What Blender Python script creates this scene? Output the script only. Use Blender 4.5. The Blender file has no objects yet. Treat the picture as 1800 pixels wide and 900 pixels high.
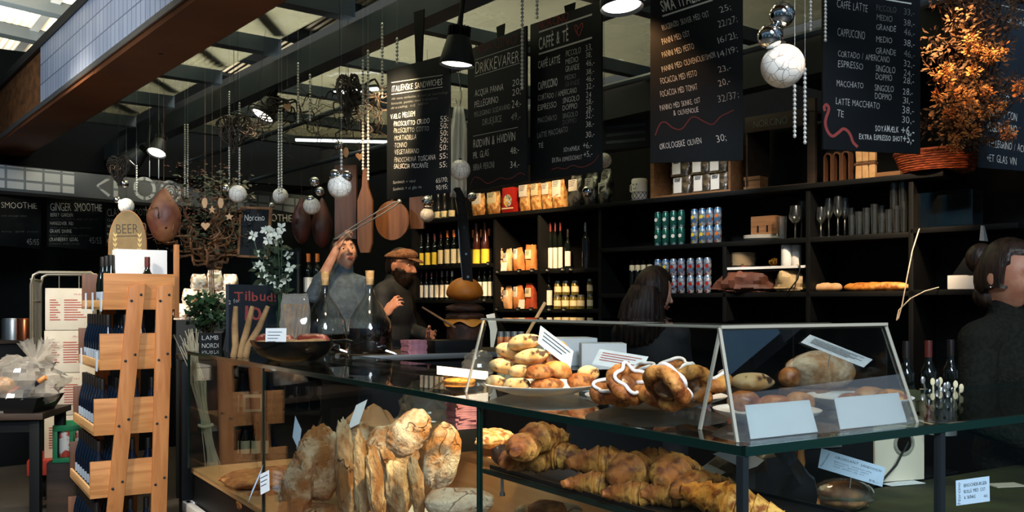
import bpy, bmesh, math, random
from mathutils import Vector, Matrix, noise

SC = bpy.context.scene
COL = SC.collection
PI = math.pi
EYE = 1.48
F = 1646.0                     # focal length in pixels of an 1800 wide frame
HZ = 535.0                     # row of the horizon

# ---------------------------------------------------------------- camera
cam_d = bpy.data.cameras.new('camera')
cam = bpy.data.objects.new('camera', cam_d)
COL.objects.link(cam)
cam.location = (0, 0, EYE)
cam.rotation_euler = (PI / 2, 0, 0)
cam_d.sensor_width = 36.0
cam_d.lens = F / 1800.0 * 36.0
cam_d.shift_y = (HZ - 450.0) / 1800.0
cam_d.clip_start = 0.02
cam_d.clip_end = 200
SC.camera = cam

# ---------------------------------------------------------------- sky, lights, exposure
w = bpy.data.worlds.new('sky')
SC.world = w
w.use_nodes = True
nt = w.node_tree
nt.nodes.clear()
wo = nt.nodes.new('ShaderNodeOutputWorld')
bg = nt.nodes.new('ShaderNodeBackground')
tc = nt.nodes.new('ShaderNodeTexCoord')
sx = nt.nodes.new('ShaderNodeSeparateXYZ')
cr = nt.nodes.new('ShaderNodeValToRGB')
nz = nt.nodes.new('ShaderNodeTexNoise')
mx = nt.nodes.new('ShaderNodeMix'); mx.data_type = 'RGBA'
nz.inputs['Scale'].default_value = 3.0
cr.color_ramp.elements[0].position = 0.0
cr.color_ramp.elements[0].color = (0.03, 0.10, 0.13, 1)
cr.color_ramp.elements[1].position = 0.42
cr.color_ramp.elements[1].color = (0.26, 0.50, 0.80, 1)
nt.links.new(tc.outputs['Generated'], sx.inputs[0])
nt.links.new(sx.outputs['Z'], cr.inputs[0])
nt.links.new(tc.outputs['Generated'], nz.inputs['Vector'])
rr = nt.nodes.new('ShaderNodeMapRange')
rr.inputs['From Min'].default_value = 0.48
rr.inputs['From Max'].default_value = 0.66
nt.links.new(nz.outputs[0], rr.inputs[0])
nt.links.new(rr.outputs[0], mx.inputs[0])
nt.links.new(cr.outputs[0], mx.inputs[6])
mx.inputs[7].default_value = (0.8, 0.88, 1.0, 1)
nt.links.new(mx.outputs[2], bg.inputs['Color'])
bg.inputs['Strength'].default_value = 0.34
nt.links.new(bg.outputs[0], wo.inputs[0])

SC.view_settings.view_transform = 'Standard'
SC.view_settings.look = 'None'
SC.view_settings.gamma = 1.0
SC.view_settings.use_curve_mapping = False
SC.view_settings.exposure = 0.0

def light(kind, name, loc, target, power, color, size=0.1, angle=60, blend=0.6):
    d = bpy.data.lights.new(name, kind)
    d.energy = power
    d.color = color
    if kind == 'AREA':
        d.shape = 'DISK'; d.size = size
        d.spread = math.radians(angle)
    if kind == 'SPOT':
        d.spot_size = math.radians(angle); d.spot_blend = blend
        d.shadow_soft_size = size
    if kind == 'SUN':
        d.angle = size
    o = bpy.data.objects.new(name, d)
    COL.objects.link(o)
    o.location = loc
    o.rotation_euler = (Vector(target) - Vector(loc)).to_track_quat('-Z', 'Y').to_euler()
    return o

WARM = (1.0, 0.66, 0.36)
COOL = (0.80, 0.90, 1.0)
DAY = (1.0, 0.86, 0.68)
# daylight of the market hall's roof lights, with added unseen fills marked
light('SPOT', 'unseen_hall_light', (-4.0, 1.8, 4.6), (-2.3, 5.6, 0.9), 1000, DAY, 0.25, 25, 0.5)
light('SPOT', 'unseen_hall_light', (-4.4, 4.2, 4.6), (-2.2, 7.3, 1.4), 1500, DAY, 0.2, 20, 0.6)
light('SPOT', 'unseen_hall_light', (-4.6, 3.6, 4.6), (-3.1, 6.5, 0.95), 620, DAY, 0.2, 27, 0.6)  # unseen fill added to brighten the cartons
light('SPOT', 'unseen_hall_light', (-5.2, -0.2, 4.6), (-2.9, 6.2, 3.25), 1000, COOL, 0.3, 32, 0.7)  # unseen fill added to brighten the tiled fascia
light('SPOT', 'unseen_spot', (0.45, 4.2, 2.92), (0.72, 4.38, 2.4), 16, (1.0, 0.5, 0.2), 0.04, 58, 0.4)
light('AREA', 'unseen_hall_light', (1.2, -2.6, 5.0), (0.6, 3.0, 1.2), 300, COOL, 2.6, 120)
light('AREA', 'unseen_hall_light', (-6.6, 11.5, 4.3), (-7.2, 13.5, 5.9), 560, (1.0, 0.93, 0.80), 1.6, 150)  # unseen uplight added to brighten the far hall roof
light('AREA', 'unseen_hall_light', (-1.6, 6.2, 5.45), (-1.5, 6.0, 0), 420, (1.0, 0.96, 0.86), 3.6, 130)
light('AREA', 'unseen_hall_light', (-1.0, 9.5, 4.3), (-0.6, 8.9, 5.9), 700, (1.0, 0.95, 0.82), 2.4, 170)  # unseen uplight added so the roof above the panes is not dark
# the stall's own spots, no lamp bodies, aimed at the goods; added fills marked
light('SPOT', 'unseen_spot', (0.75, 2.25, 2.9), (-0.2, 3.36, 0.92), 1000, WARM, 0.06, 25, 0.7)
light('SPOT', 'unseen_spot', (1.1, 2.2, 2.9), (0.30, 2.5, 1.1), 105, WARM, 0.06, 40, 0.6)
light('SPOT', 'unseen_spot', (0.15, 5.5, 2.95), (0.02, 7.2, 1.62), 420, WARM, 0.05, 34, 0.5)
light('SPOT', 'unseen_spot', (0.3, 5.7, 2.95), (0.0, 7.3, 2.3), 200, WARM, 0.05, 40, 0.6)
light('SPOT', 'unseen_spot', (1.75, 4.25, 2.95), (1.95, 5.45, 1.75), 240, (1.0, 0.78, 0.55), 0.05, 50, 0.6)
light('SPOT', 'unseen_spot', (1.75, 3.95, 2.95), (2.12, 4.35, 2.3), 120, (1.0, 0.55, 0.22), 0.05, 56, 0.6)
light('SPOT', 'unseen_spot', (-0.7, 4.5, 2.9), (-0.6, 5.95, 1.55), 210, WARM, 0.05, 44, 0.6)
light('SPOT', 'unseen_spot', (-0.75, 5.7, 2.9), (-1.0, 6.85, 1.75), 70, WARM, 0.05, 60, 0.7)  # added spot that brightens the hanging planks
light('SPOT', 'unseen_spot', (0.8, 5.0, 2.9), (1.2, 6.25, 1.75), 75, (0.95, 0.95, 1.0), 0.05, 46, 0.7)  # added cool spot that brightens the cans

# ---------------------------------------------------------------- measuring helpers
def V(*a): return Vector(a)
def P(px, py, Y):              # a point on the sight line through a pixel, Y metres into the hall
    return V((px - 900.0) / F * Y, Y, EYE - (py - HZ) / F * Y)
def PZ(px, py, z):             # where that sight line meets the height z
    return P(px, py, (EYE - z) * F / (py - HZ))
TH = math.radians(32.5)        # the counter stands turned by this much
CX, CY = 0.458, 1.84           # its front corner
dR = V(math.cos(TH), math.sin(TH), 0); dL = V(-math.sin(TH), math.cos(TH), 0)
def cp(t, s, z=0.0):           # t back along the left run, s along the right run
    return V(CX, CY, 0) + dL * t + dR * s + V(0, 0, z)
TOP = 1.20                     # counter top
WR = math.radians(-44.3)       # the back shelves' turn
wu = V(math.cos(WR), math.sin(WR), 0); wn = V(-math.sin(WR), math.cos(WR), 0)
W0 = 5.237
def wY(px, d=0.0): return (W0 + d) / (wn.x * (px - 900.0) / F + wn.y)
def WP(px, z, d=0.1):          # on the back shelving: column px, height z, d behind its front
    Y = wY(px, d)
    return V((px - 900.0) / F * Y, Y, z)
RB = math.radians(38.0)        # the canopy's turn
bn = V(math.cos(RB), math.sin(RB), 0); bd = V(-math.sin(RB), math.cos(RB), 0)
def BP(k, dist, z): return bn * dist + bd * k + V(0, 0, z)
def bk(px, dist):              # k of column px on a canopy line
    r = (px - 900.0) / F
    return (bn.x * dist - r * bn.y * dist) / (r * bd.y - bd.x)

# ---------------------------------------------------------------- materials
def lin(h):
    h = h.lstrip('#')
    c = [int(h[i:i + 2], 16) / 255.0 for i in (0, 2, 4)]
    return tuple((x / 12.92 if x <= 0.04045 else ((x + 0.055) / 1.055) ** 2.4) for x in c) + (1.0,)
def new_mat(name):
    m = bpy.data.materials.new(name); m.use_nodes = True
    n = m.node_tree; b = n.nodes['Principled BSDF']
    return m, n, b
def pm(name, col, rough=0.6, metal=0.0, var=None, bump=None, stretch=None, spec=0.5, coat=0.0, sheen=0.0, sub=0.0):
    """var=(hex, scale, low, high, detail) mixes a second colour by noise; bump=(scale, strength)."""
    m, n, b = new_mat(name)
    b.inputs['Base Color'].default_value = lin(col)
    b.inputs['Roughness'].default_value = rough
    b.inputs['Metallic'].default_value = metal
    b.inputs['Specular IOR Level'].default_value = spec
    b.inputs['Coat Weight'].default_value = coat
    b.inputs['Sheen Weight'].default_value = sheen
    t = n.nodes.new('ShaderNodeTexCoord'); mp = n.nodes.new('ShaderNodeMapping')
    n.links.new(t.outputs['Object'], mp.inputs[0])
    if stretch: mp.inputs['Scale'].default_value = stretch
    if var:
        hexes = var[0] if isinstance(var[0], (list, tuple)) else [var[0]]
        prev = None
        for i, hx in enumerate(hexes):
            z = n.nodes.new('ShaderNodeTexNoise')
            z.inputs['Scale'].default_value = var[1] * (1 + 1.7 * i)
            z.inputs['Detail'].default_value = var[4] if len(var) > 4 else 5
            n.links.new(mp.outputs[0], z.inputs['Vector'])
            r = n.nodes.new('ShaderNodeMapRange')
            r.inputs['From Min'].default_value = var[2]; r.inputs['From Max'].default_value = var[3]
            n.links.new(z.outputs[0], r.inputs[0])
            x = n.nodes.new('ShaderNodeMix'); x.data_type = 'RGBA'
            n.links.new(r.outputs[0], x.inputs[0])
            if prev: n.links.new(prev, x.inputs[6])
            else: x.inputs[6].default_value = lin(col)
            x.inputs[7].default_value = lin(hx)
            prev = x.outputs[2]
        n.links.new(prev, b.inputs['Base Color'])
    if bump:
        z = n.nodes.new('ShaderNodeTexNoise'); z.inputs['Scale'].default_value = bump[0]
        z.inputs['Detail'].default_value = 6
        n.links.new(mp.outputs[0], z.inputs['Vector'])
        u = n.nodes.new('ShaderNodeBump'); u.inputs['Strength'].default_value = bump[1]
        u.inputs['Distance'].default_value = bump[2] if len(bump) > 2 else 0.01
        n.links.new(z.outputs[0], u.inputs['Height'])
        n.links.new(u.outputs[0], b.inputs['Normal'])
    return m
def wood(name, a, c, scale=9.0, along='z', rough=0.55, knots=0.0):
    m, n, b = new_mat(name)
    t = n.nodes.new('ShaderNodeTexCoord'); mp = n.nodes.new('ShaderNodeMapping')
    n.links.new(t.outputs['Object'], mp.inputs[0])
    mp.inputs['Scale'].default_value = {'z': (1, 1, .09), 'x': (.09, 1, 1), 'y': (1, .09, 1)}[along]
    z = n.nodes.new('ShaderNodeTexNoise'); z.inputs['Scale'].default_value = scale * 6
    z.inputs['Detail'].default_value = 7; z.inputs['Distortion'].default_value = 0.8
    n.links.new(mp.outputs[0], z.inputs['Vector'])
    r = n.nodes.new('ShaderNodeValToRGB')
    r.color_ramp.elements[0].position = .32; r.color_ramp.elements[0].color = lin(a)
    r.color_ramp.elements[1].position = .68; r.color_ramp.elements[1].color = lin(c)
    n.links.new(z.outputs[0], r.inputs[0])
    out = r.outputs[0]
    if knots:
        k = n.nodes.new('ShaderNodeTexVoronoi'); k.inputs['Scale'].default_value = knots
        n.links.new(t.outputs['Object'], k.inputs['Vector'])
        q = n.nodes.new('ShaderNodeMapRange'); q.inputs['From Min'].default_value = 0.16; q.inputs['From Max'].default_value = 0.08
        n.links.new(k.outputs['Distance'], q.inputs[0])
        x = n.nodes.new('ShaderNodeMix'); x.data_type = 'RGBA'
        n.links.new(q.outputs[0], x.inputs[0]); n.links.new(out, x.inputs[6]); x.inputs[7].default_value = lin('#4a2a14')
        out = x.outputs[2]
    n.links.new(out, b.inputs['Base Color'])
    b.inputs['Roughness'].default_value = rough
    return m
def emit(name, col, s):
    m, n, b = new_mat(name)
    b.inputs['Base Color'].default_value = lin(col)
    b.inputs['Emission Color'].default_value = lin(col)
    b.inputs['Emission Strength'].default_value = s
    return m
def pane(name, tint='#ffffff', ior=1.5, haze=0.0, hazecol='#8a8a7a', rough=0.0, gain=1.0):
    """thin clear sheet: lets light straight through, mirrors at grazing angles, optional dust or whitish film"""
    m = bpy.data.materials.new(name); m.use_nodes = True
    n = m.node_tree; n.nodes.clear()
    o = n.nodes.new('ShaderNodeOutputMaterial'); tr = n.nodes.new('ShaderNodeBsdfTransparent')
    gl = n.nodes.new('ShaderNodeBsdfGlossy'); fr = n.nodes.new('ShaderNodeFresnel'); mi = n.nodes.new('ShaderNodeMixShader')
    tr.inputs['Color'].default_value = lin(tint); gl.inputs['Roughness'].default_value = rough
    ge = n.nodes.new('ShaderNodeNewGeometry'); im = n.nodes.new('ShaderNodeMix')   # same mirror strength on both faces of the sheet
    im.inputs[2].default_value = ior; im.inputs[3].default_value = 1.0 / ior
    n.links.new(ge.outputs['Backfacing'], im.inputs[0]); n.links.new(im.outputs[0], fr.inputs['IOR'])
    mt = n.nodes.new('ShaderNodeMath'); mt.operation = 'MULTIPLY'; mt.inputs[1].default_value = gain; mt.use_clamp = True
    n.links.new(fr.outputs[0], mt.inputs[0])
    n.links.new(mt.outputs[0], mi.inputs[0]); n.links.new(tr.outputs[0], mi.inputs[1]); n.links.new(gl.outputs[0], mi.inputs[2])
    last = mi.outputs[0]
    if haze:
        d0 = n.nodes.new('ShaderNodeBsdfDiffuse'); d0.inputs['Color'].default_value = lin(hazecol)
        d1 = n.nodes.new('ShaderNodeBsdfTranslucent'); d1.inputs['Color'].default_value = lin(hazecol)
        d = n.nodes.new('ShaderNodeMixShader'); n.links.new(d0.outputs[0], d.inputs[1]); n.links.new(d1.outputs[0], d.inputs[2])
        z = n.nodes.new('ShaderNodeTexNoise'); z.inputs['Scale'].default_value = 2.2; z.inputs['Detail'].default_value = 8
        t = n.nodes.new('ShaderNodeTexCoord'); n.links.new(t.outputs['Object'], z.inputs['Vector'])
        r = n.nodes.new('ShaderNodeMapRange'); r.inputs['From Min'].default_value = .3; r.inputs['From Max'].default_value = .75
        r.inputs['To Min'].default_value = haze * .4; r.inputs['To Max'].default_value = haze
        n.links.new(z.outputs[0], r.inputs[0])
        m2 = n.nodes.new('ShaderNodeMixShader'); n.links.new(r.outputs[0], m2.inputs[0])
        n.links.new(last, m2.inputs[1]); n.links.new(d.outputs[0], m2.inputs[2]); last = m2.outputs[0]
    n.links.new(last, o.inputs[0])
    return m

M = {}
M['black'] = pm('black_paint', '#080c0f', .55, spec=.25)
M['blackgloss'] = pm('black_gloss', '#0a0c0e', .22)
M['slate'] = pm('chalkboard_slate', '#0f1418', .6, var=('#1a2125', 3, .45, .8, 8), spec=.25)
M['slateedge'] = pm('board_edge', '#241a14', .6)
M['slateblue'] = pm('blue_chalkboard', '#14202c', .6, var=('#1f2d3a', 3, .45, .8, 8))
M['chalk'] = pm('white_chalk', '#e6e8e2', .9)
M['chalkdim'] = pm('thin_white_chalk', '#a8aeaa', .9)
M['chalkfaint'] = pm('faint_chalk', '#6c7472', .9)
M['chalkred'] = pm('red_chalk', '#642c2b', .9)
M['chalkredbright'] = pm('pink_red_chalk', '#a84a47', .9)
M['steelblue'] = pm('blue_grey_steel', '#34424e', .5, .1, var=('#43515c', 4, .4, .7))
M['darksteel'] = pm('dark_steel', '#20272b', .5, .3)
M['alu'] = pm('aluminium', '#b9bdbd', .35, .9)
M['chrome'] = pm('chrome', '#dfe2e4', .08, 1.0)
M['silverbead'] = pm('silver_bead', '#d6d8d4', .3, .55)
M['rust'] = pm('rust_brown_paint', '#7d4b2c', .6, var=('#623a22', 1.3, .35, .7), spec=.3)
M['pine'] = wood('pine', '#c4834a', '#a8662f', 5, 'z', .55, 3.2)
M['pinex'] = wood('pine_board', '#cf9155', '#b0713a', 5, 'x', .55, 3.0)
M['paleply'] = wood('pale_plywood', '#d0a674', '#c0935c', 4, 'y', .6)
M['oldwood'] = wood('weathered_board', '#8a5a30', '#54331a', 2.2, 'y', .6)
M['darkwood'] = wood('dark_wood', '#3a2a1d', '#251a12', 5, 'x', .6)
M['crate'] = wood('crate_wood', '#8d633c', '#6d4828', 5, 'x', .65)
M['board_warm'] = wood('chopping_board', '#9a643a', '#6f4423', 4, 'z', .5)
M['board_dark'] = wood('walnut_board', '#6d452b', '#4a2d1b', 4, 'z', .5)
M['shelf'] = pm('black_stained_shelf', '#07090a', .6, var=('#0d0d0d', 5, .4, .7), spec=.2)
M['glass'] = pane('case_glass', '#fbfdfc', 1.28)
M['acrylic'] = pane('clear_acrylic', '#f2f6f6', 1.45)
M['topglass'] = pane('counter_glass', '#f4f9f7', 1.5)
M['glassedge'] = pm('green_glass_edge', '#0c2722', .15, spec=.6)
M['paleedge'] = pm('polished_acrylic_edge', '#9a978a', .25)
M['tumbler'] = pane('tumbler_glass', '#f4f7f6', 1.5, .012, '#d8d2c2', gain=3.4, rough=.2)  # whitish haze put into the glass in place of glints
M['thread'] = pm('dark_thread', '#191a1b', .8)
M['roofglass'] = pane('dusty_roof_glass', '#dcdccb', 1.3, .85, '#86867a')
M['drink'] = pane('drinking_glass', '#f4f7f6', 1.5, gain=2.6, rough=.06)
M['mirroracrylic'] = pane('reflective_acrylic', '#f2f6f6', 1.45, gain=5.0)
M['paper'] = pm('white_paper', '#eef0f0', .85)
M['paperblue'] = pm('bluish_paper', '#bcd0e6', .85)
M['ink'] = pm('dark_ink', '#23303c', .8)
M['redink'] = pm('red_ink', '#b4402c', .8)
M['white'] = pm('white_ceramic', '#eceae4', .3)
M['cream'] = pm('cream_card', '#e4d9c4', .75, var=('#d4c6ac', 3, .4, .7))
M['kraft'] = pm('kraft_paper', '#b98a5c', .75, var=('#9f7246', 8, .35, .7), bump=(30, .5))
M['plastic_black'] = pm('black_plastic', '#101214', .35)

# ---------------------------------------------------------------- mesh helper
GLY = {}
def glyph(ch, bold):
    key = (ch, bold)
    if key not in GLY:
        c = bpy.data.curves.new('glyph', 'FONT'); c.body = ch; c.size = 1.0; c.resolution_u = 2
        c.offset = 0.012 if bold else -0.012
        o = bpy.data.objects.new('glyph', c); COL.objects.link(o)
        bpy.context.view_layer.update()
        me = bpy.data.meshes.new_from_object(o.evaluated_get(bpy.context.evaluated_depsgraph_get()))
        vs = [(v.co.x, v.co.y) for v in me.vertices]; fs = [tuple(p.vertices) for p in me.polygons]
        bpy.data.objects.remove(o); bpy.data.curves.remove(c); bpy.data.meshes.remove(me)
        x0 = min((q[0] for q in vs), default=0); x1 = max((q[0] for q in vs), default=.25)
        GLY[key] = ([(q[0] - x0, q[1]) for q in vs], fs, x1 - x0)
    return GLY[key]

class MB:
    def __init__(self): self.v = []; self.f = []; self.mi = []; self.X = Matrix(); self.m = 0
    def add(self, vs, fs):
        b = len(self.v)
        self.v += [tuple(self.X @ Vector(q)) for q in vs]
        self.f += [tuple(b + i for i in q) for q in fs]; self.mi += [self.m] * len(fs)
        return self
    def box(self, c, s, rot=None):
        x, y, z = (q / 2 for q in s)
        vs = [V(a, b, d) for a in (-x, x) for b in (-y, y) for d in (-z, z)]
        if rot is not None:
            R = rot if isinstance(rot, Matrix) else Matrix.Rotation(rot, 3, 'Z')
            vs = [R @ q for q in vs]
        c = V(*c)
        return self.add([q + c for q in vs], [(0, 1, 3, 2), (4, 6, 7, 5), (0, 4, 5, 1), (2, 3, 7, 6), (0, 2, 6, 4), (1, 5, 7, 3)])
    def span(self, a, b): # box between two corners
        return self.box([(p + q) / 2 for p, q in zip(a, b)], [abs(q - p) for p, q in zip(a, b)])
    def hexa(self, bot, top):
        vs = list(bot) + list(top)
        return self.add(vs, [(3, 2, 1, 0), (4, 5, 6, 7), (0, 1, 5, 4), (1, 2, 6, 5), (2, 3, 7, 6), (3, 0, 4, 7)])
    def bar(self, a, b, w, h, up=(0, 0, 1)):
        a, b = V(*a), V(*b); d = (b - a).normalized(); u = V(*up)
        s = d.cross(u).normalized(); u = s.cross(d).normalized()
        r = [s * (-w / 2) - u * (h / 2), s * (w / 2) - u * (h / 2), s * (w / 2) + u * (h / 2), s * (-w / 2) + u * (h / 2)]
        return self.hexa([a + q for q in r], [b + q for q in r])
    def tube(self, pts, r, n=6, cap=True):
        pts = [V(*p) for p in pts]; N = len(pts)
        rs = r if isinstance(r, (list, tuple)) else [r] * N
        vs, fs = [], []; nrm = None
        for i, p in enumerate(pts):
            d = pts[min(i + 1, N - 1)] - pts[max(i - 1, 0)]
            d = d.normalized() if d.length > 1e-9 else V(0, 0, 1)
            if nrm is None: nrm = d.orthogonal().normalized()
            nrm = (nrm - d * nrm.dot(d)); nrm = nrm.normalized() if nrm.length > 1e-6 else d.orthogonal().normalized()
            bi = d.cross(nrm)
            for k in range(n):
                a = 2 * PI * k / n
                vs.append(p + (nrm * math.cos(a) + bi * math.sin(a)) * rs[i])
        for i in range(N - 1):
            for k in range(n):
                fs.append((i * n + k, i * n + (k + 1) % n, (i + 1) * n + (k + 1) % n, (i + 1) * n + k))
        if cap: fs += [tuple(range(n - 1, -1, -1)), tuple((N - 1) * n + k for k in range(n))]
        return self.add(vs, fs)
    def cyl(self, a, b, r0, r1=None, n=16): return self.tube([a, b], [r0, r0 if r1 is None else r1], n)
    def lathe(self, prof, n=20, c=(0, 0, 0), cap=True):
        vs, fs = [], []; N = len(prof)
        for r, z in prof:
            for k in range(n):
                a = 2 * PI * k / n; vs.append((c[0] + r * math.cos(a), c[1] + r * math.sin(a), c[2] + z))
        for i in range(N - 1):
            for k in range(n): fs.append((i * n + k, i * n + (k + 1) % n, (i + 1) * n + (k + 1) % n, (i + 1) * n + k))
        if cap:
            if prof[0][0] > 1e-6: fs.append(tuple(range(n - 1, -1, -1)))
            if prof[-1][0] > 1e-6: fs.append(tuple((N - 1) * n + k for k in range(n)))
        return self.add(vs, fs)
    def ball(self, c, r, nu=16, nv=10, fn=None):
        r = r if isinstance(r, (list, tuple)) else (r, r, r)
        vs = [(0, 0, -1)]; fs = []
        for j in range(1, nv):
            t = -PI / 2 + PI * j / nv
            for k in range(nu):
                a = 2 * PI * k / nu; vs.append((math.cos(t) * math.cos(a), math.cos(t) * math.sin(a), math.sin(t)))
        vs.append((0, 0, 1)); L = len(vs) - 1
        for k in range(nu):
            fs.append((0, 1 + (k + 1) % nu, 1 + k)); fs.append((L, L - nu + k, L - nu + (k + 1) % nu))
        for j in range(nv - 2):
            for k in range(nu):
                a = 1 + j * nu
                fs.append((a + k, a + (k + 1) % nu, a + nu + (k + 1) % nu, a + nu + k))
        o = []
        for q in vs:
            q = V(*q); p = V(q.x * r[0], q.y * r[1], q.z * r[2])
            if fn: p = fn(q, p)
            o.append(p + V(*c))
        return self.add(o, fs)
    def prism(self, out, y0, y1):    # outline in x,z pushed along y
        n = len(out)
        vs = [(x, y0, z) for x, z in out] + [(x, y1, z) for x, z in out]
        fs = [tuple(range(n)), tuple(range(2 * n - 1, n - 1, -1))]
        fs += [(i, n + i, n + (i + 1) % n, (i + 1) % n) for i in range(n)]
        return self.add(vs, fs)
    def text(self, s, a, b, h, bold=False, y=-.0012, wob=.05, rnd=random):
        """letters of cap height h from a to b (x,z) on the plane y, filling that width"""
        a = V(a[0], a[1]); b = V(b[0], b[1]); d = b - a; W = d.length; d = d / W; nn = V(-d.y, d.x)
        adv, tot = [], 0.0
        for ch in s:
            g = glyph(ch, bold); wch = .34 if ch == ' ' else g[2]
            adv.append(tot); tot += wch + .11
        tot -= .11; kx = W / max(tot, .01); ky = h / .72
        for ch, o in zip(s, adv):
            if ch == ' ': continue
            vs, fs, wch = glyph(ch, bold)
            sh = rnd.uniform(-wob, wob); sc = 1 + rnd.uniform(-wob, wob) * 1.6; up = rnd.uniform(-wob, wob) * h * .8
            out = []
            for x, z in vs:
                q = a + d * ((o + x + z * sh) * kx) + nn * (z * ky * sc + up)
                out.append((q.x, y, q.y))
            self.add(out, fs)
        return self
    def stroke(self, pts, wd, y=-.0012):  # a flat line drawn on the plane y
        pts = [V(p[0], p[1]) for p in pts]; vs = []; n = len(pts)
        for i, p in enumerate(pts):
            d = pts[min(i + 1, n - 1)] - pts[max(i - 1, 0)]; d = d.normalized(); k = V(-d.y, d.x) * wd / 2
            vs += [(p.x - k.x, y, p.y - k.y), (p.x + k.x, y, p.y + k.y)]
        return self.add(vs, [(2 * i, 2 * i + 2, 2 * i + 3, 2 * i + 1) for i in range(n - 1)])
    def build(self, name, mats, parent=None, bevel=0.0, smooth=40, seg=2):
        me = bpy.data.meshes.new(name)
        me.from_pydata(self.v, [], self.f)
        mats = mats if isinstance(mats, (list, tuple)) else [mats]
        for m in mats: me.materials.append(M[m] if isinstance(m, str) else m)
        if len(mats) > 1: me.polygons.foreach_set('material_index', self.mi)
        if bevel:
            bm = bmesh.new(); bm.from_mesh(me)
            bmesh.ops.bevel(bm, geom=bm.edges[:], offset=bevel, segments=seg, affect='EDGES', profile=.6, clamp_overlap=True)
            bm.to_mesh(me); bm.free()
        me.validate()
        if smooth:
            me.polygons.foreach_set('use_smooth', [True] * len(me.polygons))
            me.set_sharp_from_angle(angle=math.radians(smooth))
        me.update()
        o = bpy.data.objects.new(name, me); COL.objects.link(o)
        if parent is not None: o.parent = parent
        return o

def tag(o, label, cat, group=None):
    o['label'] = label; o['category'] = cat
    if group: o['group'] = group
    return o
def thing(name, label, cat, loc=(0, 0, 0), rz=0.0, group=None, rot=None):
    o = bpy.data.objects.new(name, None); COL.objects.link(o)
    o.empty_display_size = .05; o.location = loc
    o.rotation_euler = rot if rot is not None else (0, 0, rz)
    return tag(o, label, cat, group)
def solo(mb, name, mats, label, cat, loc=(0, 0, 0), rz=0.0, group=None, rot=None, **k):
    o = mb.build(name, mats, None, **k); o.location = loc
    o.rotation_euler = rot if rot is not None else (0, 0, rz)
    return tag(o, label, cat, group)
def struct(mb, name, mats, **k):
    o = mb.build(name, mats, None, **k); o['kind'] = 'structure'; return o
def dup(o, loc, rz=None, label=None, scale=None, rot=None, group=None):
    def cpy(q, par):
        c = q.copy(); COL.objects.link(c)
        if par is not None: c.parent = par
        for ch in kids.get(q.name, ()): cpy(ch, c)
        return c
    kids = {}
    def walk(q):
        kids[q.name] = list(q.children)
        for ch in q.children: walk(ch)
    walk(o)
    c = cpy(o, None); c.location = loc
    if rz is not None: c.rotation_euler = (0, 0, rz)
    if rot is not None: c.rotation_euler = rot
    if scale is not None: c.scale = scale if isinstance(scale, (tuple, list)) else (scale,) * 3
    if label: c['label'] = label
    if group: c['group'] = group
    return c
def once(fn):
    """first call builds a thing, later calls copy it"""
    st = {}
    def g(loc, rz=0.0, label=None, key=None, scale=None, rot=None, group=None, **k):
        if key not in st:
            o = fn(key, **k); st[key] = o; o.location = loc
            o.rotation_euler = rot if rot is not None else (0, 0, rz)
            if scale is not None: o.scale = scale if isinstance(scale, (tuple, list)) else (scale,) * 3
            if label: o['label'] = label
            if group: o['group'] = group
            return o
        return dup(st[key], loc, rz, label, scale or 1.0, rot, group)
    return g
ORD = ['first', 'second', 'third', 'fourth', 'fifth', 'sixth', 'seventh', 'eighth', 'ninth', 'tenth', 'eleventh', 'twelfth', 'thirteenth', 'fourteenth', 'fifteenth', 'sixteenth']
# ================================================================ the hall
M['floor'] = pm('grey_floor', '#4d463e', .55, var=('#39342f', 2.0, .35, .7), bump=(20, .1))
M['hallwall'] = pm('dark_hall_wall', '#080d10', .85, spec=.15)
M['hallroof'] = None
def corrugated():
    m, n, b = new_mat('corrugated_roof_sheet')
    t = n.nodes.new('ShaderNodeTexCoord'); wv = n.nodes.new('ShaderNodeTexWave')
    wv.inputs['Scale'].default_value = 3.2; wv.inputs['Distortion'].default_value = 0
    mp = n.nodes.new('ShaderNodeMapping'); mp.inputs['Rotation'].default_value = (0, 0, 0)
    n.links.new(t.outputs['Object'], mp.inputs[0]); n.links.new(mp.outputs[0], wv.inputs['Vector'])
    z = n.nodes.new('ShaderNodeTexNoise'); z.inputs['Scale'].default_value = .9; z.inputs['Detail'].default_value = 6
    n.links.new(mp.outputs[0], z.inputs['Vector'])
    r = n.nodes.new('ShaderNodeValToRGB')
    r.color_ramp.elements[0].position = .35; r.color_ramp.elements[0].color = lin('#b9ad8e')
    r.color_ramp.elements[1].position = .65; r.color_ramp.elements[1].color = lin('#e6dec8')
    n.links.new(z.outputs[0], r.inputs[0]); n.links.new(r.outputs[0], b.inputs['Base Color'])
    u = n.nodes.new('ShaderNodeBump'); u.inputs['Strength'].default_value = .7; u.inputs['Distance'].default_value = .04
    n.links.new(wv.outputs[0], u.inputs['Height']); n.links.new(u.outputs[0], b.inputs['Normal'])
    b.inputs['Roughness'].default_value = .7
    return m
M['hallroof'] = corrugated()
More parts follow.
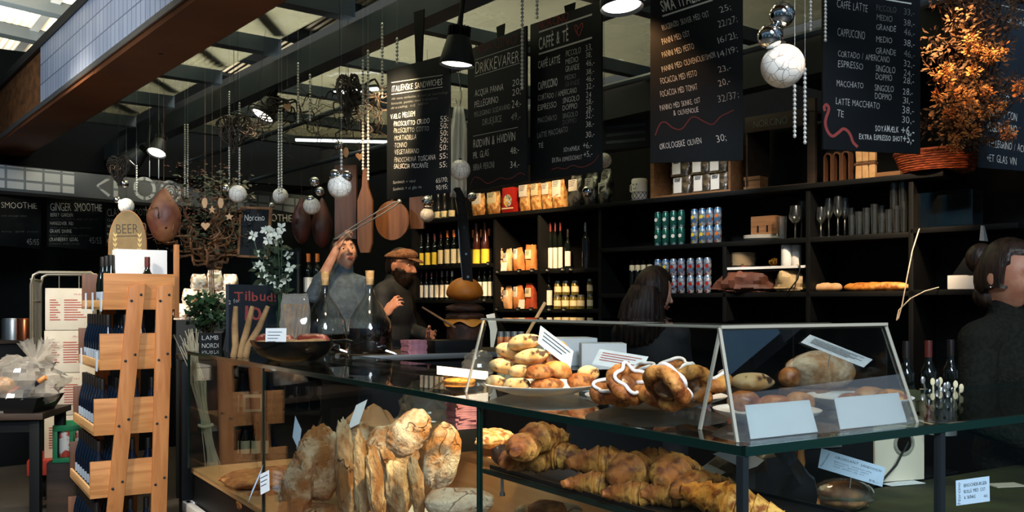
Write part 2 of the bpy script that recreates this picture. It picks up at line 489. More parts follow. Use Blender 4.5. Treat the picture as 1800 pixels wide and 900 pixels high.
def tiles(name, a, c, mortar, sc, rough=.25, spec=.5):
    m, n, b = new_mat(name)
    t = n.nodes.new('ShaderNodeTexCoord'); mp = n.nodes.new('ShaderNodeMapping')
    n.links.new(t.outputs['UV'], mp.inputs[0])
    k = n.nodes.new('ShaderNodeTexBrick'); k.offset = 0.0
    k.inputs['Color1'].default_value = lin(a); k.inputs['Color2'].default_value = lin(c); k.inputs['Mortar'].default_value = lin(mortar)
    k.inputs['Scale'].default_value = 1.0; k.inputs['Mortar Size'].default_value = sc[2]
    k.inputs['Brick Width'].default_value = sc[0]; k.inputs['Row Height'].default_value = sc[1]
    t2 = n.nodes.new('ShaderNodeTexCoord'); n.links.new(t2.outputs['Object'], mp.inputs[0])
    n.links.new(mp.outputs[0], k.inputs['Vector']); n.links.new(k.outputs['Color'], b.inputs['Base Color'])
    b.inputs['Roughness'].default_value = rough
    return m, mp

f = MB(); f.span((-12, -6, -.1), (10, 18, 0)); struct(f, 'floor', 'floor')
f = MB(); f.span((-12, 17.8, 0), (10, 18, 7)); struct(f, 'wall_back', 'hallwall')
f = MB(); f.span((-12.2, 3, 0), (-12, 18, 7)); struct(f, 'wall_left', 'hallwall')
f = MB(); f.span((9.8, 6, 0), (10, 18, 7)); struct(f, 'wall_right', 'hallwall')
# market hall roof: sloping corrugated sheets on dark purlins
roof = MB(); roof.box((0, 0, .03), (22, 19, .04))
ro = struct(roof, 'ceiling', 'hallroof'); ro.location = (-1, 8.6, 5.9); ro.rotation_euler = (math.radians(-3), math.radians(4), RB)
for i in range(-6, 10):
    q = MB(); q.box((-2, i * 1.35, -.09), (19, .2, .17))
    o = struct(q, 'trim_1', 'darksteel'); o.location = ro.location; o.rotation_euler = ro.rotation_euler
q = MB()
for x in (-7.5, -4.3, -1.5, 2.2): q.box((x, 0, -.01), (.12, 19, .05))
o = struct(q, 'trim_2', 'alu'); o.location = ro.location; o.rotation_euler = ro.rotation_euler

# ---------------------------------------------------------------- canopy of the stall
def run(mb, d0, d1, z0, z1, k0, k1):   # a bar along the canopy
    a, b, c, d = BP(k0, d0, z0), BP(k0, d1, z0), BP(k1, d1, z0), BP(k1, d0, z0)
    up = V(0, 0, z1 - z0)
    mb.hexa([a, b, c, d], [a + up, b + up, c + up, d + up]); return mb
D1 = 1.60
kA, kB = bk(76, D1), bk(309, D1)
M['fascia_tile'], mpn = tiles('pale_blue_tile_cladding', '#b4bfd2', '#a4b0c6', '#717c90', (.085, .15, .005), .22)
mpn.inputs['Location'].default_value = (0, 0, 0); mpn.inputs['Rotation'].default_value = (PI / 2, 0, 0)
fas = MB(); fas.span((0, -.02, 0), (kA - kB, 0, .44))
fo = struct(fas, 'trim_3', 'fascia_tile'); fo.location = BP(kA, D1, 3.02); fo.rotation_euler = (0, 0, RB - PI / 2)
q = MB(); run(q, D1, D1 + .03, 3.02, 3.46, kA + .02, kA + 6); struct(q, 'trim_4', 'oldwood')
q = MB(); run(q, D1, D1 + .03, 3.02, 3.46, -2.0, kB - .02); struct(q, 'trim_4', 'oldwood')
q = MB(); run(q, D1 - .03, D1 + .05, 3.46, 3.53, -2, 15); struct(q, 'trim_5', 'darksteel')
q = MB(); run(q, D1 - .035, D1 + .02, 2.985, 3.02, -2, 15); struct(q, 'trim_6', 'alu')
so = MB()
run(so, D1 - .02, D1 + .33, 2.95, 2.985, -2, bk(200, D1 + .1) - .005); run(so, D1 - .02, D1 + .33, 2.955, 2.985, bk(200, D1 + .1) + .005, 15)
struct(so, 'trim_7', 'rust')
q = MB()
for k in (2.2, 2.7, 3.2, 3.75, 4.3, 5.6):
    c = BP(k, D1 + .16, 2.948); q.cyl(c, c + V(0, 0, .01), .014, .014, 10)
struct(q, 'trim_8', 'black')
q = MB(); run(q, D1 + .31, D1 + .37, 2.98, 3.26, -2, 15); struct(q, 'trim_9', 'darksteel')
D2 = 2.64
q = MB(); run(q, D2, D2 + .12, 2.97, 3.13, -2, 12); struct(q, 'beam_1', 'steelblue')
q = MB(); run(q, D2 + .13, D2 + .2, 3.17, 3.265, -2, 12); struct(q, 'beam_2', 'darksteel')
ks = [1.7, 2.75, 3.85, 4.95, 5.98, 7.05, 8.15, 9.25]
for k in ks:
    q = MB(); run(q, D1 + .36, D2 + .02, 3.165, 3.265, k - .05, k + .05); struct(q, 'beam_3', 'steelblue')
    q = MB(); run(q, D2 + .2, D2 + 2.6, 3.18, 3.265, k - .04, k + .04); struct(q, 'beam_4', 'steelblue')
for k in ks[3:7]:     # diagonal braces in the next bay
    q = MB(); q.bar(BP(k + .15, D1 + .4, 3.33), BP(k + .95, D2, 3.33), .09, .07); struct(q, 'beam_5', 'darksteel')
q = MB(); run(q, D2 + 2.55, D2 + 2.7, 2.95, 3.35, -2, 12); struct(q, 'beam_6', 'darksteel')
q = MB(); q.tube([BP(1.5, D2 + .75, 2.98), BP(12, D2 + .75, 2.98)], .022, 8); struct(q, 'beam_7', 'steelblue')
q = MB(); q.tube([BP(1.5, D2 + 1.5, 2.86), BP(12, D2 + 1.5, 2.86)], .022, 8); struct(q, 'beam_7', 'steelblue')
n = 1
for k0, k1 in zip(ks[:-1], ks[1:]):
    for (a, b) in ((D1 + .37, D2 + .02), (D2 + .2, D2 + 2.5)):
        q = MB(); run(q, a, b, 3.27, 3.278, k0 + .02, k1 - .02)
        struct(q, 'window_%d' % n, 'roofglass'); n += 1
# solid dark roof over the back half of the stall
q = MB(); run(q, D2 + 2.7, D2 + 6, 3.0, 3.1, -3, 3.9); struct(q, 'ceiling', 'black')

# ---------------------------------------------------------------- neighbouring stalls closing the view
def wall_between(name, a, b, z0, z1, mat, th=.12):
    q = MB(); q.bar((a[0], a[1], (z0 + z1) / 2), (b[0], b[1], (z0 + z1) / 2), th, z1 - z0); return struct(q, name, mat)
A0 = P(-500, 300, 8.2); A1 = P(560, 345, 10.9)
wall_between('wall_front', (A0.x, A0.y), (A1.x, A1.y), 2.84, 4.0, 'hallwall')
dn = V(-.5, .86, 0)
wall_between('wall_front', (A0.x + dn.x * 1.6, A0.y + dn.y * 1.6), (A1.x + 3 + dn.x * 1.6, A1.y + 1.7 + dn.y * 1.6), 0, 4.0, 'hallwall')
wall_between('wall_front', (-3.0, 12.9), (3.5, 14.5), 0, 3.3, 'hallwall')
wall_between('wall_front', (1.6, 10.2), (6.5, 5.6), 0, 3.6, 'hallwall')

# ---------------------------------------------------------------- back shelving of the stall (one carcass, its boards and uprights are parts)
def wl(px, d=0.0):   # local x of column px on the shelf front
    p = WP(px, 0, d); return (p - W_O).dot(wu)
W_O = WP(1600, 0, 0)
sh = thing('wall_shelving', 'black stained wooden back shelving filled with wine, bags, cans and glasses', 'shelving', W_O, WR)
X0, X1 = wl(722), wl(1800) + 1.2
q = MB(); q.span((X0, .34, 0), (X1, .36, 2.62)); q.build('back_panel', 'shelf', sh)
def shelf_board(a, b, z, d0=0.0, d1=.34, th=.03):
    q = MB(); q.span((wl(a) if a else X0, d0, z - th), (wl(b) if b else X1, d1, z)); return q.build('shelf_board', 'shelf', sh, bevel=.003)
shelf_board(722, 1660, 2.20, -.02)
shelf_board(722, 869, 1.81); shelf_board(722, 869, 1.52)
shelf_board(869, 1052, 1.744); shelf_board(869, 1052, 1.447)
shelf_board(1052, 1600, 1.88); shelf_board(1052, 1610, 1.555)
shelf_board(1275, 1418, 1.715, .02)
shelf_board(1600, 1790, 1.90); shelf_board(1600, 1795, 1.56)
shelf_board(722, 1795, .95)
for px, z0, z1 in ((724, 0, 2.2), (869, 0, 2.2), (947, 1.447, 2.2), (1054, 0, 2.2), (1273, .95, 1.85), (1420, .95, 2.2), (1601, 0, 2.2)):
    q = MB(); q.span((wl(px) - .014, .0, z0), (wl(px) + .014, .34, z1)); q.build('upright', 'shelf', sh, bevel=.003)
q = MB(); q.span((wl(1276), .012, 1.70), (wl(1417), .02, 1.716)); q.build('shelf_edge', 'paper', sh)
q = MB(); q.span((X0, -.35, 0), (X1, .0, .92)); q.build('base_cupboard', 'shelf', sh, bevel=.004)
q = MB(); q.span((X0, -.38, .92), (X1, .0, .95)); q.build('worktop', 'darkwood', sh, bevel=.004)

# ---------------------------------------------------------------- glass counters
def case_part(parent, name, mat, s0, s1, t0, t1, z0, z1, bevel=0):
    q = MB(); q.span((s0, t0, z0), (s1, t1, z1)); return q.build(name, mat, parent, bevel=bevel)
LT = 4.47
case = thing('glass_display_counter', 'long glass bread counter running back from the corner towards the bottle rack', 'counter', (CX, CY, 0), TH)
case_part(case, 'plinth', 'black', .03, .64, .02, LT, 0, .47, .004)
case_part(case, 'deck', 'paleply', .02, .66, .02, LT, .47, .5, .003)
case_part(case, 'end_trim', 'white', -.02, .66, LT - .05, LT + .03, .2, .3, .01)
case_part(case, 'kick_rail', 'white', -.025, .02, 2.9, LT + .03, .24, .3, .006)
tg = case_part(case, 'top_glass', 'topglass', .012, .66, .012, LT - .012, TOP - .018, TOP)
e = MB()
e.span((-.002, -.002, TOP - .019), (.01, LT, TOP)); e.span((-.002, LT - .01, TOP - .019), (.66, LT, TOP))
e.build('polished_edge', 'glassedge', tg)
seams = [0.006, 1.04, 3.04, LT]
for a, b in zip(seams[:-1], seams[1:]):
    g = case_part(case, 'front_pane', 'glass', .004, .010, a + .008, b - .008, .5, TOP - .019)
    e = MB(); e.span((-.001, b - .008, .5), (.014, b + .002, TOP - .019)); e.build('pane_edge', 'glassedge', g)
case_part(case, 'end_pane', 'glass', .004, .66, LT - .01, LT - .004, .5, TOP - .019)
g = case_part(case, 'glass_shelf', 'topglass', .03, .42, .05, 1.03, .99, 1.0)
e = MB(); e.span((.018, .03, .989), (.03, 1.04, 1.001)); e.build('polished_edge', 'glassedge', g)
for t in (.1, 1.0):
    q = MB(); q.cyl((.06, t, .93), (.06, t, .99), .005, n=8); q.cyl((.06, t, .925), (.06, t, .935), .009, n=8); q.build('shelf_peg', 'chrome', case)
q = MB(); q.span((.60, .65, TOP - .05), (.66, LT, TOP - .02)); q.build('rear_rail', 'alu', case)

RL = 3.2
case2 = thing('glass_display_counter', 'glass sandwich counter running right from the corner below the pastry guard', 'counter', (CX, CY, 0), TH)
case_part(case2, 'plinth', 'black', .68, RL, .03, .6, 0, .74, .004)
M['greenboard'] = pm('mossy_green_board', '#39401f', .7, var=('#23270f', 6, .35, .7), bump=(14, .3))
case_part(case2, 'deck', 'greenboard', .42, RL, .02, .62, .86, .885, .004)
case_part(case2, 'deck_front', 'plastic_black', .42, RL, .0, .02, .8, .885)
tg = case_part(case2, 'top_glass', 'topglass', .68, RL, .012, .56, TOP - .018, TOP)
e = MB(); e.span((-.002, -.004, TOP - .019), (RL, .01, TOP)); e.span((.69, .56, TOP - .016), (RL, .566, TOP)); e.build('polished_edge', 'glassedge', tg)
for a, b in ((.02, .64), (.66, 1.9), (1.92, RL)):
    case_part(case2, 'front_pane', 'glass', a, b, .004, .01, .5, TOP - .019)
for s, wd in ((.0, .016), (.65, .018), (1.91, .018)):
    q = MB(); q.span((s - wd / 2, -.002, .5), (s + wd / 2, .016, TOP - .019)); q.build('post', 'darksteel', case2)

# far run of the counter where the oil jars stand
case3 = thing('counter_top', 'dark far counter slab with an aluminium front edge under the oil jars', 'counter', cp(3.62, .73), TH)
q = MB(); q.span((.0, 0, .0), (2.6, .55, 1.155)); q.build('base', 'black', case3, bevel=.004)
q = MB(); q.span((-.05, -.02, 1.155), (2.6, .58, 1.188)); q.build('worktop', 'darkwood', case3, bevel=.004)
q = MB(); q.span((-.05, -.045, 1.158), (2.6, -.02, 1.19)); q.build('edge_rail', 'alu', case3, bevel=.003)

# acrylic guards on the counter top
GZ = 1.43
ga = thing('pastry_guard', 'clear acrylic guard standing over the buns and iced pastries', 'guard', (CX, CY, 0), TH)
def sheet(mb, a, b, c, d, th):  # four corners in s,t,z
    a, b, c, d = (V(*q) for q in (a, b, c, d)); nr = (b - a).cross(d - a).normalized() * th
    mb.hexa([a, b, c, d], [a + nr, b + nr, c + nr, d + nr]); return mb
q = MB(); sheet(q, (.105, .235, TOP), (.105, 1.29, TOP), (.17, 1.29, GZ), (.17, .235, GZ), .005); fp = q.build('front_sheet', 'acrylic', ga, smooth=0)
for t_ in (.235, 1.29):
    q = MB(); q.bar((.105, t_, TOP), (.17, t_, GZ), .0065, .0065); q.build('sheet_edge', 'paleedge', fp, smooth=0)
q = MB(); q.span((.165, .2, GZ), (.5, 1.29, GZ + .006)); tp = q.build('top_sheet', 'acrylic', ga, smooth=0)
q = MB(); q.span((.159, .2, GZ - .001), (.165, 1.29, GZ + .006)); q.build('sheet_edge', 'paleedge', tp, smooth=0); q = MB(); q.span((.165, .195, GZ - .001), (.5, .2, GZ + .006)); q.build('sheet_edge', 'paleedge', tp, smooth=0)
gb = thing('pastry_guard', 'clear acrylic guard on the corner with white cards along its foot', 'guard', (CX, CY, 0), TH)
q = MB(); sheet(q, (.03, .05, TOP), (.63, .05, TOP), (.60, .115, GZ), (.045, .115, GZ), -.005); fp = q.build('front_sheet', 'mirroracrylic', gb, smooth=0)
for s0, s1 in ((.03, .045), (.63, .60)):
    q = MB(); q.bar((s0, .05, TOP), (s1, .115, GZ), .007, .006); q.build('sheet_edge', 'paleedge', fp, smooth=0)
q = MB(); q.span((.045, .115, GZ), (.6, .42, GZ + .006)); tp = q.build('top_sheet', 'acrylic', gb, smooth=0)
q = MB(); q.span((.045, .109, GZ - .001), (.6, .115, GZ + .006)); q.build('sheet_edge', 'paleedge', tp, smooth=0)
q = MB(); q.span((.6, .115, TOP), (.606, .4, GZ)); q.build('side_sheet', 'acrylic', gb, smooth=0)
# ================================================================ chalkboards
RN = random.Random(7)
class Board:
    def __init__(s, label, tl, bl, tr, br, Y, mat='slate', hang=(), key=None, cat='menu board', frame=None, th=.012):
        hL = bl[1] - tl[1]; hR = br[1] - tr[1]; Yr = Y * hL / hR
        A = P(bl[0], bl[1], Y); Bp = P(br[0], br[1], Yr)
        s.w = math.hypot(Bp.x - A.x, Bp.y - A.y); s.h = hL / F * Y
        s.rz = math.atan2(Bp.y - A.y, Bp.x - A.x)
        s.o = V(A.x, A.y, (A.z + Bp.z) / 2)
        s.ux = V(math.cos(s.rz), math.sin(s.rz), 0); s.un = V(-math.sin(s.rz), math.cos(s.rz), 0)
        s.root = thing('chalkboard', label, cat, s.o, s.rz)
        q = MB(); q.span((0, 0, 0), (s.w, th, s.h)); q.build('slab', mat, s.root, bevel=.0015)
        for f in hang:    # tapered black straps up to the roof
            zt = 3.0 - s.o.z
            if zt > s.h:
                q = MB(); x = f * s.w; z0 = s.h - .05
                q.hexa([(x - .022, .012, z0), (x + .022, .012, z0), (x + .022, .018, z0), (x - .022, .018, z0)],
                       [(x - .04, .012, zt), (x + .04, .012, zt), (x + .04, .018, zt), (x - .04, .018, zt)])
                q.build('hanging_strap', 'black', s.root)
        s.mb = {}
    def pix(s, px, py):
        d = V((px - 900) / F, 1, -(py - HZ) / F); e = V(0, 0, EYE)
        k = (s.o - e).dot(s.un) / d.dot(s.un); p = e + d * k - s.o
        return (p.dot(s.ux), p.z, k)
    def get(s, col):
        if col not in s.mb: s.mb[col] = MB()
        return s.mb[col]
    def put(s, off, sc, rows):
        for r in rows:
            t, x0, y0, x1, y1, h = r[:6]; col = r[6] if len(r) > 6 else 'chalk'; bold = len(r) > 7 and r[7]
            a = s.pix(off[0] + x0 / sc, off[1] + y0 / sc); b = s.pix(off[0] + x1 / sc, off[1] + y1 / sc)
            H = h / sc / F * a[2]
            if t == '---': s.get(col).stroke([a[:2], b[:2]], H)
            else: s.get(col).text(t, a[:2], b[:2], H, bold, rnd=RN)
    def wave(s, off, sc, pts, wd, col):
        # smooth hand-drawn line through the points
        q = [s.pix(off[0] + x / sc, off[1] + y / sc)[:2] for x, y in pts]; out = []
        for i in range(len(q) - 1):
            p0, p1, p2, p3 = q[max(i - 1, 0)], q[i], q[i + 1], q[min(i + 2, len(q) - 1)]
            for k in range(6):
                t = k / 6
                out.append(tuple(.5 * (2 * p1[j] + (p2[j] - p0[j]) * t + (2 * p0[j] - 5 * p1[j] + 4 * p2[j] - p3[j]) * t * t + (3 * p1[j] - p0[j] - 3 * p2[j] + p3[j]) * t ** 3) for j in (0, 1)))
        out.append(q[-1]); s.get(col).stroke(out, wd)
    def done(s):
        nm = {'chalk': 'white chalk lettering', 'chalkdim': 'thin chalk lettering', 'chalkfaint': 'faint chalk lettering', 'chalkred': 'dark red lettering', 'chalkredbright': 'red lettering'}
        for c, mb in s.mb.items(): mb.build('lettering', c, s.root, smooth=0)['label'] = nm[c]
        return s.root

C3 = (660, 0); K3 = 3.0
b = Board('leftmost hanging chalkboard, ITALIENSKE SANDWICHES price list lit at its right edge', (676, 120), (680, 348), (794, 98), (790, 342), 5.0, hang=(.5,))
b.put(C3, K3, [
 ('---', 85, 436, 355, 396, 4, 'chalkdim'), ('ITALIENSKE SANDWICHES', 88, 485, 352, 447, 33), ('---', 85, 498, 355, 459, 4, 'chalkdim'),
 ('Alle vores sandwiches er lavet på stenovnsbagt', 85, 528, 383, 492, 13, 'chalkfaint'), ('focaccia, penslet med friskhakket', 85, 553, 328, 522, 13, 'chalkfaint'), ('dressing og salat', 82, 577, 278, 548, 13, 'chalkfaint'),
 ('VÆLG MELLEM', 80, 630, 208, 612, 29), ('·PROSCIUTTO CRUDO', 95, 668, 285, 650, 27), ('55;', 342, 645, 385, 638, 32),
 ('·PROSCIUTTO COTTO', 95, 704, 282, 690, 27, 'chalkdim'), ('50;', 342, 682, 382, 675, 32), ('·MORTADELLA', 98, 742, 216, 734, 27, 'chalkdim'), ('50;', 342, 720, 382, 713, 32),
 ('·TONNO', 98, 780, 166, 775, 27, 'chalkdim'), ('50;', 342, 757, 382, 750, 32), ('·VEGETARIANO', 98, 816, 230, 807, 27, 'chalkdim'), ('50;', 340, 795, 380, 788, 32),
 ('·FINOCCHIONA', 98, 857, 215, 850, 27, 'chalkdim'), ('TOSCANA', 225, 850, 318, 842, 29), ('55;', 338, 840, 380, 833, 32), ('·SALSICCIA PICCANTE', 95, 890, 278, 884, 26), ('55;', 338, 885, 378, 879, 30)])
b.put((500, 280), 2.5, [('Sandwich + vand', 478, 108, 575, 101, 14, 'chalkdim'), ('65/70;', 667, 104, 718, 98, 22), ('Sandwich + et glas vin', 478, 138, 603, 127, 14, 'chalkdim'), ('90/95;', 667, 136, 718, 130, 22)])
b.done()
b = Board('hanging chalkboard headed DRIKKEVARER, second from the left in the row', (824, 88), (822, 337), (925, 45), (925, 318), 5.35, hang=(.55,))
b.put(C3, K3, [
 ('NORCINO', 527, 287, 748, 232, 52, 'chalkred'), ('---', 528, 316, 762, 238, 4, 'chalkdim'), ('DRIKKEVARER', 528, 393, 757, 325, 64), ('---', 525, 404, 762, 332, 4, 'chalkdim'),
 ('ACQUA PANNA', 525, 510, 675, 475, 35), ('20;', 722, 455, 766, 446, 36), ('PELLEGRINO', 523, 570, 648, 540, 36), ('20;', 722, 505, 766, 496, 36),
 ('PELLEGRINO SODAVAND', 522, 618, 712, 575, 28, 'chalkdim'), ('24;-', 720, 570, 768, 560, 40), ('DRUEJUICE', 565, 663, 665, 641, 36, 'chalkdim'), ('49,-', 715, 637, 765, 628, 38, 'chalkdim'),
 ('---', 515, 719, 752, 671, 3, 'chalkdim'), ('RØDVIN & HVIDVIN', 517, 780, 737, 740, 46), ('PR. GLAS', 517, 838, 598, 822, 36), ('48;-', 712, 814, 757, 805, 38), ('BIRRA PERONI', 517, 900, 626, 885, 35, 'chalkdim'), ('34,-', 712, 886, 760, 878, 36)])
b.wave((720, 280), 2.81, [(300, 128), (320, 90), (350, 95), (380, 118), (410, 112), (450, 92), (480, 98), (510, 90), (545, 68), (572, 78)], .005, 'chalkred')
b.done()
b = Board('hanging chalkboard headed CAFFÈ & TÈ with a red heart beside the heading', (932, 42), (932, 318), (1057, 2), (1057, 302), 4.95, hang=(.55,))
b.put(C3, K3, [
 ('NORCINO', 862, 161, 1018, 108, 46, 'chalkredbright'), ('---', 862, 170, 1143, 76, 9), ('CAFFÈ & TÈ', 862, 264, 1018, 213, 66, 'chalk', True), ('---', 862, 286, 1143, 198, 9),
 ('CAFFÈ LATTE', 858, 362, 974, 331, 40, 'chalk', True), ('PICCOLO', 1005, 300, 1083, 280, 33), ('33,', 1108, 270, 1142, 262, 34), ('MEDIO', 1003, 340, 1070, 325, 31), ('38,', 1110, 308, 1140, 301, 33),
 ('GRANDE', 1002, 380, 1076, 365, 31), ('46,-', 1110, 352, 1155, 343, 34), ('CAPPUCCINO', 858, 476, 960, 450, 42, 'chalk', True), ('MEDIO', 1000, 425, 1057, 412, 27, 'chalkdim'), ('38,-', 1112, 394, 1153, 386, 32),
 ('GRANDE', 1000, 459, 1077, 445, 28, 'chalkfaint'), ('46,-', 1112, 433, 1154, 425, 32), ('CORTADO / AMERICANO', 858, 532, 1062, 488, 30), ('32,-', 1112, 472, 1154, 464, 32),
 ('ESPRESSO', 857, 585, 955, 565, 33), ('SINGOLO', 988, 546, 1075, 530, 31), ('24', 1112, 517, 1138, 512, 32), ('DOPPIO', 988, 585, 1065, 570, 30), ('28,-', 1112, 553, 1150, 545, 32),
 ('MACCHIATO', 857, 650, 957, 632, 30, 'chalkdim'), ('SINGOLO', 987, 626, 1067, 612, 28, 'chalkdim'), ('28,-', 1112, 591, 1150, 584, 32), ('DOPPIO', 988, 660, 1060, 647, 28, 'chalkfaint'), ('32,-', 1110, 627, 1150, 620, 32),
 ('LATTE MACCHIATO', 855, 730, 1015, 696, 30, 'chalkdim'), ('38,-', 1110, 672, 1153, 664, 32), ('TÉ', 860, 782, 886, 778, 28), ('30,-', 1110, 727, 1156, 719, 34),
 ('SOYAMÆLK', 993, 803, 1078, 790, 24), ('+6,-', 1095, 786, 1142, 777, 34), ('EXTRA ESPRESSOSHOT', 933, 858, 1090, 838, 24), ('+5,-', 1098, 832, 1145, 823, 34)])
b.wave(C3, K3, [(1072, 190), (1055, 160), (1052, 138), (1062, 135), (1072, 150), (1085, 125), (1094, 128), (1088, 160), (1072, 190), (1064, 160), (1070, 145)], .006, 'chalkredbright')
b.wave(C3, K3, [(930, 895), (960, 885), (1000, 890), (1040, 872), (1070, 880), (1100, 880), (1140, 862), (1165, 838), (1178, 815)], .005, 'chalkred')
b.done()
C4 = (1050, 0)
b = Board('tall brown-lit hanging chalkboard of panini and focaccia prices, SMÅ ITALIENSKE at the top', (1141, -48), (1143, 294), (1306, -75), (1306, 274), 4.35, hang=(.5,))
b.put(C4, K3, [
 ('SMÅ ITALIENSKE', 343, 66, 640, -30, 66, 'chalk', True), ('---', 343, 86, 608, 0, 9),
 ('RUGBRØD SKIVER MED OST', 345, 162, 592, 86, 32), ('25;', 650, 68, 706, 50, 34), ('PANINI MED OST', 345, 236, 490, 190, 34), ('22/27;', 640, 146, 740, 116, 36),
 ('PANINI MED PESTO', 345, 306, 512, 258, 34), ('16/21;', 640, 230, 740, 200, 36), ('PANINI MED OLIVENOLIE/SMØR', 343, 381, 627, 302, 32), ('14/19;', 640, 306, 742, 272, 36),
 ('FOCACCIA MED PESTO', 337, 446, 527, 400, 34), ('23,-', 642, 384, 706, 366, 36), ('FOCACCIA MED TOMAT', 335, 513, 530, 472, 34), ('20,-', 642, 456, 702, 440, 38),
 ('PANINO MED SKINKE, OST', 333, 585, 545, 541, 30), ('& OLIVENOLIE', 403, 611, 535, 590, 28), ('32/37;', 638, 541, 747, 515, 40, 'chalkdim'),
 ('ØKOLOGISKE OLIVEN', 330, 790, 550, 757, 34), ('30;', 632, 752, 682, 741, 40)])
b.wave(C4, K3, [(305, 715), (330, 655), (360, 645), (400, 675), (445, 680), (490, 625), (520, 618), (570, 645), (610, 655), (650, 615), (690, 595), (720, 580)], .006, 'chalkred')
b.done()
C5 = (1400, 0)
b = Board('hanging chalkboard with a pink squiggle along its lower edge, beside the dried flowers', (1447, -110), (1447, 258), (1612, -82), (1618, 275), 3.7, hang=(.5,))
b.put(C5, K3, [
 ('---', 470, -2, 605, 20, 7), ('CAFFÈ LATTE', 212, 40, 373, 66, 44), ('PICCOLO', 420, 56, 525, 70, 32, 'chalkfaint'), ('33,-', 565, 77, 622, 85, 36, 'chalkfaint'), ('MEDIO', 422, 106, 505, 117, 32, 'chalkdim'), ('38,-', 565, 134, 622, 142, 36, 'chalkdim'),
 ('GRANDE', 420, 157, 523, 170, 32), ('46,-', 565, 185, 622, 193, 36, 'chalkdim'), ('CAPPUCCINO', 215, 190, 360, 209, 46), ('MEDIO', 420, 221, 503, 231, 34), ('38,-', 565, 241, 622, 249, 36),
 ('GRANDE', 418, 283, 523, 294, 34), ('46,-', 565, 299, 622, 307, 36, 'chalkdim'), ('CORTADO / AMERICANO', 218, 298, 490, 331, 34), ('32,-', 565, 351, 622, 358, 36),
 ('ESPRESSO', 218, 353, 350, 368, 36), ('SINGOLO', 417, 376, 520, 389, 36), ('24,-', 565, 400, 618, 406, 36), ('DOPPIO', 417, 419, 503, 430, 34), ('28,-', 562, 438, 618, 445, 36),
 ('MACCHIATO', 212, 455, 352, 468, 34), ('SINGOLO', 412, 478, 512, 488, 34), ('28,-', 560, 498, 612, 504, 36), ('DOPPIO', 413, 521, 500, 530, 34), ('31,-', 560, 545, 612, 550, 36),
 ('LATTE MACCHIATO', 207, 550, 437, 575, 36), ('38,-', 557, 597, 618, 603, 40), ('TE', 212, 616, 248, 621, 38), ('30,-', 555, 647, 620, 653, 40),
 ('SOYAMÆLK', 415, 691, 538, 699, 32, 'chalk', True), ('+6,-', 552, 707, 620, 714, 46, 'chalk', True), ('EXTRA ESPRESSO SHOT', 330, 733, 558, 747, 28, 'chalk', True), ('+5,-', 560, 750, 618, 757, 46, 'chalk', True)])
b.wave(C5, K3, [(150, 585), (145, 565), (158, 552), (170, 570), (165, 595), (156, 620), (152, 655), (165, 695), (190, 718), (220, 700), (245, 680), (268, 690), (285, 715), (298, 750), (322, 775)], .012, 'chalkredbright')
b.done()
b = Board('blue-black chalkboard at the right edge listing VEGETARIANO and ET GLAS VIN', (1722, -10), (1722, 291), (1860, 22), (1860, 309), 4.5, mat='slateblue', hang=(.3,))
b.put(C5, K3, [
 ('---', 1080, 28, 1220, 60, 5, 'chalkdim'), ('GE SAN', 1105, 120, 1215, 142, 45, 'chalkdim'), ('TOMATO', 1003, 510, 1120, 545, 44), ('FORNO / CON', 1003, 606, 1160, 640, 46), ('VEGETARIANO', 1003, 690, 1162, 712, 52),
 ('+PELLEGRINO / ACQUA', 1003, 770, 1240, 810, 42), ('+ET GLAS VIN', 1003, 850, 1158, 872, 42)])
b.done()
# smoothie boards of the neighbouring stall
C6 = (0, 280)
def smoothie(label, x0, x1, yt, yb, rows, Y):
    b = Board(label, (x0, yt), (x0, yb), (x1, yt + (x1 - x0) * .07), (x1, yb - (x1 - x0) * .0), Y, cat='menu board'); b.put(C6, 3.0, rows); b.done()
smoothie('smoothie chalkboard cut off by the left edge of the view, ending A SMOOTHIE', -70, 72, 340, 432, [
 ('BANANA SMOOTHIE', -200, 250, 195, 262, 36), ('MANGO BEACH', -190, 280, -20, 286, 20, 'chalkdim'), ('fresh mango, banana and orange juice', -190, 300, 140, 302, 10, 'chalkfaint'), ('APPLE AND LIME', -190, 350, -30, 352, 18, 'chalkdim'), ('pear, apple, lime and mint', -190, 385, 200, 385, 10, 'chalkfaint'), ('45/55', 140, 450, 205, 452, 32, 'chalkdim')], 8.8)
smoothie('GINGER SMOOTHIE chalkboard, the middle one of the neighbouring stall', 84, 180, 345, 437, [
 ('GINGER SMOOTHIE', 266, 272, 538, 276, 46), ('BERRY GARDEN', 266, 302, 384, 304, 20), ('strawberry, raspberry, ginger and apple juice', 266, 318, 522, 320, 9, 'chalkfaint'), ('HANGOVER AID', 264, 346, 386, 348, 20), ('ginger, carrot, orange and lemon', 264, 363, 480, 366, 9, 'chalkfaint'),
 ('GRAPE DIVINE', 262, 388, 378, 389, 20), ('grape, ginger, pear and lime', 262, 404, 470, 406, 9, 'chalkfaint'), ('CRANBERRY GOAL', 260, 432, 412, 432, 20), ('cranberry, ginger, orange', 260, 448, 420, 448, 9, 'chalkfaint'), ('45/55', 470, 442, 535, 446, 34, 'chalkdim')], 9.3)
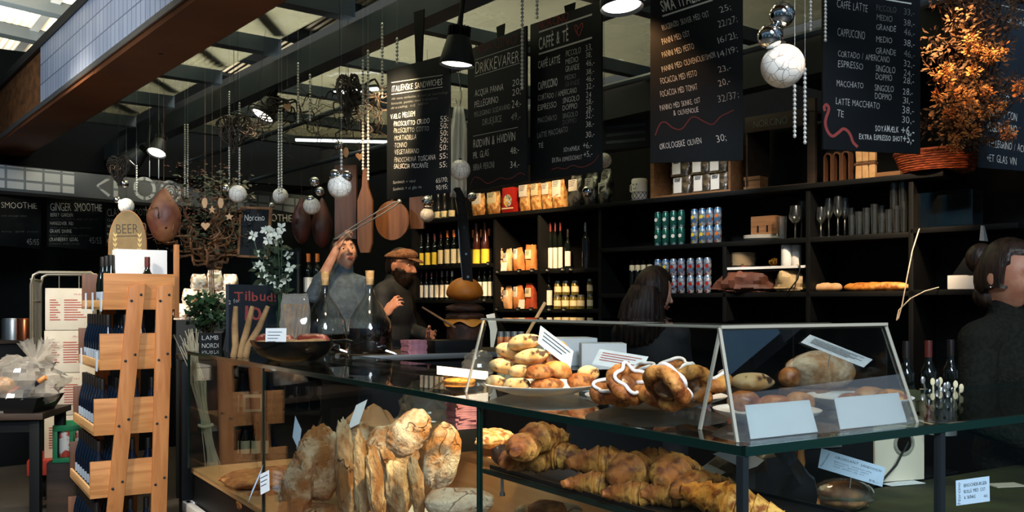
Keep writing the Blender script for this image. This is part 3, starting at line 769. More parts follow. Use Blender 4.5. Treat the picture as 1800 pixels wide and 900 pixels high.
smoothie('CLASSIC SMOOTHIE chalkboard behind the hanging white ball', 187, 275, 356, 436, [
 ('CLASSIC SMOOTHIE', 566, 300, 800, 296, 44), ('CLASSIC PASSION', 566, 328, 690, 329, 16), ('passion fruit, mango and orange', 566, 342, 740, 342, 9, 'chalkfaint'), ('MERRY BE BERRY', 566, 362, 686, 362, 16), ('blackberry and strawberry', 566, 377, 730, 377, 9, 'chalkfaint'),
 ('PINEAPPLE LOVE', 566, 404, 672, 404, 16), ('pineapple, coconut and banana', 566, 418, 735, 418, 9, 'chalkfaint'), ('ORANGE FEELING', 564, 440, 695, 440, 16), ('orange, mango, apple', 564, 455, 720, 455, 9, 'chalkfaint')], 9.7)
smoothie('small far chalkboard ending OOTHIE, half hidden behind the flower vase', 440, 516, 365, 432, [('SMOOTHIE', 1342, 322, 1540, 332, 42, 'chalk'), ('green apple and spinach', 1342, 370, 1500, 372, 10, 'chalkfaint')], 9.9)
# sign band above them: tiled end and pale lettering shapes
sgA, sgB = P(-60, 328, 8.6), P(545, 362, 11.4)
rz = math.atan2(sgB.y - sgA.y, sgB.x - sgA.x); wd = (sgB - sgA).to_2d().length
sg = thing('shop_sign_band', 'grey sign band over the smoothie boards with pale letter shapes and a spiral', 'sign', (sgA.x, sgA.y, 2.55), rz)
M['bandgrey'] = pm('sign_grey', '#5a6064', .6)
M['bandtile'], mpt = tiles('white_patterned_tile', '#c9cfd2', '#bcc4c8', '#7d868a', (.17, .11, .012))
mpt.inputs['Rotation'].default_value = (PI / 2, 0, 0)
q = MB(); q.span((0, 0, 0), (wd, .05, .25)); q.build('band', 'bandgrey', sg, bevel=.003)
def bx(px):
    r = (px - 900) / F; ux, uy = math.cos(rz), math.sin(rz)
    return (r * sgA.y - sgA.x) / (ux - r * uy)
q = MB(); q.span((0, -.006, .03), (bx(130), 0, .24)); q.build('tiled_end', 'bandtile', sg)
q = MB(); q.span((0, -.03, -.03), (wd, .0, 0)); q.build('ledge', 'black', sg)
q = MB(); q.stroke([(bx(192), .22), (bx(170), .13), (bx(192), .04)], .03, -.004); q.build('letter', 'bandtile', sg, smooth=0)
q = MB(); q.span((bx(198), -.006, .03), (bx(207), 0, .2)); q.build('letter', 'bandtile', sg)
def ring(cx, cz, r, wd, turns=1.0, shrink=0.0):
    q = MB(); pts = []
    for i in range(int(28 * turns) + 1):
        a = 2 * PI * i / 28; rr_ = r * (1 - shrink * i / (28 * turns)); pts.append((cx + rr_ * math.cos(a), cz + rr_ * math.sin(a)))
    q.stroke(pts, wd, -.004); q.build('letter', 'bandtile', sg, smooth=0)
ring(bx(254), .15, .105, .035); ring(bx(299), .14, .11, .028); ring(bx(299), .14, .075, .016, 2.6, .9)
q = MB(); q.span((bx(418), -.006, .0), (bx(525), 0, .2)); q.build('white_panel', 'bandtile', sg)

# ================================================================ lamps
M['lampglow'] = emit('lamp_disc', '#fff4e2', 5.0)
def lamp(label, c, axis, r, top, power=0.0, fins=True, ang=80):
    """spot with a flared black shade; c is the middle of its glowing disc, axis points where it shines"""
    ax = V(*axis).normalized(); rot = (-ax).to_track_quat('Z', 'Y').to_euler()
    o = thing('pendant_spot', label, 'lamp', c, rot=rot)
    q = MB(); q.lathe([(r * .97, .012), (r * 1.08, -.004), (r * 1.1, .0), (r * 1.06, .03), (r * .72, r * 1.7), (r * .62, r * 1.75), (.0, r * 1.78)], 28, cap=False); q.build('shade', 'darksteel', o)
    q = MB(); q.lathe([(0, .008), (r * .96, .008), (r * .96, .012), (0, .012)], 28); q.build('diffuser', 'lampglow', o)
    q = MB()
    for i in range(16):
        a = 2 * PI * i / 16; q.box((r * .56 * math.cos(a), r * .56 * math.sin(a), r * 2.05), (r * .3, .004, r * .62), a)
    q.cyl((0, 0, r * 1.7), (0, 0, r * 2.4), r * .36, n=14)
    q.build('heat_sink', 'black', o)
    R = rot.to_matrix().inverted()
    up = R @ (V(*top) - V(*c)); q = MB(); q.tube([(0, 0, r * 2.3), (0, 0, r * 2.6), up * .6 + V(0, 0, r * 1.0), up], [.016, .014, .012, .012], 8); q.build('hanging_arm', 'black', o)
    if power:
        light('SPOT', 'lamp_light', V(*c) + ax * .02, V(*c) + ax * 3, power, (1, .66, .36), r * .8, ang, .5)
    return o
c = P(803, 114, 4.55); lamp('black ribbed spot lamp hanging between the first two chalkboards', c, (-.08, .02, -1), .078, (c.x + .03, c.y + .02, 2.98), 30, ang=64)
c = P(1093, 13, 3.5); lamp('black spot lamp with a big white disc at the top edge, by the panini board', c, (.08, -.10, -1), .075, (c.x, c.y + .05, 3.1), 26, ang=74)
c = P(461, 204, 6.4); lamp('black spot lamp tilted left, below the long roof beam', c, (-.45, -.35, -1), .075, (c.x + .08, c.y + .1, 2.97), 20)
c = P(275, 269, 7.6); lamp('small spot lamp over the smoothie boards, the one facing straight down', c, (-.1, -.5, -1), .07, (c.x, c.y + .1, 2.97), 12)
c = P(231, 285, 7.7); lamp('small spot lamp tipped to the right, leftmost of all the lamps', c, (-.75, -.3, -.85), .07, (c.x + .12, c.y + .1, 2.97), 12)

# ================================================================ silver bead strings
ROOFZ = 3.272   # underside of the roof panes, where the threads are tied
def bead_string(label, px, y0, y1, Y, cord=False):
    a, b_ = P(px, y0, Y), P(px, y1, Y); L = a.z - b_.z; r = (.0082 if Y > 4 else .0058) if not cord else .004
    n = max(3, int(L / (r * 2.25))); prof = [(.0, .004), (.0012, .0)]
    if cord: prof = [(0, 0), (r, -.003), (r, -L + .003), (0, -L)]
    else:
        st = L / n
        for i in range(n):
            z = -i * st; prof += [(.0016, z), (r * .8, z - st * .2), (r, z - st * .5), (r * .8, z - st * .8), (.0016, z - st * .98)]
        prof.append((0, -L))
    q = MB(); q.lathe(prof, 6, cap=False); q.tube([(0, 0, -.01), (0, 0, max(.02, ROOFZ - a.z))], .0004, 4)
    return solo(q, 'hanging_bead_string' if not cord else 'hanging_string', 'silverbead' if not cord else 'paper', label, 'bead string' if not cord else 'cord', a, smooth=80)
def beamY(px): return bd.y * bk(px, D2) + bn.y * D2 - .03
for px, y0, y1, where in ((325, 218, 345, 'above the willow twigs, left of its pair'), (330, 218, 348, 'above the willow twigs, right of its pair'), (403, 160, 325, 'left of the pair over the glowing white ball'),
        (421, 180, 326, 'holding the glowing white ball beside the wicker heart'), (490, 197, 342, 'beside the tilted spot lamp, left of its pair'), (495, 197, 340, 'beside the tilted spot lamp, right of its pair'),
        (524, 110, 217, 'short one hanging from the beam right of the tilted lamp'), (545, 130, 214, 'short one just right of the tilted lamp, second from it'), (638, 105, 300, 'long one right of the tall wicker heart, left of its pair'),
        (647, 88, 318, 'long one right of the tall wicker heart, right of its pair'), (672, 40, 174, 'at the left edge of the sandwich board'), (698, 66, 114, 'very short one above the sandwich board')):
    bead_string('silver bead string ' + where, px, y0, y1, beamY(px) - .06)
bead_string('silver bead string falling between the DRIKKEVARER and CAFFÈ boards', 918, -15, 158, 4.5)
bead_string('silver bead string ending above the CAFFÈ & TÈ board heading', 944, -15, 34, 4.6)
for px, y0, y1, Y, where in ((1425, -20, 56, 3.3, 'short one left of the squiggle board'), (1451, -20, 74, 3.4, 'short one over the corner of the squiggle board'), (1397, 148, 243, 2.75, 'below the big cracked ball, the shorter one'), (1415, 118, 254, 2.75, 'at the right side of the big cracked ball')):
    bead_string('silver bead string ' + where, px, y0, y1, Y)
bead_string('thin white cord beside the downward spot, left one', 263, 282, 312, 7.4, True)
bead_string('thin white cord under the downward spot, right one', 279, 280, 314, 7.4, True)
for px, y0, y1, Y, where in ((240, 290, 345, 7.5, 'over the smoothie boards, left of the white ball pair'), (752, 330, 352, 6.2, 'holding the mirror ball under the sandwich board'), (600, 262, 300, 4.9, 'holding the ball with two mirror balls')):
    bead_string('silver bead string ' + where, px, y0, y1, Y)

# ================================================================ baubles
def mosaic():
    m, n, b = new_mat('cracked_white_mosaic')
    t = n.nodes.new('ShaderNodeTexCoord'); v = n.nodes.new('ShaderNodeTexVoronoi'); v.feature = 'DISTANCE_TO_EDGE'; v.inputs['Scale'].default_value = 42
    n.links.new(t.outputs['Object'], v.inputs['Vector'])
    r = n.nodes.new('ShaderNodeValToRGB'); r.color_ramp.elements[0].position = .012; r.color_ramp.elements[0].color = lin('#8d8880')
    r.color_ramp.elements[1].position = .04; r.color_ramp.elements[1].color = lin('#e9e4da')
    n.links.new(v.outputs['Distance'], r.inputs[0]); n.links.new(r.outputs[0], b.inputs['Base Color']); b.inputs['Roughness'].default_value = .28
    return m
M['mosaic'] = mosaic()
def bauble(label, px, py, rpx, r=.06, mirrors=(), cord=.12):
    Y = r * F / rpx; c = P(px, py, Y)
    o = thing('hanging_bauble', label, 'ornament', c)
    q = MB(); q.ball((0, 0, 0), r, 24, 16); q.build('cracked_ball', 'mosaic', o)
    for mx_, my, mr in mirrors:
        d = P(mx_, my, Y) - c; q = MB(); q.ball((d.x, d.y - .02, d.z), mr / F * Y, 18, 12); q.build('mirror_ball', 'chrome', o)
    zt = max([r] + [(py - my) / F * Y for _, my, _ in mirrors])
    q = MB(); q.tube([(0, 0, r * .8), (0, 0, ROOFZ - c.z)], .0012, 5); q.cyl((0, 0, r * .96), (0, 0, r * 1.12), .009, n=8); q.build('thread', 'thread', o)
    return o
bauble('big cracked white ball with two mirror balls, hanging between the panini and squiggle boards', 1376, 116, 38, .06, ((1350, 68, 22), (1371, 30, 22)), .25)
bauble('cracked white ball with two mirror balls side by side above it', 597, 328, 21, .055, ((590, 309, 10), (611, 311, 10)))
bauble('glowing white ball in front of the willow twigs', 418, 341, 15.5, .055, ((398, 332, 7),))
bauble('white ball over the CLASSIC SMOOTHIE board', 222, 362, 13.5, .055, ((208, 352, 6), (221, 324, 7)))
bauble('dim white ball left of the triple mirror cluster', 493, 344, 13.5, .055, ((478, 362, 6),))
bauble('pale ball under a cluster of three mirror balls', 548, 362, 15, .055, ((554, 320, 8.5), (563, 337, 8), (547, 351, 7)))
bauble('cracked ball between the sandwich and DRIKKEVARER boards', 809, 299, 18, .055)
bauble('small pale ball with a mirror ball on top, below the sandwich board', 751, 378, 12.5, .05, ((752, 355, 10.5),))
bauble('white ball peeping out behind the CAFFÈ & TÈ board', 1062, 282, 13, .045)
for px, py, rpx, lab in ((1033, 337, 10, 'mirror ball in front of the silver bags on the top shelf'), (830, 346, 8, 'mirror ball beside the giant knife handle'), (596, 255, 8, 'mirror ball among the twigs above the chopping boards')):
    Y = .03 * F / rpx; q = MB(); q.ball((0, 0, 0), .03, 18, 12); q.cyl((0, 0, .029), (0, 0, ROOFZ - P(px, py, Y).z), .0012, n=5)
    solo(q, 'hanging_mirror_ball', 'chrome', lab, 'ornament', P(px, py, Y))

# ================================================================ wicker hearts
M['twig'] = pm('dark_twig', '#3d352d', .8, var=('#241f1a', 20, .4, .6))
M['twiggrey'] = pm('grey_twig', '#5c5650', .8, var=('#38332e', 20, .4, .6))
def heart(label, px, py, hpx, wpx, Y, mat, seed):
    R = random.Random(seed); q = MB(); H = hpx / F * Y / 2; W = wpx / F * Y / 2
    def hp(a, s=1.0):
        return (W * s * (math.sin(a) ** 3), H * s * (13 * math.cos(a) - 5 * math.cos(2 * a) - 2 * math.cos(3 * a) - math.cos(4 * a) + 2.5) / 14.5)
    for k in range(3):
        pts = [V(hp(2 * PI * i / 40, 1 - .03 * k)[0], R.uniform(-.012, .012), hp(2 * PI * i / 40, 1 - .03 * k)[1]) for i in range(41)]
        q.tube(pts, .006, 5)
    for k in range(46):
        a0 = R.uniform(0, 2 * PI); a1 = a0 + R.uniform(1.2, 4.5); p0, p1 = hp(a0, .98), hp(a1, .98); y = R.choice((-1, 1)) * R.uniform(.01, .055)
        pts = []
        for i in range(7):
            t = i / 6; bow = math.sin(PI * t)
            pts.append((p0[0] + (p1[0] - p0[0]) * t + R.uniform(-.012, .012), y * bow, p0[1] + (p1[1] - p0[1]) * t + R.uniform(-.012, .012)))
        q.tube(pts, R.uniform(.003, .0055), 4)
    q.tube([(0, 0, H * .55), (.0, 0, ROOFZ - P(px, py, Y).z)], .0018, 4)
    return solo(q, 'hanging_wicker_heart', mat, label, 'ornament', P(px, py, Y), math.radians(-15))
heart('tall grey wicker heart hanging left of the sandwich board', 612, 172, 82, 44, 5.6, 'twiggrey', 1)
heart('dark wicker heart behind the bead pair over the willow twigs', 411, 236, 66, 70, 6.5, 'twig', 2)
heart('black wicker heart over the smoothie boards beside the leftmost spot', 208, 300, 52, 46, 7.6, 'twig', 3)

# ================================================================ corkscrew willow with small wooden ornaments
M['willow'] = pm('willow_bark', '#7a5230', .7, var=('#3f2a1a', 10, .4, .6))
M['darkleaf'] = pm('dark_leaf', '#1c2a1e', .6, var=('#2c3a26', 14, .4, .6))
def willow(label, base, tips, seed, mat='willow', r0=.009, drop=0):
    R = random.Random(seed); o = thing('corkscrew_willow', label, 'branches', base); q = MB(); tipsl = []
    for d, L in tips:
        d = V(*d).normalized(); p = V(0, 0, 0); pts = [p]; n = int(L / .028); a = R.uniform(0, 6); ax = d.orthogonal().normalized(); bx_ = d.cross(ax)
        for i in range(n):
            a += R.uniform(.5, 1.5); p = p + d * .02 + (ax * math.cos(a) + bx_ * math.sin(a)) * .024 + V(R.uniform(-.006, .006), 0, 0); pts.append(p)
            if i > 4 and R.random() < .35:
                sd = (d + V(R.uniform(-1, 1), R.uniform(-1, 1), R.uniform(-1, 1))).normalized(); pp = p; sp = [pp]; b_ = R.uniform(0, 6)
                for j in range(R.randint(4, 9)):
                    b_ += R.uniform(.6, 1.6); pp = pp + sd * .013 + (ax * math.cos(b_) + bx_ * math.sin(b_)) * .016; sp.append(pp)
                q.tube(sp, [.003 * (1 - .6 * k / len(sp)) for k in range(len(sp))], 4); tipsl.append(pp)
        q.tube(pts, [r0 * (1 - .75 * k / len(pts)) + .001 for k in range(len(pts))], 5); tipsl.append(p)
    if drop:
        for s in (-1, 0, 1): q.tube([(s * .01, 0, 0), (s * .014, .01, -drop * .5), (s * .008, 0, -drop)], .0045, 6)
    q.build('twisted_twigs', mat, o)
    return o, tipsl
RW = random.Random(5)
base = P(372, 470, 6.1)
wv, tl_ = willow('corkscrew willow twigs hung with small wooden stars and hearts, behind the bright cellophane bags', base,
    [((RW.uniform(-.75, .65), RW.uniform(-.3, .3), RW.uniform(.35, 1)), RW.uniform(.55, .8)) for _ in range(22)], 11, drop=.46)
lf = MB(); RL_ = random.Random(3)
for k in range(900):
    p = V(RL_.gauss(.02, .13), RL_.gauss(.05, .09), RL_.uniform(.08, .62)); a = RL_.uniform(0, 6.3); d = V(math.cos(a), math.sin(a), RL_.uniform(-.6, .6)).normalized(); u = d.orthogonal(); s = RL_.uniform(.012, .024)
    lf.add([p, p + d * s + u * s * .4, p + d * s * 2, p + d * s - u * s * .4], [(0, 1, 2, 3)])
fo_ = lf.build('leaves', 'darkleaf', wv, smooth=0); fo_['kind'] = 'stuff'
M['redleaf'] = pm('reddish_dry_leaf', '#5e3322', .7, var=('#3a2018', 14, .4, .6))
lf = MB()
for k in range(420):
    p = V(RL_.gauss(-.05, .14), RL_.gauss(-.03, .08), RL_.uniform(.25, .68)); a = RL_.uniform(0, 6.3); d = V(math.cos(a), math.sin(a), RL_.uniform(-.6, .6)).normalized(); u = d.orthogonal(); s = RL_.uniform(.006, .013)
    lf.add([p, p + d * s + u * s * .4, p + d * s * 2, p + d * s - u * s * .4], [(0, 1, 2, 3)])
fo_ = lf.build('dry_leaves', 'redleaf', wv, smooth=0); fo_['kind'] = 'stuff'
M['cutwood'] = pm('pale_cut_wood', '#c39a72', .7)
def shape(kind):
    if kind == 'star': return [(.026 * (1 if i % 2 == 0 else .45) * math.sin(i * PI / 5), .026 * (1 if i % 2 == 0 else .45) * math.cos(i * PI / 5)) for i in range(10)]
    if kind == 'heart': return [(.026 * math.sin(a) ** 3, .0017 * (13 * math.cos(a) - 5 * math.cos(2 * a) - 2 * math.cos(3 * a) - math.cos(4 * a))) for a in [2 * PI * i / 20 for i in range(20)]]
    return [(-.008, -.03), (.008, -.03), (.018, .0), (.012, .026), (.0, .032), (-.012, .026), (-.018, 0)]
for k, (px, py, kd, lab) in enumerate(((388, 357, 'drop', 'small wooden fir-cone ornament under the glowing ball'), (373, 369, 'star', 'small wooden star hanging in the willow twigs'), (403, 381, 'star', 'small wooden star lower right in the willow twigs, by the framed chalkboard'),
        (361, 397, 'heart', 'wooden heart low in the willow twigs'), (360, 357, 'drop', 'faint wooden ornament high in the willow twigs'), (505, 188, 'heart', 'small reddish wooden heart hanging near the tilted spot lamp'), (608, 268, 'drop', 'wooden drop ornament above the planks'), (632, 275, 'heart', 'wooden heart ornament beside the long bead pair'))):
    q = MB(); Yo = 5.7 if px < 450 else 5.9; q.prism(shape(kd), -.004, .004); q.tube([(0, 0, .02), (0, 0, ROOFZ - P(px, py, Yo).z)], .0004, 4)
    solo(q, 'hanging_wooden_ornament', 'cutwood', lab, 'ornament', P(px, py, Yo), RN.uniform(-.5, .5))
base = P(640, 150, 5.9)
willow('tangle of dark twisted twigs hanging between the grey wicker heart and the sandwich board', base,
    [((RW.uniform(-.9, .7), RW.uniform(-.3, .3), RW.uniform(-1, -.1)), RW.uniform(.4, .62)) for _ in range(16)], 12, 'twig', .007)
base = P(500, 175, 6.3)
willow('dark twisted twigs spreading below the tilted spot lamp', base,
    [((RW.uniform(-.9, .9), RW.uniform(-.3, .3), RW.uniform(-1, .0)), RW.uniform(.35, .6)) for _ in range(14)], 13, 'twig', .006)

# ---------------------------------------------------------------- far glowing strips, duct and a hanging white cloth behind the boards
M['tube'] = emit('bright_strip', '#eef4f6', 3.0)  # glowing strips added where bright slits show in the dark
for i, (pa, pb, Y, lab) in enumerate((((520, 246), (700, 250), 8.6, 'long thin glowing strip seen below the grey wicker heart'), ((588, 163), (664, 156), 7.6, 'short glowing strip right of the grey wicker heart'), ((1062, 116), (1094, 106), 7.2, 'short glowing strip between the CAFFÈ and panini boards'))):
    a, b_ = P(*pa, Y), P(*pb, Y - .1); q = MB(); q.bar(b_ - b_, b_ - a, .03, .022); o = thing('hanging_bright_strip', lab, 'light', a)
    q.build('tube', 'tube', o); q = MB(); q.bar(V(0, 0, .02), b_ - a + V(0, 0, .02), .06, .02); q.tube([(.1, 0, .02), (.1, 0, ROOFZ - a.z)], .002, 4); q.build('housing', 'darksteel', o)
c = P(1100, 222, 7.6)
o = thing('hanging_vent_box', 'dark grey ventilation box behind the gap between the CAFFÈ and panini boards', 'ventilation box', c, -.5); b0 = MB(); b0.span((-.2, 0, -.18), (.2, .3, .18)); b0.build('housing', 'darksteel', o, bevel=.005)
for z in (-.12, -.06, 0, .06, .12): q = MB(); q.span((-.17, -.006, z - .012), (.17, 0, z + .012)); q.build('slat', 'steelblue', o)
q = MB(); q.bar((0, .15, .18), (0, .15, ROOFZ - c.z), .03, .03, (0, 1, 0)); q.build('hanger', 'black', o)
c = P(806, 182, 6.0); w_, h_ = .052, .58; o = thing('hanging_cloth', 'narrow white cloth on a hook between the sandwich and DRIKKEVARER boards', 'cloth', c)
vs_ = []; n_ = 14; fs_ = []
for j in range(13):
    for i in range(n_): x = -w_ + 2 * w_ * i / (n_ - 1); k = .55 + .45 * min(1, j / 3); vs_.append((x * k, .014 * math.sin(i * 1.4 + j * .3) * k, -.02 - h_ * j / 12))
for j in range(12):
    for i in range(n_ - 1): fs_.append((j * n_ + i, j * n_ + i + 1, (j + 1) * n_ + i + 1, (j + 1) * n_ + i))
q = MB(); q.add(vs_, fs_); ob = q.build('cloth', 'paper', o); sm_ = ob.modifiers.new('t', 'SOLIDIFY'); sm_.thickness = .003
q = MB(); q.tube([(0, 0, ROOFZ - c.z), (0, 0, .18), (.022, 0, .05), (.012, 0, .0), (-.012, 0, .0), (-.018, 0, .03)], .003, 5); q.build('hook', 'alu', o)
# ================================================================ goods on the back shelving
M['bottleglass'] = pm('dark_bottle_glass', '#0c120e', .08, spec=.7)
M['blueglass'] = pm('dark_blue_bottle_glass', '#0b1424', .08, spec=.8)
M['lab_cream'] = pm('cream_label', '#e6d9b0', .7)
M['lab_yellow'] = pm('yellow_label', '#e8c93a', .7)
M['lab_white'] = pm('white_label', '#e9e4d8', .7)
M['cap_orange'] = pm('orange_capsule', '#e27b2c', .4)
M['cap_red'] = pm('dark_red_capsule', '#5c1f1a', .4)
M['cap_black'] = pm('black_capsule', '#15110f', .4)
M['winered'] = pm('wine_filled_glass', '#43211a', .12, spec=.7)
def bottle_profile(h, r, kind):
    if kind == 'slim': return [(0, 0), (r, .0), (r, h * .60), (r * .9, h * .66), (r * .42, h * .76), (r * .38, h * .97), (r * .42, h * .975), (r * .42, h), (0, h)]
    if kind == 'burg': return [(0, 0), (r, .0), (r, h * .45), (r * .85, h * .58), (r * .45, h * .76), (r * .38, h * .98), (r * .42, h), (0, h)]
    return [(0, 0), (r * .95, 0), (r, .006), (r, h * .58), (r * .93, h * .64), (r * .6, h * .70), (r * .40, h * .76), (r * .38, h * .95), (r * .44, h * .955), (r * .44, h * .985), (r * .4, h), (0, h)]
def make_bottle(key):
    h, r, kind, glass, cap, lab, l0, l1 = key
    o = thing('wine_bottle', 'wine bottle', 'bottle')
    q = MB(); q.lathe(bottle_profile(h, r, kind), 18); q.build('bottle_body', glass, o, smooth=50)
    if cap:
        q = MB(); q.lathe([(0, h * .80), (r * .46, h * .80), (r * .46, h * .985), (r * .44, h * 1.004), (0, h * 1.004)], 14); q.build('capsule', cap, o)
    if lab:
        q = MB(); q.lathe([(r * 1.015, h * l0), (r * 1.02, h * (l0 + .005)), (r * 1.02, h * (l1 - .005)), (r * 1.015, h * l1)], 18, cap=False); q.build('label', lab, o)
    return o
bottle = once(make_bottle)
UL, UL2 = 1.81, 1.52
def brow(pxs, z, key, fmt, group, d=.10):
    for i, px in enumerate(pxs):
        bottle(WP(px, z, d), WR, fmt.format(ORD[i]), key, group=group)
kA_ = (.285, .0255, 'bord', 'bottleglass', 'cap_black', 'lab_yellow', .05, .42)
brow((741, 752.5), UL, kA_, 'yellow-labelled black-topped wine bottle, {} from the left end of the wine shelf', 'black-topped wines on the upper wine shelf')
brow((764,), UL, kA_[:4] + ('cap_red',) + kA_[5:], 'yellow-labelled wine bottle with dark red top, left of the orange-topped pair', 'red-topped wines on the upper wine shelf')
kB_ = (.295, .0255, 'bord', 'bottleglass', 'cap_red', 'lab_cream', .06, .46)
brow((775,), UL, kB_, 'cream-labelled red-topped wine bottle just left of the orange-topped pair', 'red-topped wines on the upper wine shelf')
kC_ = (.30, .0258, 'bord', 'bottleglass', 'cap_orange', 'lab_cream', .06, .46)
brow((786.5, 798), UL, kC_, 'orange-topped cream-label wine bottle, {} of the pair left of the giant knife', 'orange-topped wines left of the knife')
brow((809.5, 821), UL, kC_, 'orange-topped wine bottle, {} of the two directly behind the giant knife handle', 'orange-topped wines behind the knife')
kD_ = (.34, .034, 'burg', 'winered', 'cap_red', 'lab_yellow', .02, .36)
brow((838, 853), UL, kD_, 'tall brown bottle with bright yellow label, {} of the pair right of the knife', 'yellow-label bottles')
brow((832, 846, 860), UL, (.30, .0258, 'bord', 'bottleglass', 'cap_orange', 'lab_cream', .06, .46), 'orange-topped bottle behind the yellow-label pair, {} from the left', 'orange-topped wines behind the yellow labels', .22)
kE_ = (.245, .0205, 'bord', 'bottleglass', 'cap_red', 'lab_white', .08, .52)
brow((741, 750, 759, 768), UL2, kE_, 'small white-labelled bottle on the lower wine shelf, {} from the left', 'white-labelled bottles on the lower wine shelf')
brow((777, 786, 795), UL2, kE_[:4] + ('lab_white',) + kE_[5:], 'small white-capped wine bottle left of the burger, {} of three', 'white-capped bottles on the lower wine shelf')
brow((843, 852.5, 862), UL2, (.29, .0215, 'bord', 'bottleglass', 'cap_black', 'lab_white', .1, .5), 'dark bottle right of the burger on the lower wine shelf, {} from the left', 'dark bottles right of the burger')
kF_ = (.365, .0178, 'slim', 'bottleglass', 'cap_red', 'lab_white', .03, .46)
brow((959, 967.5, 976, 985), 1.744, kF_, 'tall slim bottle with long white label, {} from the left of four', 'tall slim white-label bottles')
brow((998,), 1.744, (.30, .022, 'slim', 'bottleglass', 'cap_black', 'lab_white', .08, .45), 'single slim bottle with a short white label, right of the tall four', 'slim bottles')
brow((1030,), 1.744, (.34, .03, 'slim', 'drink', 'chrome', None, 0, 0), 'clear tall bottle in foil at the right end of the slim bottles', 'slim bottles')
brow((965,), 1.447, (.27, .025, 'bord', 'bottleglass', 'cap_red', 'lab_white', .1, .52), 'white-labelled bottle left of the jars on the lower middle shelf', 'bottles by the jars')
brow((1111, 1121, 1131, 1142), 1.555, (.235, .0185, 'bord', 'bottleglass', 'cap_black', 'lab_cream', .70, .86), 'brown beer bottle with a neck label left of the cans, {} from the left', 'beer bottles left of the cans')
# glass oil bottles behind the mirror ball, upper left shelf
brow((758, 770, 781, 794), 2.20, (.26, .028, 'burg', 'drink', 'chrome', 'lab_cream', .1, .3), 'clear oil bottle left of the giant knife, {} from the left', 'clear oil bottles on the top shelf')

# jars
M['jar_yellow'] = pm('pickle_filling', '#8c7a34', .25, var=('#4f4a1e', 40, .4, .6))
M['jar_red'] = pm('tomato_filling', '#b4482a', .25, var=('#d88a4e', 40, .4, .6))
def make_jar(key):
    fill, h, r = key; o = thing('preserve_jar', 'jar', 'jar')
    q = MB(); q.lathe([(0, 0), (r, 0), (r, h * .8), (r * .82, h * .86), (0, h * .86)], 16); q.build('filled_glass', fill, o)
    q = MB(); q.lathe([(0, h * .84), (r * .9, h * .84), (r * .9, h), (0, h)], 16); q.build('lid', 'alu', o)
    q = MB(); q.lathe([(r * 1.02, h * .2), (r * 1.025, h * .6)], 16, cap=False); q.build('label', 'lab_cream', o)
    return o
jar = once(make_jar)
for i, px in enumerate((980, 994, 1008, 1021)): jar(WP(px, 1.447, .1), WR, 'preserve jar in the bottom row of the lower middle shelf, %s from the left' % ORD[i], ('jar_yellow', .105, .0285), group='preserve jars')
for i, px in enumerate((981, 995, 1011)): jar(WP(px, 1.552, .1), WR, 'preserve jar stacked on the bottom row, %s from the left' % ORD[i], ('jar_yellow', .105, .0285), group='preserve jars')
jar(WP(1037, 1.447, .1), WR, 'yellow preserve jar at the right end of the lower middle shelf', ('jar_yellow', .11, .022), group='preserve jars')
jar(WP(1037, 1.557, .1), WR, 'yellow preserve jar topmost at the right end of the lower middle shelf', ('jar_yellow', .11, .022), group='preserve jars')

# price tags hung from shelf fronts
def make_tag(key):
    q = MB(); q.span((-.022, -.004, -.016), (.022, 0, .014)); o = q.build('price_tag', 'black'); tag(o, 'tag', 'price tag'); 
    q = MB(); q.text('45,-', (-.016, -.008), (.014, -.008), .014, y=-.0052, rnd=RN); q.build('lettering', 'chalk', o, smooth=0); return o
ptag = once(make_tag)
for px, z, w_ in ((875, 1.744, 'under the left bag of the lit paper bags'), (913, 1.744, 'under the middle of the lit paper bags'), (936, 1.744, 'under the orange end bag, upper lit shelf'), (963, 1.744, 'below the tall slim bottles'), (990, 1.744, 'below the single slim bottle'), (1004, 1.744, 'right of the single slim bottle'),
        (859, 1.81, 'below the yellow-label bottles'), (874, 1.447, 'at the left of the lower lit bags'), (911, 1.447, 'below the lower lit bags'), (934, 1.447, 'below the red end bag'), (966, 1.447, 'below the bottle beside the jars'), (992, 1.447, 'below the preserve jars'), (852, 1.52, 'on the lower wine shelf right of the burger')):
    ptag(WP(px, z - .004, -.004), WR, 'small black price tag ' + w_, 'a', group='black shelf price tags')

# bags
def pasta_mat(name, a, b_, sc=30):
    return pm(name, a, .35, var=(b_, sc, .42, .58), bump=(sc, .6), coat=.5)
M['bag_gold'] = pasta_mat('golden_pasta_bag', '#e0b070', '#9c6a34')
M['bag_silver'] = pm('silver_foil_bag', '#9a9a94', .22, .7, var=('#4a4844', 18, .42, .58), bump=(14, 1.0))
M['bag_orange'] = pm('orange_paper_bag', '#cf8a4e', .7, var=('#b06a34', 10, .4, .6), bump=(12, .5))
M['bag_pale'] = pm('pale_paper_bag', '#dfb58a', .7, var=('#c4925f', 10, .4, .6), bump=(12, .5))
M['bag_red'] = pm('red_paper_bag', '#b14a26', .65, var=('#8f3a1e', 10, .4, .6), bump=(12, .5))
M['tin_red'] = pm('red_tin', '#b02820', .35, var=('#8e1d18', 6, .4, .6))
M['tin_art'] = pm('tin_picture', '#d8dce0', .4, var=(['#3f7fae', '#e0b23c'], 26, .5, .53))
M['bag_dark'] = pm('dark_mushroom_bag', '#6d5c40', .35, var=('#2d261a', 24, .4, .6), bump=(24, .8), coat=.4)
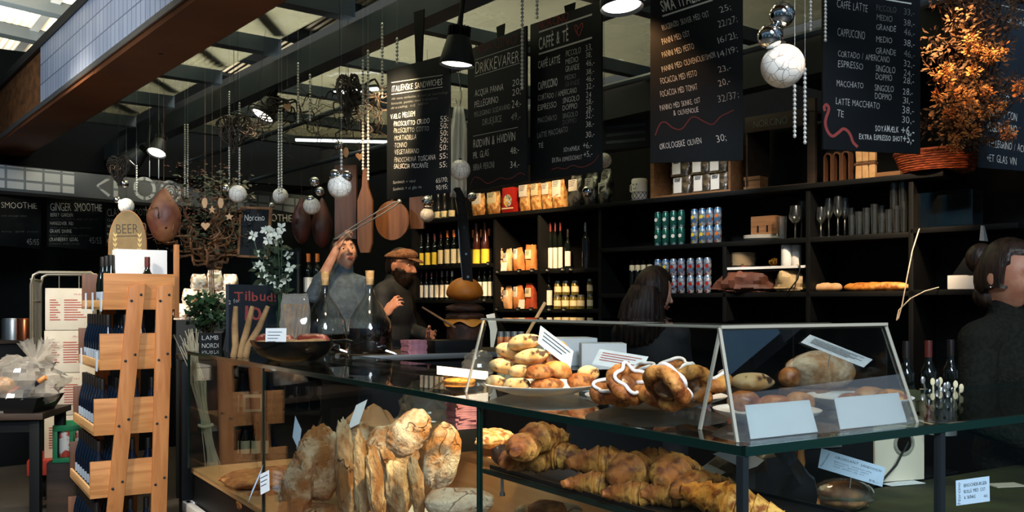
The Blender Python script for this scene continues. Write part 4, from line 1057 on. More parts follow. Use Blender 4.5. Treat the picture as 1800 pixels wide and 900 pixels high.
def sack(mb, w, d, h, seed, top='pinch', n=14):
    """a stuffed bag standing on its base, front at -y"""
    R = random.Random(seed); rows = 12; vs = []; fs = []
    for j in range(rows + 1):
        t = j / rows
        if top == 'pinch': kw = (1 + .05 * math.sin(t * PI)) * (1 if t < .8 else 1 - .15 * (t - .8) / .2); kd = (.85 + .35 * math.sin(min(t * 1.25, 1) * PI)) * (1 if t < .55 else max(.08, 1 - (t - .55) / .42))
        else: kw = 1 + .04 * math.sin(t * PI); kd = 1 - .25 * t
        for k in range(n):
            a = 2 * PI * k / n; c, s_ = math.cos(a), math.sin(a); e = .45
            x = math.copysign(abs(c) ** e, c) * w / 2 * kw; y = math.copysign(abs(s_) ** e, s_) * d / 2 * kd
            f = 1 if 0 < j < rows else .4
            vs.append((x + R.uniform(-1, 1) * .0035 * f, y + R.uniform(-1, 1) * .0045 * f, h * t + (R.uniform(-.006, .006) if j == rows else 0)))
    for j in range(rows):
        for k in range(n): fs.append((j * n + k, j * n + (k + 1) % n, (j + 1) * n + (k + 1) % n, (j + 1) * n + k))
    fs += [tuple(range(n - 1, -1, -1)), tuple(rows * n + k for k in range(n))]
    mb.add(vs, fs); return mb
def make_bag(key):
    mat, w, d, h, top, labelbox, lm, seed = key
    o = thing('food_bag', 'bag', 'bag'); q = MB(); sack(q, w, d, h, seed, top); q.build('filled_bag', mat, o, smooth=60)
    if labelbox:
        x0, x1, z0, z1 = labelbox; q = MB()
        q.span((x0 * w, -d * .56 - .002, z0 * h), (x1 * w, -d * .56 + .006, z1 * h)); l = q.build('label', lm, o, bevel=.001)
        q = MB()
        for i in range(4): q.stroke([(x0 * w * .8, (z1 - .04 - .05 * i) * h), (x1 * w * (.7 - .12 * i), (z1 - .04 - .05 * i) * h)], .004, -d * .56 - .003)
        q.build('print', 'ink', l, smooth=0)
    return o
bag = once(make_bag)
ZT = 2.20
for i, (px, mat, w_, h, lab, lm, txt) in enumerate((
    (844, 'bag_gold', .118, .19, (-.42, .42, .52, .98), 'lab_white', 'golden pasta bag with white header, leftmost on the top shelf under the DRIKKEVARER board'),
    (871, 'bag_gold', .112, .19, (-.42, .42, .50, .95), 'lab_cream', 'golden pasta bag with cream header, just left of the red tin'),
    (926, 'bag_gold', .09, .215, (-.45, .45, .55, .97), 'lab_white', 'golden pasta bag just right of the red tin'),
    (946, 'bag_gold', .08, .215, (-.42, .42, .55, .97), 'lab_cream', 'narrow golden pasta bag, second to the right of the red tin'),
    (965, 'bag_gold', .076, .215, (-.42, .42, .55, .95), 'lab_white', 'narrow golden pasta bag, third to the right of the red tin'),
    (985, 'bag_gold', .088, .22, (-.46, .46, .40, .97), 'lab_white', 'pasta bag with a large white label, left of the silver bags'),
    (1013, 'bag_silver', .115, .24, (-.3, .4, .5, .85), 'lab_white', 'silver foil bag, left one of the three under the CAFFÈ & TÈ board'),
    (1041, 'bag_silver', .11, .25, (-.25, .4, .42, .8), 'lab_white', 'silver foil bag, middle one of the three under the CAFFÈ & TÈ board'),
    (1066, 'bag_silver', .09, .26, (-.4, .4, .3, .6), 'lab_white', 'silver foil bag with a low label, rightmost under the CAFFÈ & TÈ board'))):
    bag(WP(px, ZT, .09), WR, txt, (mat, w_, .085, h, 'pinch', lab, lm, i), group='bags on the top shelf')
tn = thing('cookie_tin', 'red tin with a blue and white picture among the golden pasta bags', 'tin', WP(900, ZT, .09), WR)
q = MB(); q.span((-.062, -.05, 0), (.062, .05, .205)); q.build('box', 'tin_red', tn, bevel=.006)
q = MB(); q.prism([(.044 * math.cos(a), .10 + .05 * math.sin(a)) for a in [2 * PI * i / 24 for i in range(24)]], -.0515, -.05); q.build('picture', 'tin_art', tn)
q = MB(); q.span((-.062, -.052, .035), (.062, -.0495, .045)); q.build('stripe', 'lab_cream', tn)
for z, sh_, nm in ((1.744, 0, 'upper'), (1.447, 20, 'lower')):
    for i, (px, mat, w_, h, tilt, txt) in enumerate((
        (878, 'bag_pale', .072, .19 if sh_ == 0 else .17, .08, 'pale paper bag at the left end of the %s lit shelf'), (895, 'bag_pale', .072, .18, -.1, 'crumpled pale paper bag, second on the %s lit shelf'),
        (913, 'bag_orange', .075, .18, -.06, 'orange paper bag leaning in the middle of the %s lit shelf'), (934, 'bag_orange' if sh_ == 0 else 'bag_red', .08, .2, .04, 'folded paper bag at the right end of the %s lit shelf'))):
        o = bag(WP(px, z, .08 + .03 * (i % 2)), WR + tilt, txt % nm, (mat, w_, .075, h, 'fold' if i in (0, 3) else 'pinch', (-.35, .35, .45, .8) if i != 2 else (-.3, .2, .5, .95), 'lab_white' if i < 3 else 'lab_cream', 30 + i + sh_), group='paper bags on the lit shelves')
for i, (px, dz) in enumerate(((893, 0), (924, 0))):
    q = MB(); q.span((-.03, -.002, 0), (.03, .004, .07)); o = solo(q, 'label_card', 'lab_white', ('white label card leaning on the upper lit paper bags', 'white label card leaning on the lower lit paper bags')[i], 'card', WP(px - 8, (1.744, 1.447)[i], .015), WR, rot=(-.12, 0, WR))
# pasta bags lying in the wooden crate on the top shelf
cr_ = thing('wooden_crate', 'open wooden crate lying on the top shelf, packed with dark pasta bags', 'crate', WP(1211, ZT, 0), WR)
wc = (WP(1281, 0) - WP(1143, 0)).length
for (a, b_) in (((-wc / 2, 0, 0), (wc / 2, .26, .014)), ((-wc / 2, 0, .30), (wc / 2, .26, .314)), ((-wc / 2, 0, .014), (-wc / 2 + .03, .26, .30)), ((wc / 2 - .016, 0, .014), (wc / 2, .26, .30))):
    q = MB(); q.span(a, b_); q.build('crate_board', 'crate', cr_, bevel=.002)
for i, (x, z, h) in enumerate(((-.10, .014, .125), (.06, .014, .125), (.19, .014, .12), (-.11, .14, .12), (.05, .14, .12), (.185, .137, .12))):
    loc = cr_.location + wu * x + wn * .09 + V(0, 0, z)
    bag(loc, WR, 'dark pasta bag with white label in the crate, %s of the %s layer' % (ORD[i % 3], ('lower', 'upper')[i // 3]), ('bag_dark', .15, .10, h, 'fold', (-.3, .12, .1, .9), 'lab_white', 60 + i % 3), group='pasta bags in the crate')
# white container with lattice pattern
mg = thing('patterned_canister', 'small white canister with a smile and dark lattice band, left of the crate', 'canister', WP(1124, ZT, .08), WR)
q = MB(); q.lathe([(0, 0), (.052, 0), (.056, .01), (.056, .15), (.05, .158), (0, .16)], 24); q.build('body', 'white', mg)
q = MB()
for i in range(12):
    a = 2 * PI * i / 12
    for d_ in (-1, 1): q.tube([(.057 * math.cos(a + d_ * t * .52), .057 * math.sin(a + d_ * t * .52), .015 + .045 * t) for t in (0, .33, .66, 1)], .0018, 4)
for z in (.013, .062): q.tube([(.057 * math.cos(2 * PI * i / 20), .057 * math.sin(2 * PI * i / 20), z) for i in range(21)], .0018, 4)
q.build('lattice', 'ink', mg)
q = MB()
for x in (-.014, .014): q.ball((x, -.0545, .115), (.005, .003, .006), 8, 6)
q.tube([(.016 * math.sin(t), -.0565, .095 - .010 * math.cos(t)) for t in (-1, -.5, 0, .5, 1)], .002, 4)
q.build('dots', 'ink', mg)
q = MB(); q.tube([(-.055, 0, .13), (-.078, 0, .12), (-.08, 0, .08), (-.056, 0, .06)], .005, 6); q.build('handle', 'white', mg)
# small wooden basket box & big dark wine crate behind
bxo = thing('chip_basket', 'small empty wooden chip basket on the top shelf right of the pasta crate', 'basket', WP(1323, ZT, .05), WR)
q = MB(); q.hexa([(-.05, 0, 0), (.05, 0, 0), (.05, .09, 0), (-.05, .09, 0)], [(-.056, -.006, .085), (.056, -.006, .085), (.056, .096, .085), (-.056, .096, .085)]); q.build('box', 'crate', bxo)
for z in (.0, .062):
    q = MB(); q.span((-.058, -.01, z + .002), (.058, -.005, z + .024)); q.build('band', 'crate', bxo)
wcr = thing('wine_crate', 'large dark wooden wine crate standing open on the top shelf, name board across its top', 'crate', WP(1370, ZT, .04), WR)
w2 = (WP(1430, 0) - WP(1310, 0)).length
for a, b_ in (((-w2 / 2, 0, 0), (w2 / 2, .28, .012)), ((-w2 / 2, 0, .43), (w2 / 2, .28, .445)), ((-w2 / 2, 0, .012), (-w2 / 2 + .014, .28, .43)), ((w2 / 2 - .05, 0, .012), (w2 / 2, .03, .52))):
    q = MB(); q.span(a, b_); q.build('crate_board', 'darkwood', wcr, bevel=.002)
q = MB(); q.span((-w2 / 2, -.012, .36), (w2 / 2 - .05, 0, .46)); pb = q.build('name_board', 'darkwood', wcr, bevel=.002)
q = MB(); q.text('NORCINO', (-.17, .385), (.06, .385), .045, y=-.0135, rnd=RN); q.build('lettering', 'chalkfaint', pb, smooth=0)
# wooden arched rack, bundle of pale wooden blocks
ar = thing('arched_rack', 'small brown wooden rack of arches on the top shelf under the squiggle board', 'rack', WP(1476, ZT, .05), WR)
for i in range(3):
    q = MB(); x = -.075 + .055 * i
    out = [(x - .026, 0), (x - .026, .15)] + [(x + .026 * math.cos(a), .15 + .03 * math.sin(a)) for a in [PI - PI * k / 8 for k in range(9)]] + [(x + .026, 0), (x + .017, 0), (x + .017, .145)] + [(x + .017 * math.cos(a), .15 + .02 * math.sin(a)) for a in [PI * k / 8 for k in range(9)]] + [(x - .017, 0)]
    q.prism(out, 0, .05); q.build('arch', 'board_dark', ar)
q = MB(); q.span((-.11, .052, 0), (.10, .06, .2)); q.build('back', 'black', ar)
bl = thing('wooden_blocks', 'bundle of pale wooden blocks tied with a band beside the orange basket', 'wood bundle', WP(1520, ZT, .04), WR)
for i in range(3):
    for j in range(2):
        q = MB(); q.box((-.04 + .04 * i, .02, .05 + .105 * j), (.034, .03, .1), Matrix.Rotation(RN.uniform(-.12, .12), 3, 'Y')); q.build('block', 'paleply', bl, bevel=.003)
q = MB(); q.span((-.062, .0, .085), (.062, .04, .097)); q.build('band', 'board_dark', bl)
q = MB(); q.span((-.07, 0, 0), (.07, .1, .028)); solo(q, 'wooden_box', 'crate', 'flat wooden box under the left end of the orange basket', 'box', WP(1560, ZT, .02), WR, bevel=.002)

# cans: two stacked rows
M['can_green'] = pm('green_can', '#27675a', .25, .5, var=('#9fc0c4', 16, .56, .6))
M['can_yellow'] = pm('yellow_can', '#4f7fb0', .25, .5, var=(['#dbb02c', '#c9d4d8'], 14, .5, .54))
M['can_orange'] = pm('orange_can', '#5f93bf', .25, .5, var=(['#d06a28', '#c9d4d8'], 14, .5, .54))
M['can_red'] = pm('red_can', '#7f9cbc', .25, .5, var=(['#a82f2a', '#d5dadc'], 14, .5, .54))
def make_can(key):
    r, h = .0246, .115; o = thing('drink_can', 'can', 'can')
    q = MB(); q.lathe([(0, .004), (r * .78, 0), (r, .01), (r, h - .012), (r * .82, h - .002), (r * .78, h), (r * .74, h - .004), (0, h - .004)], 20); q.build('can_body', key, o)
    q = MB(); q.lathe([(r * .80, h - .003), (r * .84, h - .001), (r * .80, h + .002), (r * .75, h)], 20, cap=False); q.build('rim', 'alu', o)
    q = MB(); q.prism([(.012 * math.cos(a), .062 + .013 * math.sin(a)) for a in [2 * PI * i / 16 for i in range(16)]], -r - .0006, -r + .003); q.build('fruit_badge', {'can_green': 'lab_white', 'can_yellow': 'lab_yellow', 'can_orange': 'cap_orange', 'can_red': 'tin_red'}[key], o)
    return o
can = once(make_can)
def cans(pxs, z, mat, fmt, grp):
    for i, px in enumerate(pxs): can(WP(px, z, .07), WR + (i * .7 % .5), fmt.format(ORD[i]), mat, group=grp)
for z, lv in ((1.88, 'lower'), (1.996, 'upper')):
    cans((1156.5, 1170, 1184, 1198), z, 'can_green', 'green drink can, %s layer of the upper can shelf, {} from the left' % lv, 'green cans')
    cans((1221, 1235), z, 'can_yellow', 'yellow drink can, %s layer of the upper can shelf, {} from the left' % lv, 'yellow cans')
    cans((1248, 1262), z, 'can_orange', 'orange drink can, %s layer of the upper can shelf, {} from the left' % lv, 'orange cans')
for z, lv in ((1.555, 'bottom'), (1.671, 'top')):
    cans((1156.5, 1170), z, 'can_yellow', 'yellow drink can, %s layer of the lower can shelf, {} from the left' % lv, 'yellow cans')
    cans((1184, 1198, 1214, 1230, 1244), z, 'can_red', 'red drink can, %s layer of the lower can shelf, {} from the left' % lv, 'red cans')

# plates, box, glasses
def glass_solo(prof, label, loc, n=20, name='drinking_glass', cat='glass', group=None, mat='tumbler'):
    q = MB(); q.lathe(prof, n, cap=False); return solo(q, name, mat, label, cat, loc, 0, group, smooth=60)
PL = [(0, .004), (.05, .002), (.075, 0), (.115, .012), (.12, .016), (.075, .006), (0, .008)]
for i in range(3):
    q = MB(); q.lathe(PL, 28, cap=False); solo(q, 'dinner_plate', 'white', 'white plate under the wooden box, %s from the bottom of three' % ORD[i], 'plate', WP(1340, 1.881 + .011 * i, .15), 0, 'plates under the wooden box')
bo = thing('slotted_wooden_box', 'wooden box with two slots standing on the white plates', 'box', WP(1348, 1.921, .13), WR)
q = MB(); q.span((-.085, -.05, 0), (.085, .05, .115)); q.build('box', 'crate', bo, bevel=.003)
for x in (-.035, .03):
    q = MB(); q.span((x - .006, -.052, .012), (x + .006, -.049, .055)); q.build('slot', 'black', bo)
for i in range(9):
    q = MB(); q.lathe([(0, .004), (.06, .0), (.082, .011), (.085, .012), (.062, .006), (0, .007)], 28, cap=False); solo(q, 'saucer', 'cream', 'cream saucer in the stack on the small white-edged shelf, %s from the bottom' % ORD[i], 'plate', WP(1306, 1.716 + .0105 * i, .13), 0, 'stack of cream saucers')
M['gold'] = pm('gold_foil', '#c99a3e', .25, .9)
q = MB(); R_ = random.Random(2)
for k in range(22):
    a = R_.uniform(0, 2 * PI); e = R_.uniform(.1, 1.3); d = V(math.cos(a) * math.cos(e), math.sin(a) * math.cos(e), math.sin(e)); pts = [V(0, 0, .012) + d * (.035 * math.sin(PI * t)) + V(0, 0, .012 * math.sin(2 * PI * t)) for t in (0, .2, .4, .6, .8, 1)]
    q.tube(pts, .0035, 4)
solo(q, 'gift_bow', 'gold', 'gold foil gift bow between the saucers and the paper rolls', 'bow', WP(1361, 1.716, .08), 0)
for i, px in enumerate((1382, 1400)):
    q = MB(); q.lathe([(.012, 0), (.03, 0), (.031, .003), (.031, .125), (.03, .128), (.012, .128), (.012, 0)], 20, cap=False); solo(q, 'paper_roll', 'paper' if i == 0 else 'white', ('white paper roll, the left of the two standing on the small shelf', 'shaded paper roll, the right of the two standing on the small shelf')[i], 'roll', WP(px, 1.716, .06 if i == 0 else .1), 0)
def crumple(label, w, d, h, mat, loc, rz, seed, name='crumpled_bag', cat='bag', flat=1.0):
    R = random.Random(seed); off = V(R.uniform(0, 50), 0, 0)
    def fn(qv, p):
        n1 = noise.noise(qv * 2.2 + off); n2 = abs(noise.noise(qv * 5 + off)); k = 1 + .35 * n1 + .22 * n2
        p = V(p.x * k, p.y * k, p.z * (k if p.z > 0 else .35)); return p
    q = MB(); q.ball((0, 0, h * .18), (w / 2, d / 2, h * .8), 30, 18, fn); return solo(q, name, mat, label, cat, loc, rz, smooth=25)
M['brownleather'] = pm('brown_leathery_paper', '#6e3f2c', .6, var=('#4a281c', 5, .4, .6), bump=(9, .8))
M['beigepaper'] = pm('beige_crumpled_paper', '#c2aa82', .7, var=('#a48c66', 6, .4, .6), bump=(9, .8))
crumple('brown crumpled paper lying on the lower shelf below the saucers', .40, .2, .15, 'brownleather', WP(1312, 1.558, .08), WR, 4)
crumple('beige crumpled paper bag on the lower shelf below the paper rolls', .2, .16, .15, 'beigepaper', WP(1392, 1.558, .08), WR, 6)
q = MB(); q.tube([(0, 0, .16), (.02, -.03, .1), (.015, -.05, .03), (-.03, -.06, -.03), (-.06, -.05, -.06)], .004, 6)
solo(q, 'hanging_black_ribbon', 'black', 'black ribbon curling down over the beige paper bag', 'ribbon', WP(1405, 1.6, .02), WR)

def wine_prof(h, r): return [(0, .0), (r * .95, .001), (r * .9, .003), (.006, .008), (.0045, h * .45), (r * .5, h * .50), (r * .95, h * .62), (r, h * .72), (r * .8, h), (r * .78, h), (r * .97, h * .72), (r * .9, h * .62), (r * .4, h * .51), (0, h * .50)]
def tumb(h, r): return [(0, 0), (r * .85, 0), (r, h), (r * .95, h), (r * .8, .01), (0, .01)]
for px, h, r, d, lab in ((1398, .20, .04, .06, 'round wine glass at the right end of the plate compartment'), (1409, .24, .03, .16, 'tall flute behind the round wine glass'), (1374, .14, .034, .05, 'straight tumbler right of the slotted wooden box'),
        (1443, .18, .028, .06, 'leftmost wine glass of the big glass row'), (1457, .235, .028, .11, 'tall wine glass, second of the big glass row'), (1473, .235, .028, .06, 'tall wine glass, third of the big glass row'), (1485, .235, .027, .15, 'tall wine glass, fourth of the big glass row, set back')):
    glass_solo(tumb(h, r) if h < .15 else wine_prof(h, r), lab, WP(px, 1.881, d), name='drinking_glass' if h < .15 else 'wine_glass', group='stemmed glasses' if h > .15 else None)
k = 0
for row, d in (('front', .06), ('back', .17)):
    for i, px in enumerate((1497, 1510, 1523, 1537, 1550, 1563, 1576, 1589)):
        h = .12 + .018 * ((i * 5 + (d > .1) * 3) % 4)
        glass_solo(tumb(h, .0202), 'small tumbler, %s row on the glass shelf, %s of eight from the left' % (row, ORD[i]), WP(px, 1.881, d), 16, group='small tumblers')
for i, (px, d) in enumerate(((1571, .06), (1587, .06))):
    glass_solo(tumb(.145, .024), 'tall tumbler stacked on top of the small ones, %s of the two' % ('left', 'right')[i], WP(px, 2.02, d), 16, group='stacked tall tumblers')
tk = thing('glass_tank', 'empty rectangular glass tank on the dark shelf right of the tumblers', 'tank', WP(1655, 1.905, .05), WR)
for a, b_ in (((-.16, 0, 0), (.16, .004, .19)), ((-.16, .16, 0), (.16, .164, .19)), ((-.16, .004, 0), (-.156, .16, .19)), ((.156, .004, 0), (.16, .16, .19)), ((-.156, .004, 0), (.156, .16, .004))):
    q = MB(); q.span(a, b_); q.build('glass_wall', 'drink', tk)

# long loaf, card terminal, cable
M['crust'] = pm('baguette_crust', '#c8812f', .6, var=(['#e2ad5e', '#93531c'], 9, .45, .62), bump=(30, .4))
def loaf(label, L, r, loc, rz, seed, mat='crust', name='bread_loaf', cuts=0):
    off = V(seed * 7.3, 0, 0); q = MB()
    def fn(qv, p):
        x = qv.x; tp = math.sqrt(max(0, 1 - abs(x) ** 5) / max(1e-4, 1 - min(.9999, x * x))); k = 1 + .10 * noise.noise(V(qv.x * L / r * .9, qv.y * 1.4, qv.z * 1.4) + off)
        ct = 1 - .12 * max(0, math.sin(x * L / r * 1.3)) * (qv.z > .2) * cuts
        return V(p.x, p.y * k * tp * 1.0, p.z * k * ct * tp * (1 if p.z > 0 else .75))
    q.ball((0, 0, r * .72), (L / 2, r, r), 28, 20, fn)
    return q
for (px0, px1, lab, sd) in ((1432, 1480, 'short pale end of baguette at the left of the lower shelf', 1), (1482, 1599, 'long golden baguette on the lower shelf below the glasses', 2)):
    L = (WP(px1, 0, .1) - WP(px0, 0, .1)).length
    q = loaf(lab, L, .031, None, 0, sd, cuts=1); solo(q, 'baguette', 'crust' if sd == 2 else 'bag_pale', lab, 'bread', WP((px0 + px1) / 2, 1.556, .1), WR, smooth=60)
tr = thing('card_terminal', 'white and black till printer on the dark shelf behind the woman at the right', 'till printer', WP(1703, 1.561, .02), WR)
q = MB(); q.prism([(-.11, 0), (.10, 0), (.135, .17), (.11, .17), (.07, .075), (-.005, .07), (-.01, .075), (-.11, .075)], 0, .16); q.build('housing', 'white', tr, bevel=.004)
q = MB(); q.hexa([(-.09, .01, .076), (.05, .01, .076), (.05, .15, .076), (-.09, .15, .076)], [(-.03, .02, .17), (.09, .02, .17), (.09, .15, .17), (-.03, .15, .17)]); q.build('cover', 'plastic_black', tr, bevel=.004)
q = MB(); pts = [P(1616, 402, 4.95), P(1604, 440, 4.9), P(1594, 490, 4.86), P(1586, 535, 4.8), P(1579, 560, 4.78), P(1576, 563, 4.78), P(1580, 545, 4.8), P(1600, 525, 4.9), P(1625, 512, 5.0), P(1650, 505, 5.06)]
q.tube(pts, .0032, 6); solo(q, 'hanging_white_cable', 'cream', 'white cable looping down in front of the shelves beside the baguette', 'cable')
# orange basket of dried flowers
M['wicker'] = pm('orange_wicker', '#b4562a', .55, var=('#6d2d14', 26, .42, .58), stretch=(1, 1, 4), bump=(40, .9))
bk_ = thing('wicker_basket', 'orange wicker basket on the shelf top holding the dried orange flowers', 'basket', WP(1648, ZT + .005, .12), WR)
q = MB(); rows = []
for j in range(9):
    z = j * .0125; kx = .19 + .04 * j / 8; ky = .11 + .03 * j / 8
    q.tube([(kx * math.cos(2 * PI * i / 36), ky * math.sin(2 * PI * i / 36), .01 + z + .003 * ((i + j) % 2)) for i in range(37)], .0075, 5)
for i in range(30):
    a = 2 * PI * i / 30; q.tube([(.185 * math.cos(a), .105 * math.sin(a), 0), (.235 * math.cos(a), .145 * math.sin(a), .115)], .004, 4)
q.tube([(.232 * math.cos(2 * PI * i / 36), .142 * math.sin(2 * PI * i / 36), .118) for i in range(37)], .011, 6)
q.build('weave', 'wicker', bk_)
q = MB(); q.lathe([(0, .005), (.18, .005)], 24, cap=False); q.build('bottom', 'board_dark', bk_)
M['dryflower'] = pm('orange_dried_flower', '#b8692c', .7, var=('#d9934a', 8, .4, .6))
M['dryleaf'] = pm('brown_dried_leaf', '#3f2c1c', .8, var=('#5a3a20', 8, .4, .6))
df = thing('dried_flowers', 'big bunch of orange dried flowers hanging beside the squiggle board', 'dried flowers', WP(1700, ZT + .08, .0), 0)
R_ = random.Random(9); fl = MB(); lv = MB(); stx = MB(); base = df.location
def spray(mb, c0, n, sp, s0, s1):
    for j in range(n):
        d0 = V(R_.gauss(0, 1), R_.gauss(0, 1), R_.gauss(0, 1)).normalized(); c = c0 + d0 * sp * R_.uniform(.3, 1)
        d = (d0 + V(R_.uniform(-.6, .6), R_.uniform(-.6, .6), R_.uniform(-.6, .6))).normalized(); u = d.orthogonal().normalized(); s = R_.uniform(s0, s1)
        mb.add([c, c + d * s + u * s * .5, c + d * s * 1.8 + u * s * .1, c + d * s - u * s * .5], [(0, 1, 2, 3)])
for k in range(170):
    px = R_.gauss(1708, 36); py = R_.uniform(-40, 250); Y = R_.uniform(4.05, 4.4); c = P(px, py, Y) - base
    spray(lv, c, 26, .05, .010, .02)
    if k % 2 == 0: stx.tube([(0, 0, 0), c * .5 + V(R_.uniform(-.05, .05), 0, .02), c], .0025, 4)
for px, py in ((1705, 66), (1710, 88), (1728, 84), (1745, 104), (1758, 88), (1742, 100), (1712, 125), (1662, 120), (1655, 132), (1668, 142), (1676, 160), (1690, 158), (1700, 172), (1722, 155), (1735, 165), (1712, 188), (1728, 196), (1682, 182), (1675, 198), (1700, 205), (1692, 220), (1712, 232), (1684, 240), (1680, 252), (1788, 150), (1795, 165), (1765, 225), (1775, 232), (1752, 186), (1668, 205), (1650, 170)):
    for _ in range(2):
        c = P(px + R_.gauss(0, 3), py + R_.gauss(0, 3), R_.uniform(3.98, 4.12)) - base; spray(fl, c, 42, .027, .006, .011)
    stx.tube([(0, 0, .0), c * .5, c], .002, 4)
stx.build('stems', 'dryleaf', df); o = fl.build('blossoms', 'dryflower', df, smooth=0); o['kind'] = 'stuff'; o = lv.build('leaves', 'dryleaf', df, smooth=0); o['kind'] = 'stuff'
# ================================================================ left side: bottle rack, roll cage, hamper table
M['blacklab'] = pm('silver_blue_label', '#8fa0b4', .5)
RK = V(-2.33, 5.22, 0)
rk = thing('bottle_rack', 'pine bottle rack with leaning front posts and four full tiers of blue bottles', 'rack', RK, TH)
RL_LEN = .82; RWD = .385
tiers = [(1.45, .05), (1.11, .03), (.745, .0), (.395, -.02), (.05, -.03)]
for z, x0 in tiers:
    q = MB(); q.span((x0, 0, z), (x0 + RWD, .018, z + .205)); q.build('end_board', 'pinex', rk, bevel=.002)
    q = MB(); q.span((x0, RL_LEN - .018, z), (x0 + RWD, RL_LEN, z + .22)); q.build('end_board', 'board_dark', rk, bevel=.002)
    q = MB(); q.span((x0, .018, z), (x0 + RWD, RL_LEN - .018, z + .015)); q.build('tray', 'paleply', rk)
    q = MB(); q.span((x0, .018, z), (x0 + .014, RL_LEN - .018, z + .055)); q.build('side_rail', 'paleply', rk, bevel=.002)
    q = MB(); q.span((x0 + RWD - .014, .018, z), (x0 + RWD, RL_LEN - .018, z + .055)); q.build('side_rail', 'paleply', rk, bevel=.002)
for i, (xt, xb) in enumerate(((.225, .075), (.375, .335))):
    for y in (-.022, RL_LEN + .0):
        q = MB(); q.hexa([(xb - .042, y, 0), (xb + .042, y, 0), (xb + .042, y + .022, 0), (xb - .042, y + .022, 0)], [(xt - .045, y, 1.58), (xt + .045, y, 1.60), (xt + .045, y + .022, 1.60), (xt - .045, y + .022, 1.58)])
        p = q.build('post', 'pine', rk, bevel=.002)
        if y < 0:
            q = MB()
            for z, _ in tiers:
                for dz, dx in ((.05, -.024), (.085, .024)):
                    f = (z + dz) / 1.59; xx = xb + (xt - xb) * f + dx; q.ball((xx, y - .001, z + dz), (.008, .005, .008), 8, 6)
            q.build('screw', 'darksteel', p)
q = MB(); q.span((RWD + .052, .02, 1.40), (RWD + .08, .05, 1.83)); q.build('side_strip', 'pine', rk, bevel=.002)
for z, x0, y in ((1.45, .05, .06), (1.45, .05, .36), (1.45, .05, .62), (1.11, .03, .08), (1.11, .03, .66)):
    q = MB(); q.span((x0 - .004, y, z - .01), (x0, y + .045, z + .1)); q.build('price_strip', 'paperblue', rk)
def rb(tier, x, y): z, x0 = tiers[tier]; p = V(x0 + x, y, 0); return RK + dR * p.x + dL * p.y + V(0, 0, z + .015)
kBlue = (.295, .036, 'burg', 'blueglass', 'cap_black', 'blacklab', .12, .30)
nm = ['top', 'second', 'third', 'fourth', 'lowest']
for tI in (1, 2, 3, 4):
    for i in range(8):
        bottle(rb(tI, .055, .075 + .093 * i), TH, 'dark blue bottle, outer row of the rack\'s %s tier, %s from the near end' % (nm[tI], ORD[i]), kBlue, group='blue bottles in the rack')
    for i in range(3):
        bottle(rb(tI, .145 + .088 * i, .075), TH, 'dark blue bottle behind the end board of the rack\'s %s tier, %s inward' % (nm[tI], ORD[i]), kBlue, group='blue bottles in the rack')
    for i in range(3):
        bottle(rb(tI, .145, .17 + .093 * i), TH, 'dark blue bottle, inner row of the rack\'s %s tier, %s from the near end' % (nm[tI], ORD[i]), kBlue, group='blue bottles in the rack')
for i in range(3):
    bottle(rb(0, .065, .16 + .14 * i), TH, 'dark bottle on the rack\'s top tier beside the brown wrapping, %s from the near end' % ORD[i], (.30, .038, 'burg', 'bottleglass', 'cap_black', 'blacklab', .1, .3), group='dark bottles on the rack top')
bottle(rb(0, .25, .09), TH, 'bottle with red capsule peeping over the top board in front of the white box', (.29, .034, 'bord', 'bottleglass', 'cap_red', 'lab_white', .1, .4))
def stand_bag(label, loc, w, h, rz, mat, seed, tilt=0.0):
    q = MB(); sack(q, w, w * .7, h, seed, 'fold', 16); return solo(q, 'paper_wrapping', mat, label, 'bag', loc, rz, rot=(tilt, 0, rz), smooth=40)
stand_bag('brown paper wrapping around bottles on the rack\'s top tier', rb(0, .19, .32), .15, .31, TH, 'kraft', 3)
q = MB(); q.span((0, 0, 0), (.285, .12, .335)); wb_ = solo(q, 'white_box', 'paper', 'white box standing on the top tier of the pine rack', 'box', rb(0, .085, .13), TH, bevel=.003)
# arched BEER sign, leather ham behind it
M['signbrown'] = pm('brown_sign_face', '#8c7448', .6, var=('#7a6238', 6, .4, .6))
M['signdark'] = pm('sign_print', '#3a3426', .7)
M['signgold'] = pm('gold_print', '#d0b070', .6)
sg2 = thing('arched_sign', 'arched brown BEER sign with golden laurels standing on the pine rack', 'sign', rb(0, .19, .36), math.radians(14))
sw, shh = .105, .58
out = [(-sw, 0)] + [(sw * math.cos(a), shh - .21 + .21 * math.sin(a)) for a in [PI - PI * i / 20 for i in range(21)]] + [(sw, 0)]
q = MB(); q.prism(out, 0, .018); q.build('panel', 'signbrown', sg2)
q = MB(); q.tube([(x, .009, z) for x, z in out], .005, 6); q.build('rim', 'pine', sg2)
q = MB(); q.text('BEER', (-.062, .44), (.062, .445), .06, y=-.002, wob=.0, rnd=RN); q.stroke([(-.06, .425), (.06, .43)], .004, -.002); q.build('lettering', 'signdark', sg2, smooth=0)
q = MB()
for s in (-1, 1):
    for i in range(9):
        t = i / 8; x = s * (.035 + .035 * math.sin(t * PI * .6)); z = .18 + .24 * t
        for d_ in (-1, 1): q.add([(x, -.002, z), (x + d_ * .010, -.002, z + .012), (x + d_ * .012, -.002, z + .03), (x, -.002, z + .014)], [(0, 1, 2, 3)])
    q.stroke([(s * (.035 + .035 * math.sin(t * PI * .6)), .18 + .24 * t) for t in (0, .25, .5, .75, 1)], .003, -.002)
q.prism([(-.012, .17), (.012, .17), (.008, .22), (0, .26), (-.008, .22)], -.002, 0)
q.build('laurel', 'signgold', sg2, smooth=0)
M['ham'] = pm('cured_ham', '#8a5a3a', .5, var=('#5e2f20', 6, .4, .6), bump=(12, .5))
